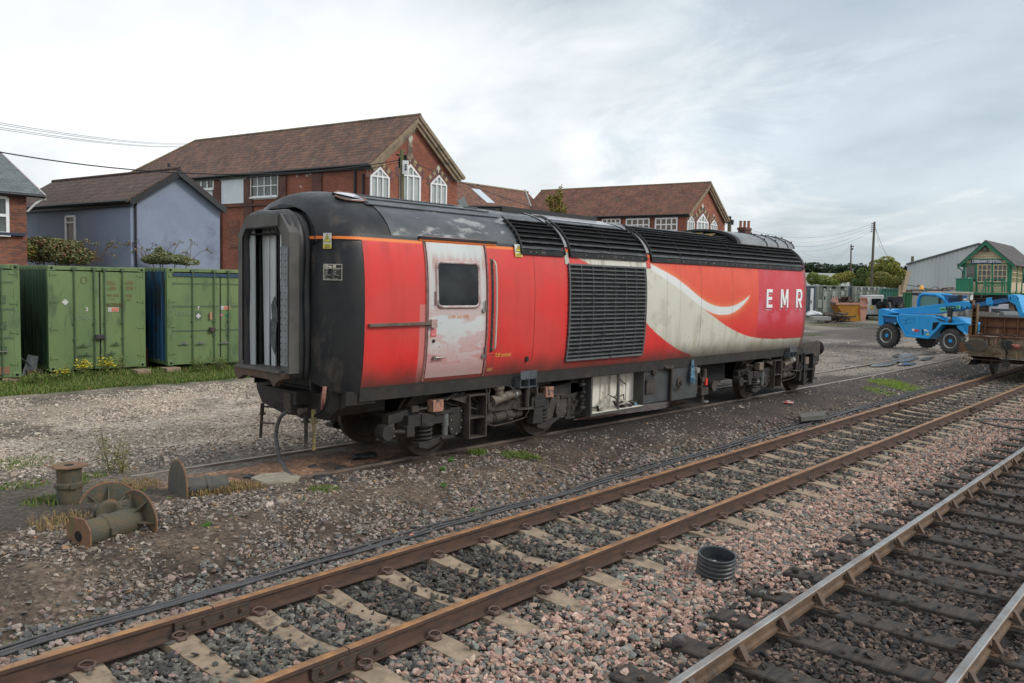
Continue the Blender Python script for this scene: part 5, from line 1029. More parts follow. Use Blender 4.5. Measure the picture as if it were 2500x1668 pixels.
b = MB(); sp = smooth_path(pts); b.tube(sp, [.026 + .004 * (i % 2) for i in range(len(sp))], 8); b.build('flexible_hose', HOS, loco)
b = MB(); b.tube(smooth_path([at_end(*p) for p in ((728, 968), (718, 985), (722, 1005), (738, 1018), (765, 1017), (790, 998), (803, 970), (806, 950))]), .022, 8); b.build('jumper_cable', INK, loco, smooth=True)
b = MB(); b.tube([at_end(*p) for p in ((793, 944), (789, 975), (788, 1000))], .030, 8); b.build('red_hose', mat('hose_salmon', (.32, .13, .09), (.2, .09, .07), rough=.6, scale=15), loco, smooth=True)
b = MB(); c_ = at_end(716, 1000); b.blob(c_, .10, (1, 1, .8), seed=5, amp=.3); b.box(c_[0] - .1, c_[0] + .1, c_[1] - .09, c_[1] + .09, c_[2] + .02, c_[2] + .25); b.cyl(at_end(748, 1004), at_end(748, 1004) + X * -.12, .05, n=12); b.build('coupling_head', SOOT2, loco)
b = MB(); b.tube([at_end(603, 962), at_end(603, 972), at_end(609, 974)], .006, 4); b.build('hook', SOOT, loco)
def puddle(pts, z, nm, m, **k):
    b = MB(); b.add([(p[0], p[1], z) for p in pts], [tuple(range(len(pts)))]); return b.build(nm, m, None, kind='structure')
WET = mat('wet_puddle', (.035, .032, .028), (.10, .09, .075), rough=.16, rvar=.12, scale=3, spec=.9)
rgq = np.random.default_rng(6)
def ppoly(cx, cy, rx, ry, n=40, seed=0, ang=0): 
    out = []
    for i in range(n):
        a = 2 * math.pi * i / n; r = .75 + .5 * float(fbm(math.cos(a) * 2.3 + 5 + seed, math.sin(a) * 2.3 + 5, seed, 4)); u, v = rx * r * math.cos(a), ry * r * math.sin(a); out.append((cx + u * math.cos(ang) - v * math.sin(ang), cy + u * math.sin(ang) + v * math.cos(ang)))
    return out
pc = G(1585, 1000); puddle(ppoly(pc[0], pc[1] + .15, 1.6, .30, seed=3), -.012, 'puddle', WET)
pc = G(1470, 1018); puddle(ppoly(pc[0], pc[1], .8, .16, seed=8), -.010, 'puddle', WET)
pc = G(2230, 880); WY = mat('wet_yard', (.13, .12, .105), (.06, .053, .046), rough=.25, scale=3, spec=.5, rvar=.15, bump=.004, bscale=9)
for k, (dx_, dy_, rx, ry) in enumerate(((-2.6, -.1, 1.6, .30), (.2, .15, 1.9, .38), (2.6, .9, 1.5, .34), (4.6, .4, 1.3, .26), (1.6, -.35, 1.2, .16))): puddle(ppoly(pc[0] + dx_, pc[1] + dy_ + .3, rx, ry, seed=5 + 3 * k, ang=R(6), n=60), -.030 + .001 * k, 'puddle', WY)
pc = G(2215, 888); puddle(ppoly(pc[0], pc[1], .9, .26, seed=9, ang=R(4)), -.026, 'puddle', mat('muddy_puddle', (.16, .09, .035), rough=.08))
def hd(a): return np.array([math.cos(R(a)), math.sin(R(a)), 0.0])
def proj(P): d = arr(P) - C0; z = d @ WW; return CX + FPX * (d @ RR) / z, CY - FPX * (d @ UU) / z
def along(P0, dv, px, lo=-80, hi=80):
    n = np.cross(dv, Z); d = ray(px, 700); d = d.copy(); d2 = np.array([d[0], d[1]]); A_ = np.array([[d2[0], -dv[0]], [d2[1], -dv[1]]]); s = np.linalg.solve(A_, np.array([P0[0], P0[1]])); return s[1]
class Wall:
    def __init__(s, P0, heading, out):      # vertical plane through P0; out = outward normal (towards the viewer)
        s.P0 = arr([P0[0], P0[1], 0]); s.u = hd(heading); s.n = np.array([-s.u[1], s.u[0], 0]); s.n = s.n if np.dot(s.n, arr(out)) > 0 else -s.n
    def uz(s, px, py):
        d = ray(px, py); t = ((s.P0 - C0) @ s.n) / (d @ s.n); p = C0 + d * t; return (p - s.P0) @ s.u, p[2]
    def pt(s, u, z, o=0.0): return s.P0 + s.u * u + Z * z + s.n * o
    zmax = 99.0
    def rect(s, mb, px0, py0, px1, py1, o=.01, th=.05, m=0):
        pm, pn = (px0 + px1) / 2, (py0 + py1) / 2; u0, u1 = s.uz(px0, pn)[0], s.uz(px1, pn)[0]; z1, z0 = s.uz(pm, py0)[1], s.uz(pm, py1)[1]; z1 = min(z1, s.zmax); s.ruz(mb, u0, u1, z0, z1, o, th, m); return u0, u1, z0, z1
    def ruz(s, mb, u0, u1, z0, z1, o=.01, th=.05, m=0): mb.prism([(u0, z0), (u1, z0), (u1, z1), (u0, z1)], s.P0 + s.n * o, s.u, Z, s.n * th, m)
    def poly(s, mb, pts, o=.01, th=.05, m=0): mb.prism(pts, s.P0 + s.n * o, s.u, Z, s.n * th, m)
GRN = dict(c1=(.105, .185, .065), c2=(.080, .150, .060))
CG = mat('container_green', (.155, .23, .088), (.115, .185, .075), c3=(.085, .135, .06), rough=.55, scale=1.3, s3=3, t3=.53, w3=.12, stretch=(1, 1, .3), bump=.002, bscale=14, rvar=.08)
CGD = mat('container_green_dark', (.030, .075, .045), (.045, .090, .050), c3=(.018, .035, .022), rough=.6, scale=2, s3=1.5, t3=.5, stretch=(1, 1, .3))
CBL = mat('container_blue', (.012, .085, .19), (.02, .055, .10), c3=(.02, .028, .03), rough=.6, scale=3, s3=2.2, t3=.5, w3=.08, stretch=(2, 2, .35))
CRUS = mat('container_rust', (.22, .12, .07), (.30, .15, .10), c3=(.08, .09, .05), rough=.8, scale=9)
CBAR = mat('container_bar', (.055, .10, .052), (.09, .14, .07), c3=(.11, .06, .035), rough=.55, scale=14, s3=9, t3=.64)
GALV = mat('galvanised', (.26, .28, .27), (.17, .18, .18), c3=(.1, .09, .07), rough=.45, metal=.4, scale=6)
WHP = mat('sticker_white', (.60, .60, .57), (.5, .5, .47), rough=.6, scale=30); REDP = mat('sticker_red', (.60, .13, .07), rough=.6); FADE = mat('stencil_rust', (.24, .12, .06), (.16, .13, .06), rough=.8, scale=40); FAINT = mat('chalk_faint', (.22, .29, .19), (.15, .22, .12), rough=.9, scale=60)
def corrug(b, P, u, n, L, z0, z1, dep, per, m=0):
    k = int(L / per); pts = []
    for i in range(k + 1):
        a = i * per
        pts += [(a, 0), (a + per * .30, 0), (a + per * .5, -dep), (a + per * .8, -dep)]
    pts = [(min(a, L), d) for a, d in pts]; vs = []
    for a, d in pts: vs += [P + u * a + n * d + Z * z0, P + u * a + n * d + Z * z1]
    b.add(vs, [(2 * i, 2 * i + 2, 2 * i + 3, 2 * i + 1) for i in range(len(pts) - 1)], m)
def container(label, P, W, z0, z1, Ln, heading, sidem, doorm, group, panels=True, bars=(.14, .36, .60, .84), handles='near', split=.5, topm=None):
    u = hd(heading); n = np.array([u[1], -u[0], 0]); dn = -n     # n faces the tracks
    P = arr([P[0], P[1], 0]); t = thing('shipping_container', label, 'container', P + u * W / 2 + dn * Ln / 2 + Z * z0, group)
    H = z1 - z0; b = MB()
    for a in (0, W):                                              # corner posts and rails
        for d in (0, Ln): c_ = P + u * (a + (.06 if a == 0 else -.06)) + dn * (d + (.06 if d == 0 else -.06)); b.obox(c_ + Z * (z0 + H / 2), u * .07, n * .07, Z * H / 2)
    for z in (z0 + .07, z1 - .05):
        b.obox(P + u * W / 2 + dn * .05 + Z * z, u * W / 2, n * .055, Z * (.06 if z < 1 else .05))
        for a in (.04, W - .04): b.obox(P + u * a + dn * Ln / 2 + Z * z, dn * Ln / 2, u * .045, Z * .06)
    b.build('frame', doorm, t, bevel=.006)
    b = MB(); corrug(b, P + u * .02, dn, -u * 1.0, Ln, z0 + .1, z1 - .05, -.035, .28); corrug(b, P + u * (W - .02), dn, u, Ln, z0 + .1, z1 - .05, -.035, .28)
    b.obox(P + u * W / 2 + dn * (Ln - .03) + Z * (z0 + H / 2), u * W / 2, n * .02, Z * H / 2); b.build('side_panel', sidem, t)
    b = MB(); b.obox(P + u * W / 2 + dn * Ln / 2 + Z * (z1 - .02), u * W / 2, n * Ln / 2, Z * .015); b.build('container_roof', topm or sidem, t)
    for a in (0, W):
        for z in (z0 + .06, z1 - .06):
            cb = MB(); cb.obox(P + u * (a + (.085 if a == 0 else -.085)) + n * .012 + dn * .06 + Z * z, u * .09, n * .07, Z * .065); cc = cb.build('corner_casting', doorm, t, bevel=.01)
            h = MB(); c_ = P + u * (a + (.085 if a == 0 else -.085)) + n * .025 + Z * z; h.cyl(c_, c_ + n * .003, .035, n=12); h.build('casting_hole', INK, cc)
    for k, (a0, a1) in enumerate(((.10, W * split - .01), (W * split + .01, W - .10))):
        b = MB(); b.obox(P + u * (a0 + a1) / 2 + dn * .02 + Z * (z0 + H / 2), u * (a1 - a0) / 2, n * .025, Z * (H / 2 - .13)); dr = b.build('container_door', doorm, t, bevel=.006)
        if panels:
            g = MB()
            for q in (.34, .62, .88): g.obox(P + u * (a0 + a1) / 2 + n * .008 + Z * (z0 + .12 + (H - .25) * q), u * (a1 - a0) * .47, n * .006, Z * .022)
            g.build('door_swage', CBAR, dr)
        g = MB(); g.obox(P + u * (a1 if k == 0 else a0) + n * .008 + Z * (z0 + H / 2), u * .006, n * .003, Z * (H / 2 - .14)); g.build('door_seam', INK, dr)
        for q in (.12, .40, .66, .92):
            g = MB(); c_ = P + u * (a0 + .02 if k == 0 else a1 - .02) + n * .012 + Z * (z0 + H * q); g.obox(c_, u * .09, n * .012, Z * .02); g.cyl(c_ + u * (-.07 if k == 0 else .07) - Z * .05, c_ + u * (-.07 if k == 0 else .07) + Z * .05, .018, n=8); g.build('hinge', doorm, dr)
    for q in bars:
        b = MB(); c_ = P + u * W * q + n * .045; b.cyl(c_ + Z * (z0 + .05), c_ + Z * (z1 - .04), .017, n=8)
        for zz in (z0 + .10, z0 + H * .30, z0 + H * .45, z1 - .10): b.obox(c_ + Z * zz - n * .015, u * .035, n * .025, Z * .022)
        b.obox(c_ + Z * (z1 - .06), u * .05, n * .03, Z * .035); lb_ = b.build('locking_bar', CBAR, t)
    return t, P, u, n
def lever(t, P, u, n, a, z, m, L=.30, nm='door_handle'):
    b = MB(); c_ = P + u * a + n * .07 + Z * z; b.obox(c_, u * L / 2, n * .010, Z * .013); b.cyl(c_ - n * .03 + Z * .02, c_ + n * .01 + Z * .02, .03, n=8); b.prism([(-.06, 0), (.06, 0), (0, .07)], c_ - n * .02, u, Z, n * .012); b.build(nm, m, t)
def notice(t, P, u, n, a, z):
    b = MB(); b.obox(P + u * a + n * .013 + Z * z, u * .14, n * .003, Z * .055); s_ = b.build('safety_notice', WHP, t); b = MB(); b.obox(P + u * (a + .045) + n * .018 + Z * z, u * .088, n * .002, Z * .045); b.build('notice_field', REDP, s_)
    text('Warning', .035, P + u * (a - .02) + n * .019 + Z * (z + .008), u, Z, 'notice_text', WHP, s_); text('No smoking', .028, P + u * (a - .03) + n * .019 + Z * (z - .03), u, Z, 'notice_text', WHP, s_)
    b = MB(); b.tube([P + u * (a - .09 + .03 * math.cos(q)) + n * .018 + Z * (z + .03 * math.sin(q)) for q in np.linspace(0, 6.0, 10)], .004, 4, closed=True); b.build('notice_mark', GALV, s_)
def diamond(t, P, u, n, a, z, r, m):
    b = MB(); b.prism([(-r, 0), (0, -r), (r, 0), (0, r)], P + u * a + n * .013 + Z * z, u, Z, n * .003); b.build('diamond_sticker', m, t)
HZ = -2.0; grp = 'green storage containers along the yard'
P1 = arr([6.54, 22.63, 0]) - hd(HZ) * 2.44
t1, P, u, n = container('green container at the left edge of the photo, with ribbed doors', P1, 2.44, .15, 2.89, 6.06, HZ, CGD, CG, grp)
lever(t1, P, u, n, 1.95, .80, GALV, .42)
for z in (2.05, 1.42, .82): b = MB(); b.obox(P + u * 1.98 + n * .012 + Z * z, u * .17, n * .01, Z * .10); b.build('door_recess', CBAR, t1)
b = MB(); b.obox(P + u * 2.08 + n * .015 + Z * .33, u * .12, n * .004, Z * .09); b.build('rust_patch', CRUS, t1)
P3 = arr([7.43, 23.42, 0])
t3, P, u, n = container('green container numbered 3, with orange stencils and a black lock box', P3, 2.44, .16, 2.90, 6.06, HZ, CGD, CG, grp, panels=False, bars=(.255, .455, .565, .755), split=.515, topm=CRUS)
def at3(x, y):
    w = Wall(P3, HZ, (0, -1, 0)); return w.uz(x / 3.917, 600 + y / 3.917)
def tx(t, W_, x, y, s, px_h, m, sx=.8, bold=0, nm='stencil'):
    a, z = W_.uz(x / 3.917, 600 + y / 3.917); h = px_h / 3.917 * 24.5 / FPX; return text(s, h * 1.35, W_.pt(a, z, .012), W_.u, Z, nm, m, t, sx=sx, bold=bold, depth=.004)
W3 = Wall(P3, HZ, (0, -1, 0))
tx(t3, W3, 816, 625, '3', 34, WHP, 1, .004); tx(t3, W3, 720, 706, 'CSOLA', 38, FAINT, 1.05, .003)
for s_, x, y in (('ITLU', 1025, 373), ('USA', 1043, 423), ('6753', 1198, 373), ('2210', 1198, 423)): tx(t3, W3, x, y, s_, 34, FADE, .72, .003)
tx(t3, W3, 1020, 488, 'MGW 24000', 26, FADE, .55); tx(t3, W3, 1015, 583, 'MATERHILD', 34, mat('stencil_dark', (.13, .10, .05), rough=.8), .62, .003); tx(t3, W3, 1205, 488, 'KGS', 26, FADE, .8); tx(t3, W3, 1205, 528, 'LBS', 24, FADE, .8); tx(t3, W3, 1040, 520, 'CU M', 18, FADE, .8)
a, z = at3(1082, 612); notice(t3, P, u, n, a, z); a, z = at3(622, 540); diamond(t3, P, u, n, a, z, .085, WHP)
for x, y, L in ((790, 957, .33), (822, 1040, .36), (1105, 940, .25), (1060, 1030, .22)): a, z = at3(x, y); lever(t3, P, u, n, a, z, CBAR, L)
a, z = at3(947, 869); b = MB(); b.obox(P + u * a + n * .06 + Z * z, u * .11, n * .06, Z * .06); b.build('lock_box', mat('lockbox_black', (.04, .04, .045), rough=.5), t3, bevel=.006)
a, z = at3(800, 330); b = MB(); b.tube([P + u * (a + .075 * math.cos(q)) + n * .014 + Z * (z + .095 * math.sin(q)) for q in np.linspace(0, 2 * math.pi, 20)[:-1]], .007, 4, closed=True); b.build('painted_ring', FADE, t3)
P7 = arr([10.29, 22.86, 0])
t7, P, u, n = container('blue container with green doors numbered 7, nearest the locomotive', P7, 2.44, .20, 2.92, 6.06, HZ, CBL, CG, grp, bars=(.29, .55, .73, .97), split=.63)
W7 = Wall(P7, HZ, (0, -1, 0))
def at7(x, y): return W7.uz(x / 3.917, 600 + y / 3.917)
b = MB(); b.obox(P + u * 1.25 + n * .03 + Z * 2.74, u * 1.1, n * .008, Z * .045); b.build('blue_band', mat('band_blue', (.012, .03, .06), (.02, .07, .14), rough=.6, scale=9), t7)
tx(t7, W7, 1884, 612, '7', 32, WHP, 1, .004); tx(t7, W7, 1677, 663, 'CSOLA', 34, FAINT, 1.0, .003)
a, z = at7(2155, 594); notice(t7, P, u, n, a, z); a, z = at7(1896, 671); diamond(t7, P, u, n, a, z, .075, WHP)
b = MB(); b.obox(P + u * a + n * .010 + Z * z, u * .09, n * .002, Z * .13); b.build('faded_plate', mat('faded_plate', (.085, .14, .08), rough=.7), t7)
a, z = at7(2170, 666); diamond(t7, P, u, n, a, z, .065, mat('sticker_green', (.01, .16, .08), rough=.6)); a, z = at7(2117, 664); diamond(t7, P, u, n, a, z, .05, mat('sticker_pink', (.5, .16, .2), rough=.6))
for x, y in ((1757, 935), (1913, 932), (2138, 928)): a, z = at7(x, y); lever(t7, P, u, n, a, z, GALV, .28)
a, z = at7(2022, 800); b = MB(); b.obox(P + u * a + n * .06 + Z * z, u * .075, n * .05, Z * .06); b.build('lock_box', mat('lockbox_brown', (.06, .045, .04), rough=.5), t7, bevel=.006)
a, z = at7(2008, 672); b = MB(); b.obox(P + u * a + n * .04 + Z * z, u * .03, n * .03, Z * .10); b.build('hasp', mat('hasp_rust', (.42, .22, .14), rough=.7), t7)
for k, (x, y, w_) in enumerate(((105, 1285, .32), (335, 1215, .3), (1370, 1215, .28), (1655, 1195, .32))):
    p = G(x / 3.917, 600 + y / 3.917, 0.08); b = MB(); b.obox((p[0], p[1] + .15, .04), (w_ / 2 + .05, .01 * k, 0), (0, .22, 0), (0, 0, .12)); b.build('concrete_block', CONC, None, label=('concrete block under the corner of the leftmost green container', 'low block under the left corner of container 3', 'block under the right corner of container 3', 'concrete block under the left corner of the blue container')[k], cat='block', group='blocks under the containers', bevel=.01)
t = thing('storage_cabinet', 'grey sheet metal cabinet with a pale post, standing between two green containers', 'cabinet', G(62, 890, 0)); p = PO[t.name]
b = MB(); b.obox((p[0] + .02, p[1] + .9, .85), (.30, 0, 0), (0, .3, 0), (0, 0, .85)); b.build('cabinet_body', mat('cabinet_dark', (.075, .075, .08), (.05, .05, .052), rough=.6, scale=5), t); b = MB(); b.obox((p[0] + .30, p[1] + .55, .80), (.06, 0, 0), (0, .05, 0), (0, 0, .80)); b.obox((p[0] + .05, p[1] + .57, 1.62), (.32, 0, 0), (0, .04, 0), (0, 0, .06)); b.build('cabinet_post', GALV, t)
t = thing('wheelbarrow', 'grey wheelbarrow tipped on its side in the weeds beside container 3', 'wheelbarrow', G(85, 920, 0)); p = PO[t.name]
b = MB(); b.add([(p[0] - .22, p[1] + .3, .0), (p[0] + .10, p[1] + .2, .02), (p[0] + .20, p[1] + .35, .50), (p[0] - .02, p[1] + .45, .55), (p[0] - .1, p[1] + .55, .05), (p[0] + .08, p[1] + .55, .4)], [(0, 1, 2, 3), (0, 3, 5, 4), (1, 2, 5, 4)]); b.build('tray', GALV, t); b = MB(); b.tube([(p[0] - .35, p[1] + .3, .58), (p[0] - .1, p[1] + .35, .38), (p[0] + .12, p[1] + .3, .10)], .018, 6); b.build('handle', GALV, t)
b = MB(); p = G(372, 905, 0); b.box(p[0] - .08, p[0] + .10, p[1] + .5, p[1] + .75, -.05, .62); b.build('timber_post', mat('post_red', (.12, .05, .035), (.08, .05, .04), rough=.8, scale=9), None, label='stubby reddish timber post between container 3 and the blue container', cat='post', bevel=.01)
BRK = mat('brick_red', (.42, .125, .068), (.29, .085, .05), rough=.9, scale=.6, uvtex=('brick', .225, .075, .008, (.22, .17, .14)), bump=.006)
BRKD = mat('brick_dark', (.36, .11, .055), (.14, .06, .045), rough=.9, scale=.9, uvtex=('brick', .225, .075, .010, (.20, .15, .12)), bump=.006)
BRKP = mat('brick_brown', (.19, .075, .055), (.13, .055, .045), rough=.9, scale=.8, uvtex=('brick', .225, .075, .008, (.16, .12, .10)), bump=.006)
TIL = mat('pantile', (.27, .14, .095), (.15, .095, .078), c3=(.23, .17, .115), rough=.85, scale=1.2, s3=.8, t3=.60, uvtex=('tile', .24, .30, .008, (.07, .045, .04)), bump=.05)
TILO = mat('pantile_orange', (.29, .125, .08), (.17, .09, .065), c3=(.14, .09, .07), rough=.85, scale=1.0, s3=.7, t3=.58, uvtex=('tile', .24, .30, .008, (.075, .045, .04)), bump=.05)
TILB = mat('interlocking_tile', (.15, .088, .066), (.10, .064, .052), c3=(.25, .24, .20), rough=.85, scale=2, s3=3.2, t3=.64, w3=.05, uvtex=('tile', .30, .36, .006, (.04, .03, .028)), bump=.05)
SLATE = mat('slate', (.135, .16, .165), (.095, .115, .12), c3=(.20, .22, .20), rough=.6, scale=2, s3=2, t3=.6, uvtex=('board', .36, .25, .008, (.04, .045, .05)), bump=.01)
BLR = mat('blue_render', (.245, .285, .375), (.21, .25, .34), c3=(.16, .185, .25), rough=.9, scale=.7, s3=.45, t3=.58, bump=.012, bscale=5)
UPVC = mat('white_frame', (.80, .81, .82), (.72, .74, .75), rough=.4, scale=3); WBRD = mat('white_board', (.74, .79, .84), (.66, .71, .77), rough=.6, scale=1.5, uvtex=None)
WGL = mat('window_glass', (.05, .065, .065), (.12, .14, .135), rough=.12, scale=.8, spec=.35); WGP = mat('window_curtain', (.40, .45, .44), (.30, .34, .33), rough=.15, scale=1.2, spec=.7)
GUT = mat('gutter_black', (.014, .016, .02), rough=.5); VERG = mat('verge_stone', (.30, .235, .16), (.20, .155, .105), c3=(.11, .09, .07), rough=.85, scale=3, stretch=(1, 1, 1))
def solve_z(P, py):
    lo, hi = -5.0, 40.0
    for _ in range(40):
        m_ = (lo + hi) / 2
        if proj((P[0], P[1], m_))[1] > py: lo = m_
        else: hi = m_
    return lo
def gabled(name, label, cat, cpx, cpy, Zd, gh, gpx, apy, sh, spx, wallm, tilem, ov=.35, hip=None, vergem=None, zg=0.0, roofname='roof', group=None):
    """corner seen at (cpx,cpy) = eave level, gable runs to column gpx, side wall to column spx; ridge apex at row apy"""
    Cn = D(cpx, cpy, Zd); ze = Cn[2]; g = hd(gh); s = hd(sh); W = along(Cn, g, gpx); L = along(Cn, s, spx); A_ = Cn + g * W / 2; zr = solve_z(A_, apy)
    base = arr([Cn[0], Cn[1], 0]); t = thing(name, label, cat, base + g * W / 2 + s * L / 2 + Z * zg, group)
    b = MB(); c4 = [base, base + g * W, base + g * W + s * L, base + s * L]
    ze = ze + ov * (zr - ze) / (W / 2 + ov); zR = zr - ze
    def pz(p, z): return np.array([p[0], p[1], z])
    b.add([pz(base, zg), pz(c4[1], zg), pz(c4[1], ze), pz(A_, zr - .08), pz(base, ze)], [(0, 1, 2, 3, 4)]); b.build('gable_wall', wallm, t)
    b = MB(); b.add([pz(base, zg), pz(c4[3], zg), pz(c4[3], ze), pz(base, ze)], [(0, 3, 2, 1)]); b.add([pz(c4[1], zg), pz(c4[2], zg), pz(c4[2], ze), pz(c4[1], ze)], [(0, 1, 2, 3)]); b.add([pz(c4[2], zg), pz(c4[3], zg), pz(c4[3], ze), pz(c4[2], ze)], [(0, 1, 2, 3)]); b.build('side_wall', wallm, t)
    r0 = pz(A_, zr) - s * ov; hL = L - (hip or 0); r1 = pz(A_ + s * hL, zr)
    sl = zR / (W / 2); e0 = pz(base, ze) - s * ov - g * ov - Z * sl * ov; e1 = pz(base + s * L, ze) - g * ov - Z * sl * ov + s * (ov if hip else 0); f0 = pz(c4[1], ze) - s * ov + g * ov - Z * sl * ov; f1 = pz(c4[2], ze) + g * ov - Z * sl * ov + s * (ov if hip else 0)
    b = MB(); nn_ = np.cross(g, s); th = Z * -.10
    for q in ([e0, r0, r1, e1], [f0, f1, r1, r0]): b.add(q + [p + th for p in q], [(0, 1, 2, 3), (4, 7, 6, 5), (0, 4, 5, 1), (1, 5, 6, 2), (2, 6, 7, 3), (3, 7, 4, 0)])
    if hip: b.add([e1, r1, f1], [(0, 1, 2)])
    else: b.add([pz(c4[3], ze), pz(c4[2], ze), pz(A_ + s * L, zr)], [(0, 1, 2)])
    rf = b.build(roofname, tilem, t)
    b = MB(); b.tube([r0 + Z * .01, r1 + Z * .01], .075, 8)
    if hip: b.tube([r1, e1 + Z * .02], .09, 6)
    b.build('ridge_tiles', VERG if tilem not in (SLATE, TILB) else TILB, rf)
    b = MB(); b.tube([e0 - g * .05 - Z * .05, e1 - g * .05 - Z * .05], .07, 6); b.obox((e0 + e1) / 2 + g * .12 - Z * .14, (e1 - e0) / 2, g * .03, Z * .10); b.build('gutter', GUT, t)
    for a_, c_ in ((e0, r0), (f0, r0)):
        b = MB(); d_ = c_ - a_; l_ = np.linalg.norm(d_); up = np.cross(d_ / l_, s); up = up if up[2] > 0 else -up
        b.obox((a_ + c_) / 2 - up * .16, d_ / 2, s * .05, up * .11)
        if vergem: b.obox((a_ + c_) / 2 - up * .36 + s * .10, d_ / 2 * .97, s * .06, up * .10); b.obox((a_ + c_) / 2 - up * .55 + s * .22, d_ / 2 * .94, s * .06, up * .10)
        b.build('bargeboard', vergem or GUT, rf)
    ws_ = Wall(base, sh, -g); ws_.zmax = ze - .30; return t, Wall(base, gh, -s), ws_, Cn, W, L, zr, rf
def window(t, Wl, px0, py0, px1, py1, cols, rows, frame=UPVC, glass=WGL, o=.02, fw=.05, sill=True, name='window'):
    u0, z1 = Wl.uz(px0, (py0 + py1) / 2)[0], Wl.uz((px0 + px1) / 2, py0)[1]; u1, z0 = Wl.uz(px1, (py0 + py1) / 2)[0], Wl.uz((px0 + px1) / 2, py1)[1]; u0, u1 = min(u0, u1), max(u0, u1)
    b = MB()
    for q in range(cols + 1): a = lerp(u0, u1, q / cols); Wl.ruz(b, a - fw * .55, a + fw * .55, z0, z1, o, .06)
    for q in range(rows + 1): z = lerp(z0, z1, q / rows); Wl.ruz(b, u0, u1, z - fw * .5, z + fw * .5, o + .003, .05)
    if sill: Wl.ruz(b, u0 - .06, u1 + .06, z0 - .12, z0 - .04, o, .14)
    w = b.build(name, frame, t); b = MB(); Wl.ruz(b, u0, u1, z0, z1, o - .006, .012); b.build('window_pane', glass, w); return w
def z1_(x, y): return x / 3.3357, 250 + y / 3.3357
def z2_(x, y): return 500 + x / 3.3357, 250 + y / 3.3357
def z3_(x, y): return 1100 + x / 3.3571, 400 + y / 3.3571
bt, WG, WS, Cn, Wd, Ln, zr, brf = gabled('brick_building', 'long red brick works building with a steep gable and three pointed white windows', 'building', 903, 402, 46, -1.5, 1112, 281, 101, 285, BRK, TIL, ov=.32, hip=4.0, vergem=VERG)
def pointed(t, Wl, xl, yl, xr, ys, ap, yb, f):
    (pl, q0), (pr, q1) = f(xl, yl), f(xr, ys); a_, c_ = Wl.uz(pl, q0), Wl.uz(pr, q1); pa2 = f(*ap); apx = Wl.uz(*pa2); zb = apx[1] - 4.2 if yb is None else Wl.uz((pl + pr) / 2, f(0, yb)[1])[1]
    u0, u1 = a_[0], c_[0]; um = (u0 + u1) / 2; zs = (a_[1] + c_[1]) / 2; za = apx[1]; b = MB(); fw = .075 * (u1 - u0) / 1.3
    Wl.ruz(b, u0, u0 + fw * 1.3, zb, zs, .02, .07); Wl.ruz(b, u1 - fw * 1.3, u1, zb, zs, .02, .07); Wl.ruz(b, u0, u1, zb, zb + fw, .02, .07); Wl.ruz(b, u0 + fw, u1 - fw, zs - fw * .5, zs + fw * .7, .02, .075)
    for q in (.36, .64): m_ = lerp(u0, u1, q); Wl.ruz(b, m_ - fw * .5, m_ + fw * .5, zb + fw, zs - fw * .5, .02, .07)
    k = (za - zs) / (um - u0)
    for sgn, ub in ((1, u0), (-1, u1)): Wl.poly(b, [(ub, zs), (ub + sgn * fw * 1.5, zs + .0), (um, za - fw * 1.9), (um, za)] if sgn > 0 else [(um, za), (um, za - fw * 1.9), (ub - fw * 1.5, zs), (ub, zs)], .02, .073)
    for q in (.38, .62): m_ = lerp(u0, u1, q); h = zs + k * min(m_ - u0, u1 - m_) - fw; Wl.ruz(b, m_ - fw * .4, m_ + fw * .4, zs + fw * .6, h, .02, .066)
    w = b.build('pointed_window', UPVC, t); b = MB(); Wl.poly(b, [(u0 + .02, zb), (u1 - .02, zb), (u1 - .02, zs), (um, za - .05), (u0 + .02, zs)], .004, .012); b.build('window_pane', WGP, w)
    S1_ = mat('quoin_cream', (.42, .33, .17), (.30, .24, .14), rough=.8, scale=6); S2_ = mat('quoin_purple', (.14, .07, .065), rough=.8); S0_ = mat('quoin_pale', (.48, .46, .38), rough=.8)
    bb = [MB(), MB(), MB()]; w_ = (u1 - u0); r = w_ * .115
    for sgn in (-1, 1):
        for i in range(6):
            q = i / 5.0; uu = um + sgn * (w_ * .60) * q; zz = za + .28 * w_ - q * (za - zs) * 1.18
            if i == 0 and sgn < 0: continue
            mb_ = bb[2] if i == 0 else bb[i % 2]
            rr_ = r * (1.35 if i == 0 else 1.0); mb_.prism([(uu - rr_, zz), (uu, zz - rr_ * 1.25), (uu + rr_, zz), (uu, zz + rr_ * 1.25)], Wl.P0 + Wl.n * .008, Wl.u, Z, Wl.n * .012)
            mb_.prism([(uu - rr_, zz - rr_ * 1.6), (uu, zz - rr_ * 2.6), (uu + rr_, zz - rr_ * 1.6), (uu, zz - rr_ * .5)], Wl.P0 + Wl.n * .007, Wl.u, Z, Wl.n * .010) if i and (i % 2) else None
    for mb_, mt, nm in zip(bb, (S1_, S2_, S0_), ('cream_stones', 'purple_stones', 'apex_stone')): mb_.build(nm, mt, w)
fA = lambda x, y: (860 + x / 8.3929, 370 + y / 8.3929)
pointed(bt, WG, 358, 500, 750, 545, (548, 315), None, fA); pointed(bt, WG, 962, 470, 1390, 535, (1185, 262), None, fA); pointed(bt, WG, 1590, 660, 1925, 700, (1757, 482), None, fA)
b = MB(); u_, z_ = WG.uz(*z2_(1672, 290)); WG.ruz(b, u_ - .16, u_ + .16, z_ - 1.2, z_ + .1, .004, .02); b2 = MB(); b2.prism([(u_ - .2, z_), (u_, z_ - .32), (u_ + .2, z_), (u_, z_ + .34)], WG.P0 + WG.n * .02, WG.u, Z, WG.n * .02); b.build('gable_slit', VERG, bt); b2.build('gable_stone', MATS['quoin_pale'], bt)
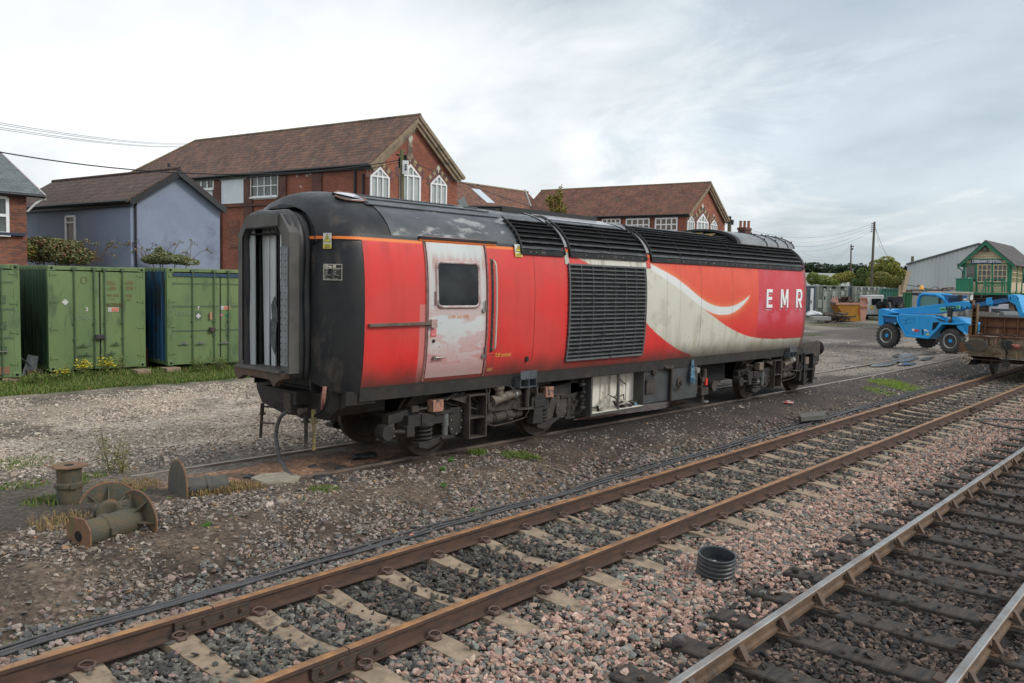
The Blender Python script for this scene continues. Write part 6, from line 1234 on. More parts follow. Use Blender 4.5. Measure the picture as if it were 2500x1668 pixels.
for x in (1231, 1297): b = MB(); px_, _ = z2_(x, 600); u_ = WS.uz(px_, 430)[0] if x < 0 else None
for x, y0_ in ((1231, 550), (1297, 582)):
    p = WG.pt(.0, 0) if False else None
wsL = WS
b = MB()
for x, y in ((1231, 550), (1297, 582)):
    u_, z_ = WS.uz(*z2_(x, y)); b.cyl(WS.pt(u_, z_, .08), WS.pt(u_, z_ - 4, .08), .07, n=8)
b.build('downpipe', GUT, bt)
for (x0, y0, x1, y1, f) in ((1555, 590, 1750, 815, z1_), (1795, 575, 2010, 825, z1_), (385, 548, 608, 790, z2_)):
    b = MB(); a_ = f(x0, y0); c_ = f(x1, y1); WS.rect(b, a_[0], a_[1], c_[0], c_[1], .01, .05); pn = b.build('white_panel', WBRD, bt)
    b = MB(); u0, zt_ = WS.uz(*a_); u1, zb_ = WS.uz(*c_)
    for q in np.arange(min(u0, u1) + .12, max(u0, u1), .14): WS.ruz(b, q - .006, q + .006, min(zb_, zt_) + .1, max(zb_, zt_) - .1, .055, .006)
    b.build('board_joints', mat('joint_grey', (.36, .40, .45), rough=.7), pn)
window(bt, WS, *z2_(388, 598), *z2_(606, 765), 4, 2, o=.07); window(bt, WS, *z1_(1600, 640), *z1_(1750, 706), 3, 1, o=.07, fw=.09)
for x, f in ((1775, z1_), (2030, z1_), (634, z2_), (920, z2_)):
    b = MB(); u_ = WS.uz(*f(x, 650))[0]; WS.ruz(b, u_ - .38, u_ + .38, 0, Cn[2] - .3, .005, .12); b.build('brick_pier', BRKP, bt)
b = MB(); u0, z0 = WS.uz(*z1_(2010, 830)); WS.ruz(b, -.0, Ln, z0 - .15, z0, .005, .15); b.build('string_course', BRKP, bt)
b = MB(); u_, z_ = WS.uz(*z1_(1905, 1075)); WS.ruz(b, u_ - .5, u_ + .5, z_ - .9, z_ + .9, .004, .02); b.build('bricked_window', BRKD, bt)
u_, z_ = WS.uz(*z2_(820, 600)); b = MB(); rgw = np.random.default_rng(3)
for i in range(10): WS.ruz(b, u_ + rgw.uniform(-.9, .9), u_ + rgw.uniform(-.9, .9) * 0 + rgw.uniform(-.9, .9), 0, 0, 0, 0) if False else None
for i in range(9): q, w_ = u_ + rgw.uniform(-1, .8), z_ + rgw.uniform(-.8, .5); WS.ruz(b, q, q + rgw.uniform(.08, .22), w_, w_ + rgw.uniform(.07, .15), .004, .006)
b.build('whitewash_bricks', mat('whitewash', (.5, .46, .42), rough=.9), bt)
b = MB(); b.obox(D(*z2_(758, 440), 51), (.32, .0, .0), (0, .3, .2), (0, -.01, .03)); b.cyl(D(*z2_(765, 415), 51), D(*z2_(765, 395), 51), .09, n=8); b.build('roof_vent', mat('lead_grey', (.33, .36, .40), rough=.5), brf)
ht, HG, HS, Cn2, W2_, L2_, zr2, hrf = gabled('blue_house', 'blue rendered house with a brown tiled roof, behind the green containers', 'house', 318, 489, 33, 3, 537, 413, 99, 25, BLR, TILB, ov=.22)
window(ht, HS, *z1_(545, 930), *z1_(618, 1185), 1, 1, o=.01, fw=.08, glass=mat('brown_blind', (.14, .11, .095), rough=.4)); b = MB(); p0 = z1_(545, 975); p1 = z1_(618, 985); HS.rect(b, p0[0], p0[1], p1[0], p1[1], .02, .06); b.build('transom', UPVC, ht)
b = MB(); u_, z_ = HG.uz(*z1_(1098, 830)); b.cyl(HG.pt(u_, z_, .06), HG.pt(u_, 0, .06), .045, n=8); b.tube([HG.pt(u_ - .12, z_ + .12, .2), HG.pt(u_, z_ + .05, .12), HG.pt(u_, z_ - .1, .06)], .045, 6); b.build('downpipe', GUT, ht)
b = MB(); b.cyl(D(*z1_(1375, 525), 36), D(*z1_(1375, 497), 36), .07, n=8); b.build('flue', GUT, hrf)
Cl = D(64, 470, 31.0); ul = hd(3); base = arr([Cl[0], Cl[1], 0]); t = thing('brick_house', 'brick house with a slate roof, cut by the left edge of the photo', 'house', base - ul * 3 + hd(93) * 3)
ze = Cl[2]; b = MB(); b.add([base - ul * 7, base, base + Z * ze, base - ul * 7 + Z * ze], [(0, 1, 2, 3)]); b.add([base, base + hd(93) * 6.4, base + hd(93) * 6.4 + Z * ze, base + hd(93) * 3.2 + Z * (ze + 1.2), base + Z * ze], [(0, 1, 2, 3, 4)]); b.add([base - ul * 7, base - ul * 7 + hd(93) * 6.4, base - ul * 7 + hd(93) * 6.4 + Z * ze, base - ul * 7 + Z * ze], [(3, 2, 1, 0)]); b.build('wall', BRKD, t)
e0 = base + Z * (ze - .05) - hd(93) * .25 + ul * .55; tb = along(e0, hd(93), 0); zb0 = solve_z(e0 + hd(93) * tb, 364); r0 = e0 + hd(93) * tb * 1.5 + Z * (zb0 - e0[2]) * 1.5; e1 = e0 - ul * 8; r1 = r0 - ul * 8; k0 = base + hd(93) * 6.7 + Z * (ze - .1) + ul * .5
b = MB(); b.add([e0, r0, r1, e1, e0 - Z * .08, r0 - Z * .08, r1 - Z * .08, e1 - Z * .08], [(0, 1, 2, 3), (4, 7, 6, 5), (0, 4, 5, 1), (3, 2, 6, 7)]); b.add([k0, r0, r1, k0 - ul * 8], [(3, 2, 1, 0)]); rf_ = b.build('roof', SLATE, t)
b = MB(); b.obox((e0 + r0) / 2 - Z * .10 + ul * .02, (r0 - e0) / 2, ul * .03, Z * .10); b.build('bargeboard', mat('barge_pink', (.42, .36, .36), rough=.6), rf_)
b = MB(); b.tube([e0 - Z * .08 - hd(93) * .05, e1 - Z * .08 - hd(93) * .05], .07, 6); b.build('gutter', GUT, t); b = MB(); b.tube([e0 - Z * .1, e0 - Z * .35 - ul * .3 + hd(93) * .1, base + Z * (ze - .7) + ul * .03], .04, 6); b.build('downpipe', UPVC, t)
WLh = Wall(base, 3, (0, -1, 0)); window(t, WLh, -60, 480, 17, 568, 2, 2, o=.01, fw=.10)
b = MB(); b.obox(WLh.pt(-1.2, WLh.uz(10, 571)[1], .05), ul * 1.1, hd(93) * .12, Z * .05); b.build('window_sill', mat('sill_navy', (.015, .03, .06), rough=.6), t)
rt, RG, RS, Cn3, W3_, L3_, zr3, rrf = gabled('brick_wing', 'farther red brick wing with a tiled roof and two white window bays', 'building', 1678, 523, 76, 0, 1764, 445, 101, 1262, BRK, TILO, ov=.32, vergem=VERG)
fB = lambda x, y: z3_(x, y)
pointed(rt, RG, 1938, 470, 1995, 485, (1968, 428), 580, fB); pointed(rt, RG, 2014, 468, 2108, 492, (2062, 408), 580, fB); pointed(rt, RG, 2127, 498, 2180, 508, (2155, 460), 580, fB)
for (x0, y0, x1, y1, wx) in ((1240, 425, 1395, 500, (1250, 455, 1392, 520)), (1437, 420, 1633, 575, (1445, 455, 1630, 550)), (1675, 415, 1862, 585, (1685, 450, 1858, 547))):
    b = MB(); a_ = z3_(x0, y0); c_ = z3_(x1, y1); RS.rect(b, a_[0], a_[1], c_[0], c_[1], .01, .05); b.build('white_panel', WBRD, rt); window(rt, RS, *z3_(wx[0], wx[1]), *z3_(wx[2], wx[3]), 4, 2, o=.07, fw=.11, glass=mat('blind_cream', (.12, .095, .07), (.2, .17, .13), rough=.3, scale=3))
Ae = Cn3 + hd(0) * W3_ / 2; uq = along(Ae, hd(101), 1284); Q = np.array([*(Ae + hd(101) * uq)[:2], zr3 - .15]); dl = along(Q, hd(180), 1010, -200, 200); sE = -hd(90) * 9 - Z * 8.0
lt = thing('link_building', 'low linking range with a red tiled roof and a skylight, between the two brick gables', 'building', (Q[0] - dl / 2, Q[1], 0)); b = MB(); q = [Q, Q - X * dl, Q - X * dl + sE, Q + sE]; b.add(q + [p + hd(90) * .3 for p in q], [(0, 1, 2, 3), (4, 7, 6, 5)]); b.add([q[2], q[3], arr([q[3][0], q[3][1], 0]), arr([q[2][0], q[2][1], 0])], [(0, 1, 2, 3)]); lrf = b.build('roof', TILO, lt)
nrm_ = np.cross(X, sE); nrm_ /= np.linalg.norm(nrm_); nrm_ = nrm_ if nrm_[2] > 0 else -nrm_
def onpl(px, py, P, n_): d = ray(px, py); return C0 + d * (((P - C0) @ n_) / (d @ n_))
sk = [onpl(*z3_(x, y), Q, nrm_) + nrm_ * .06 for x, y in ((168, 206), (235, 213), (362, 325), (297, 322))]; b = MB(); b.add(sk + [p - nrm_ * .08 for p in sk], [(0, 1, 2, 3), (0, 4, 5, 1), (1, 5, 6, 2), (2, 6, 7, 3), (3, 7, 4, 0)]); b.build('skylight', mat('skylight_glass', (.50, .56, .62), (.42, .48, .55), rough=.15, spec=.8, scale=.5), lrf)
b = MB(); b.tube([Q + Z * .05, Q - X * dl + Z * .05], .12, 6); b.build('ridge_tiles', VERG, lrf); b = MB(); b.tube([onpl(*z3_(608, 222), Q, nrm_) + nrm_ * .05, onpl(*z3_(658, 360), Q, nrm_) + nrm_ * .05], .13, 6); b.build('valley_flashing', mat('valley_grey', (.28, .28, .27), rough=.6), lrf)
t = thing('chimney_stack', 'brick chimney stack with three terracotta pots rising behind the locomotive', 'chimney', D(1812, 700, 88) * np.array([1, 1, 0])); p = PO[t.name]; zt_ = solve_z(p, 556); b = MB(); b.obox((p[0], p[1], zt_ / 2), hd(0) * .62, hd(90) * .4, Z * zt_ / 2); b.obox((p[0], p[1], zt_ - .15), hd(0) * .70, hd(90) * .48, Z * .12); b.build('stack', BRKP, t)
for k in (-1, 0, 1): b = MB(); q = p + hd(-47) * .42 * k; b.lathe((q[0], q[1], zt_), Z, [(.17, 0), (.14, .1), (.13, .62), (.16, .66), (.16, .70)], 12); b.build('chimney_pot', mat('terracotta', (.36, .14, .07), (.24, .09, .05), rough=.8, scale=5), t)
WOODP = mat('pole_wood', (.17, .17, .09), (.12, .10, .07), c3=(.11, .15, .05), rough=.9, scale=3, stretch=(2, 2, .3)); WIRE = mat('wire_black', (.012, .013, .016), rough=.6)
def pole(name, label, pxt, pyt, pxb, Zd, r=.13, m=WOODP, gear=True):
    b0 = D(pxb, 720, Zd); b0 = arr([b0[0], b0[1], 0]); tp = D(pxt, pyt, Zd); t = thing(name, label, 'pole', b0, 'poles'); 
    b = MB(); b.cyl(b0, tp, r * 1.15, r * .85, 12); b.build('pole_shaft', m, t); return t, tp
pt_, tp1 = pole('telegraph_pole', 'mossy wooden pole with a white junction box, in front of the big brick gable', 981, 366, 985, 33, .10)
b = MB(); c_ = D(990, 409, 32.8); b.obox(c_, hd(-47) * .11, hd(43) * .08, Z * .26); jb = b.build('junction_box', UPVC, pt_)
b = MB(); 
for k in range(4): b.obox(D(990.5, 402 + k * 4.2, 32.7), hd(-47) * .04, hd(43) * .01, Z * .018)
b.build('box_slots', INK, jb); b = MB(); b.obox(D(976, 398, 33), hd(-47) * .05, hd(43) * .05, Z * .2); b.obox(D(990, 388, 33), hd(-47) * .05, hd(43) * .05, Z * .15); b.cyl(D(966, 378, 33), D(980, 380, 33), .03, n=6); b.build('insulators', INK, pt_)
def wire(A_, B_, sag, r, label, n=24, group='overhead wires'):
    A_, B_ = arr(A_), arr(B_); b = MB(); b.tube([A_ + (B_ - A_) * t_ - Z * sag * 4 * t_ * (1 - t_) for t_ in np.linspace(0, 1, n)], r, 5); return b.build('overhead_wire', WIRE, None, label=label, cat='wire', group=group)
wire(D(-150, 343, 24), D(976, 391, 33), .75, .020, 'thickest black cable, sagging from the left edge to the mossy pole')
for k, (ya, yb) in enumerate(((297, 350), (302, 352), (309, 357), (314, 358))): wire(D(-60, ya - 8, 30), D(470, yb, 70), .3, .010, ('uppermost thin wire', 'second thin wire', 'third thin wire', 'lowest thin wire')[k] + ' of the four above the blue house roof')
wire(D(992, 391, 33), D(1460, 532, 90), .6, .018, 'dark cable running from the mossy pole down to the right'); wire(D(976, 396, 33), D(560, 432, 47), .35, .012, 'thin cable from the mossy pole across the long brick wall')
def z8(x, y): return 1950 + x / 6.03, 570 + y / 6.03
def z4(x, y): return 1700 + x / 2.9375, 500 + y / 2.9375
def zt(x, y): return 2050 + x / 4.48, 550 + y / 4.48
def zs(x, y): return 2250 + x / 7.84, 560 + y / 7.84
def zw(x, y): return 2300 + x / 8.255, 740 + y / 8.255
def gp(P): return arr([P[0], P[1], 0])
CGY = mat('container_grey', (.30, .32, .27), (.24, .26, .22), c3=(.20, .16, .12), rough=.6, scale=1.2, s3=1.5, t3=.6, stretch=(1, 1, .4))
CBG = mat('container_bluegrey', (.13, .165, .20), (.10, .125, .15), rough=.6, scale=3); CTL = mat('container_teal', (.030, .13, .10), (.04, .16, .125), rough=.6, scale=2); CWH = mat('container_white', (.42, .42, .38), (.33, .33, .30), c3=(.2, .16, .1), rough=.6, scale=1.5, s3=2, t3=.6)
def boxcont(label, pxl, pxr, pyt, Zd, m, cat='container', dep=2.4, grp_=None, name='shipping_container', per=.32, heading=-47, zb=0.0, top=None):
    P = gp(D(pxl, 760, Zd)); u = hd(heading); L = along(P, u, pxr); zt_ = solve_z(P, pyt); n = np.array([u[1], -u[0], 0]); dn = -n
    t = thing(name, label, cat, P + u * L / 2 + dn * dep / 2 + Z * zb, grp_); b = MB(); corrug(b, P, u, n, L, zb + .1, zt_ - .1, .05, per); b.obox(P + u * L / 2 + dn * dep / 2 + dn * .05 + Z * (zb + zt_) / 2, u * (L / 2 - .01), dn * (dep / 2 - .05), Z * ((zt_ - zb) / 2 - .01)); b.build('side_panel', m, t)
    b = MB()
    for z in (zb + .07, zt_ - .05): b.obox(P + u * L / 2 + Z * z, u * L / 2, n * .07, Z * .06)
    for a in (.06, L - .06): b.obox(P + u * a + Z * (zb + zt_) / 2, u * .07, n * .075, Z * (zt_ - zb) / 2)
    b.build('frame', m, t); return t, Wall(P, heading, n), L, zt_
G2 = 'grey containers far across the yard'
t, Wl, L, ztp = boxcont('pale grey container with three hatches, left of the two behind the skip', z8(262, 760)[0], z8(722, 760)[0], 697, 86, CGY, grp_=G2)
def hatch(t, Wl, x0, y0, x1, y1, m, nm='hatch_panel', th=.05): b = MB(); a_ = z8(x0, y0); c_ = z8(x1, y1); Wl.rect(b, a_[0], a_[1], c_[0], c_[1], .05, th); return b.build(nm, m, t)
PGR = mat('hatch_pale', (.40, .43, .37), (.34, .36, .31), rough=.6)
for x in (355, 485, 612): hatch(t, Wl, x, 850, x + 48, 1160, PGR); hatch(t, Wl, x + 8, 780, x + 50, 815, INK, 'vent_slot', .03)
for x in (372, 458, 683): hatch(t, Wl, x - 8, 812, x + 8, 828, UPVC, 'lamp_unit', .12)
hatch(t, Wl, 278, 975, 335, 1100, PGR); hatch(t, Wl, 370, 925, 388, 980, INK, 'small_sign', .06); hatch(t, Wl, 498, 925, 515, 980, INK, 'small_sign', .06)
t, Wl, L, _ = boxcont('pale grey container behind the white off-road car, with two hatches', z8(815, 780)[0], z8(1180, 780)[0], 699.5, 87, CGY, grp_=G2)
for x in (890, 990): hatch(t, Wl, x, 862, x + 45, 1050, PGR)
for x in (905, 1012, 1100): hatch(t, Wl, x, 795, x + 26, 835, mat('lamp_silver', (.45, .47, .48), rough=.4), 'lamp_unit', .10)
boxcont('slate grey narrow cabin squeezed between the two pale grey containers', z8(722, 775)[0], z8(812, 775)[0], 698.5, 88, CBG, cat='cabin', name='cabin')
t, Wl, L, _ = boxcont('blue grey container with a white door, just right of the locomotive', z8(20, 765)[0], z8(258, 765)[0], 697.5, 84, CBG, grp_=G2); hatch(t, Wl, 166, 808, 211, 1166, UPVC, 'white_door', .05); hatch(t, Wl, 172, 982, 184, 1030, GUT, 'door_handle', .10)
boxcont('dull green container behind the leaning planks', z8(1183, 820)[0], z8(1600, 820)[0], 704.5, 92, CTL, grp_='green containers far across the yard')
boxcont('bright green container with scrap stacked on its roof', z8(1530, 870)[0], z8(2150, 870)[0], 714, 82, mat('container_vivid', (.015, .14, .055), (.02, .11, .05), rough=.55, scale=3), grp_='green containers far across the yard')
tw_, Wl, L, zwt = boxcont('dirty white container below the signal box steps', zs(90, 1170)[0], zs(985, 1170)[0], 711, 58, CWH, dep=2.2, per=.4)
for x in (790, 915): b = MB(); a_, c_ = zs(x, 1265), zs(x + 50, 1350); Wl.rect(b, a_[0], a_[1], c_[0], c_[1], .05, .08); b.build('white_box', UPVC, tw_)
rgj = np.random.default_rng(21)
JM = [mat('junk_rust', (.13, .06, .04), (.08, .05, .04), rough=.8, scale=8), mat('junk_grey', (.10, .10, .095), (.16, .155, .14), rough=.6, scale=8), mat('junk_green', (.03, .09, .055), rough=.6)]
for k in range(7):
    b = MB(); px = lerp(2228, 2318, k / 6); q = D(px, 714 + k * .8, 82.5); L = rgj.uniform(.5, 1.1); r = rgj.uniform(.10, .22)
    if k % 2: b.cyl(q + hd(-47) * -L + Z * (r + .02), q + hd(-47) * L + Z * (r + .05), r, n=10); b.cyl(q + hd(-47) * L * .98 + Z * (r + .05), q + hd(-47) * (L + .05) + Z * (r + .05), r * 1.35, n=10)
    else: b.tube(smooth_path([q + hd(-47) * rgj.uniform(-1, 1) + Z * rgj.uniform(.05, .75) + hd(43) * rgj.uniform(-.3, .3) for _ in range(6)], 4), .04, 5); b.obox(q + Z * .12, hd(-47) * L * .8, hd(43) * .3, Z * .10)
    b.build('scrap_piece', JM[k % 3], None, label='scrap metal piece number %d from the left on the bright green container roof' % (k + 1), cat='scrap', group='scrap on the container roof')
PLK = mat('plank_new', (.36, .27, .17), (.28, .21, .14), rough=.8, scale=3, stretch=(3, 3, .5))
for k, (xb, yb, xt, yt, w) in enumerate(((655, 780, 665, 655, .26), (670, 785, 705, 600, .22), (700, 735, 755, 500, .34), (690, 735, 715, 650, .2))):
    A_ = D(*zt(xb, yb), 80); Bq = D(*zt(xt, yt), 80.6); b = MB(); b.obox((A_ + Bq) / 2, (Bq - A_) / 2, hd(-47) * w / 2, hd(43) * .03); b.build('plank', PLK, None, label=('leftmost short plank leaning by the bright green container', 'thin plank of middling height leaning by the green container', 'tallest plank, leaning up against the grey shed', 'short plank standing just behind the tallest plank')[k], cat='plank', group='planks leaning by the containers')
SKO = mat('skip_orange', (.48, .23, .02), (.38, .17, .025), c3=(.12, .06, .03), rough=.6, scale=1.5, s3=1.4, t3=.58); SKP = mat('skip_pink', (.55, .29, .22), (.48, .25, .2), c3=(.25, .13, .08), rough=.65, scale=3, s3=3, t3=.62)
P = gp(D(*z8(700, 1285), 73)); ws_ = Wall(P, -47, (-1, -1, 0)); fw_ = lambda x, y: ws_.uz(*z8(x, y))
t = thing('skip', 'orange skip with pink ends, heaped with scrap', 'skip', P + hd(43) * .9)
A_ = [fw_(705, 1288), fw_(905, 1296), fw_(893, 1045), fw_(560, 1045)]; b = MB(); ws_.poly(b, A_, -.02, .04)
o2 = ws_.n * -1.7; b.prism(A_, ws_.P0 + o2, ws_.u, Z, ws_.n * .04); q = [ws_.P0 + ws_.u * a + Z * z for a, z in A_]; b.quad(q[3], q[0], q[0] + o2, q[3] + o2); b.quad(q[1], q[2], q[2] + o2, q[1] + o2); b.quad(q[0], q[1], q[1] + o2, q[0] + o2); b.build('skip_body', SKO, t)
b = MB(); ws_.poly(b, [fw_(908, 1290), fw_(975, 1290), fw_(1010, 1050), fw_(1000, 940), fw_(905, 945), fw_(897, 1080)], -.05, .12); b.build('end_panel', SKP, t); b = MB(); ws_.poly(b, [fw_(912, 955), fw_(995, 955), fw_(1018, 1035), fw_(1000, 1035), fw_(985, 975), fw_(925, 975)], .08, .05); ws_.poly(b, [fw_(898, 1075), fw_(1005, 1075), fw_(1005, 1100), fw_(898, 1100)], .08, .05); b.build('end_rim', mat('rim_rust', (.32, .13, .07), rough=.7), t)
b = MB(); ws_.poly(b, [fw_(545, 1020), fw_(895, 1020), fw_(895, 1050), fw_(545, 1050)], .0, .08); b.prism([fw_(545, 1020), fw_(570, 940), fw_(590, 945), fw_(600, 1020)], ws_.P0 - ws_.n * 1.2, ws_.u, Z, ws_.n * 1.0); b.build('rim', SKP, t)
for k in range(3): b = MB(); ws_.poly(b, [fw_(868, 1105 + 30 * k), fw_(893, 1118 + 30 * k), fw_(893, 1135 + 30 * k), fw_(868, 1122 + 30 * k)], .03, .02); b.build('hazard_stripe', mat('stripe_red', (.62, .10, .03), rough=.6), t)
b = MB(); rk = np.random.default_rng(4)
for i in range(110):
    a = rk.uniform(.1, .9); top = fw_(lerp(570, 890, a), lerp(1040, 945 + 190 * abs(a - .42), rk.random())); c_ = ws_.pt(top[0], top[1], -rk.uniform(.3, 1.3)); d = rk.normal(0, .28, 3) * (1, 1, .5); b.obox(c_, d, np.cross(d, Z) * .25 + X * .03, Z * .035)
b.build('scrap_load', mat('scrap_brown', (.10, .065, .045), (.05, .038, .03), c3=(.2, .17, .14), rough=.8, scale=6), None, label='heap of brown scrap metal filling the orange skip', cat='scrap heap', kind='stuff')
b = MB()
for i in range(70):
    px, py = z8(rk.uniform(300, 690), rk.uniform(1170, 1290)); Zd = rk.uniform(69, 73); c_ = D(px, py, Zd); c_[2] = max(.03, c_[2]); d = rk.normal(0, .32, 3) * (1, 1, .25); b.obox(c_, d, np.cross(d, Z) * .2 + X * .02, Z * .04)
b.build('scrap_heap', MATS['scrap_brown'], None, label='low tangled heap of rusty scrap beside the skip', cat='scrap heap', kind='stuff')
b = MB(); P = gp(D(*z8(345, 1290), 68)); wl2 = Wall(P, -47, (-1, -1, 0)); a_, c_ = z8(212, 1225), z8(478, 1285); wl2.rect(b, a_[0], a_[1], c_[0], c_[1], 0, -.9); b.build('concrete_beam', mat('beam_pale', (.34, .34, .33), (.25, .25, .245), rough=.85, scale=3), None, label='pale concrete beam lying in front of the scrap heap', cat='beam', bevel=.03)
b = MB(); c_ = D(*z8(225, 1190), 70); b.blob(c_, .55, (1.6, 1, .55), seed=8, amp=.4, sub=2); b.build('plastic_sheet', mat('sheet_white', (.60, .61, .62), (.45, .46, .47), rough=.4, scale=5), None, label='crumpled white plastic sheet on the scrap by the locomotive end', cat='plastic sheet')
b = MB(); P = gp(D(*z8(540, 1180), 76)); wl3 = Wall(P, -47, (-1, -1, 0)); a_, c_ = z8(482, 1075), z8(600, 1180); wl3.rect(b, a_[0], a_[1], c_[0], c_[1], 0, -.8); b.build('metal_tank', mat('tank_dark', (.10, .11, .115), (.07, .07, .07), rough=.5, scale=4), None, label='dark grey metal tank left of the orange skip', cat='tank', bevel=.03)
def car(name, label, x0, y0, x1, y1, Zd, body, roofm, f, spare, plate, tall, dh=36):
    P = gp(D(*f(x0, y1), Zd)); wl = Wall(P, -47, (-1, -1, 0)); F = lambda u, v: wl.uz(*f(lerp(x0, x1, u), lerp(y0, y1, v))); t = thing(name, label, 'car', wl.pt(F(.5, 1)[0], 0, -1.5), 'off-road cars parked across the yard')
    dv = hd(dh) * 3.7; Pq = lambda b, pts, o, d: b.prism(pts, wl.P0 + dv * o, wl.u, Z, d)
    b = MB(); Pq(b, [F(.02, .84), F(.98, .84), F(1, .45), F(0, .45)], 0, dv); Pq(b, [F(0, .45), F(1, .45), F(.93, .04), F(.88, 0), F(.12, 0), F(.07, .04)], 0, dv * .72); b.build('body', body, t, bevel=.05)
    b = MB(); Pq(b, [F(.05, .06), F(.95, .06), F(.90, -.02), F(.10, -.02)], -.004, dv * .73); b.build('roof', roofm, t, bevel=.05)
    DG = mat('car_glass', (.012, .016, .02), rough=.08, spec=.5)
    for u0, u1 in tall or (): b = MB(); wl.poly(b, [F(u0, .40), F(u1, .40), F(u1, .13), F(u0, .13)], .03, .02); b.build('rear_window', DG, t)
    for k in range(3):
        b = MB(); q = [F(0, .40), F(.055, .12)]; vs = [wl.pt(*q[0], 0) + dv * (.04 + .23 * k), wl.pt(*q[0], 0) + dv * (.23 + .23 * k), wl.pt(*q[1], 0) + dv * (.22 + .23 * k), wl.pt(*q[1], 0) + dv * (.05 + .23 * k)]; vs = [p - wl.u * .05 for p in vs]; b.add(vs, [(0, 1, 2, 3)]); b.build('side_window', DG, t)
    b = MB(); u_, v_, r_ = spare; c_ = wl.pt(*F(u_, v_), .05); b.lathe(c_, wl.n, [(r_, 0), (r_, .16), (r_ * .9, .22), (r_ * .5, .20), (.05, .22)], 22); b.build('spare_wheel', mat('tyre_black', (.02, .02, .021), (.03, .03, .03), rough=.7), t)
    for u_, o_ in ((.08, .13), (.92, .13), (.08, .8)):
        c_ = gp(wl.pt(F(u_, 1)[0], 0, 0)) + dv * o_ + Z * .38; ws = np.cross(dv, Z); ws /= np.linalg.norm(ws); b = MB(); b.cyl(c_ - ws * .14, c_ + ws * .14, .38, n=20); b.build('wheel', MATS['tyre_black'], t)
    b = MB(); wl.poly(b, [F(.04, .88), F(.96, .88), F(.96, .80), F(.04, .80)], .08, -.3); b.build('bumper', GUT, t)
    if plate: b = MB(); wl.poly(b, [F(plate[0], plate[2]), F(plate[1], plate[2]), F(plate[1], plate[3]), F(plate[0], plate[3])], .01, .02); b.build('number_plate', YEL, t)
    for u_ in (.03, .93): b = MB(); wl.poly(b, [F(u_, .66), F(u_ + .04, .66), F(u_ + .04, .52), F(u_, .52)], .01, .02); b.build('tail_light', mat('tail_red', (.45, .02, .02), rough=.3), t)
    return t, wl, F
WHC = mat('car_white', (.62, .63, .62), (.54, .55, .54), rough=.35, scale=2)
t, wl, F = car('off_road_car', 'white off-road car with a roof rack and black spare wheel', 985, 915, 1275, 1262, 80, WHC, WHC, z8, (.73, .42, .40), (.24, .40, .58, .44), ((.30, .46), (.47, .78), (.88, .96)))
b = MB(); 
for (x0, y0, x1, y1) in ((825, 905, 1060, 905), (1060, 905, 1260, 912)): b.tube([D(*z8(x0, y0), 82), D(*z8(x1, y1), 80)], .025, 5)
for x in (830, 900, 980, 1060, 1160, 1255): b.tube([D(*z8(x, 905), 81), D(*z8(x, 945), 81)], .02, 5)
b.build('roof_rack', GUT, t)
b = MB(); b.cyl(D(*z8(1195, 1060), 79.6), D(*z8(1195, 1060), 79.2), .04, n=8); b.build('spare_wheel_hub', GALV, t)
DKC = mat('car_dark', (.014, .020, .03), (.02, .026, .035), rough=.3, scale=2)
t, wl, F = car('off_road_car', 'dark navy off-road car with a soft top, between the white one and the blue machine', 1290, 935, 1560, 1240, 77, DKC, mat('soft_top', (.022, .023, .026), (.035, .035, .037), rough=.8, scale=6), z8, (.74, .42, .34), None, ((.12, .34),), 22)
b = MB(); c_ = wl.pt(*F(.74, .42), .28)
for k in range(5): a = k * 2 * math.pi / 5; b.obox(c_ + wl.u * .13 * math.cos(a) + Z * .13 * math.sin(a), wl.u * .11 * math.cos(a) + Z * .11 * math.sin(a), (wl.u * -math.sin(a) + Z * math.cos(a)) * .03, wl.n * .01)
b.build('wheel_spokes', mat('spoke_grey', (.16, .17, .18), rough=.4), t)
Pr = gp(G(2168, 848, 0)); Pf = gp(G(2325, 862, 0)); hu = math.degrees(math.atan2(Pf[1] - Pr[1], Pf[0] - Pr[0])); TW = Wall(Pr, hu, (-1, 0, 0)); Ft = lambda x, y: TW.uz(*zt(x, y)); dn = -TW.n; WID = 1.35
TBL = mat('machine_blue', (.012, .29, .66), (.02, .33, .70), c3=(.06, .22, .36), rough=.35, scale=1.5, s3=4, t3=.68, rvar=.06); TBD = mat('machine_blue_dark', (.01, .11, .30), (.02, .14, .34), rough=.45, scale=3)
TYR = mat('tractor_tyre', (.035, .034, .034), (.075, .068, .062), rough=.9, scale=7, bump=.004); RIM = mat('rim_grey', (.44, .45, .42), (.36, .36, .33), c3=(.2, .17, .13), rough=.5, scale=5)
tel = thing('telehandler', 'blue telescopic handler with a long boom, parked in the yard', 'telehandler', TW.pt(1.6, 0, -.7))
def tpoly(nm, pts, o, th, m=TBL, bev=.02, par=None): b = MB(); TW.poly(b, [Ft(*p) for p in pts], o, th); return b.build(nm, m, par or tel, bevel=bev)
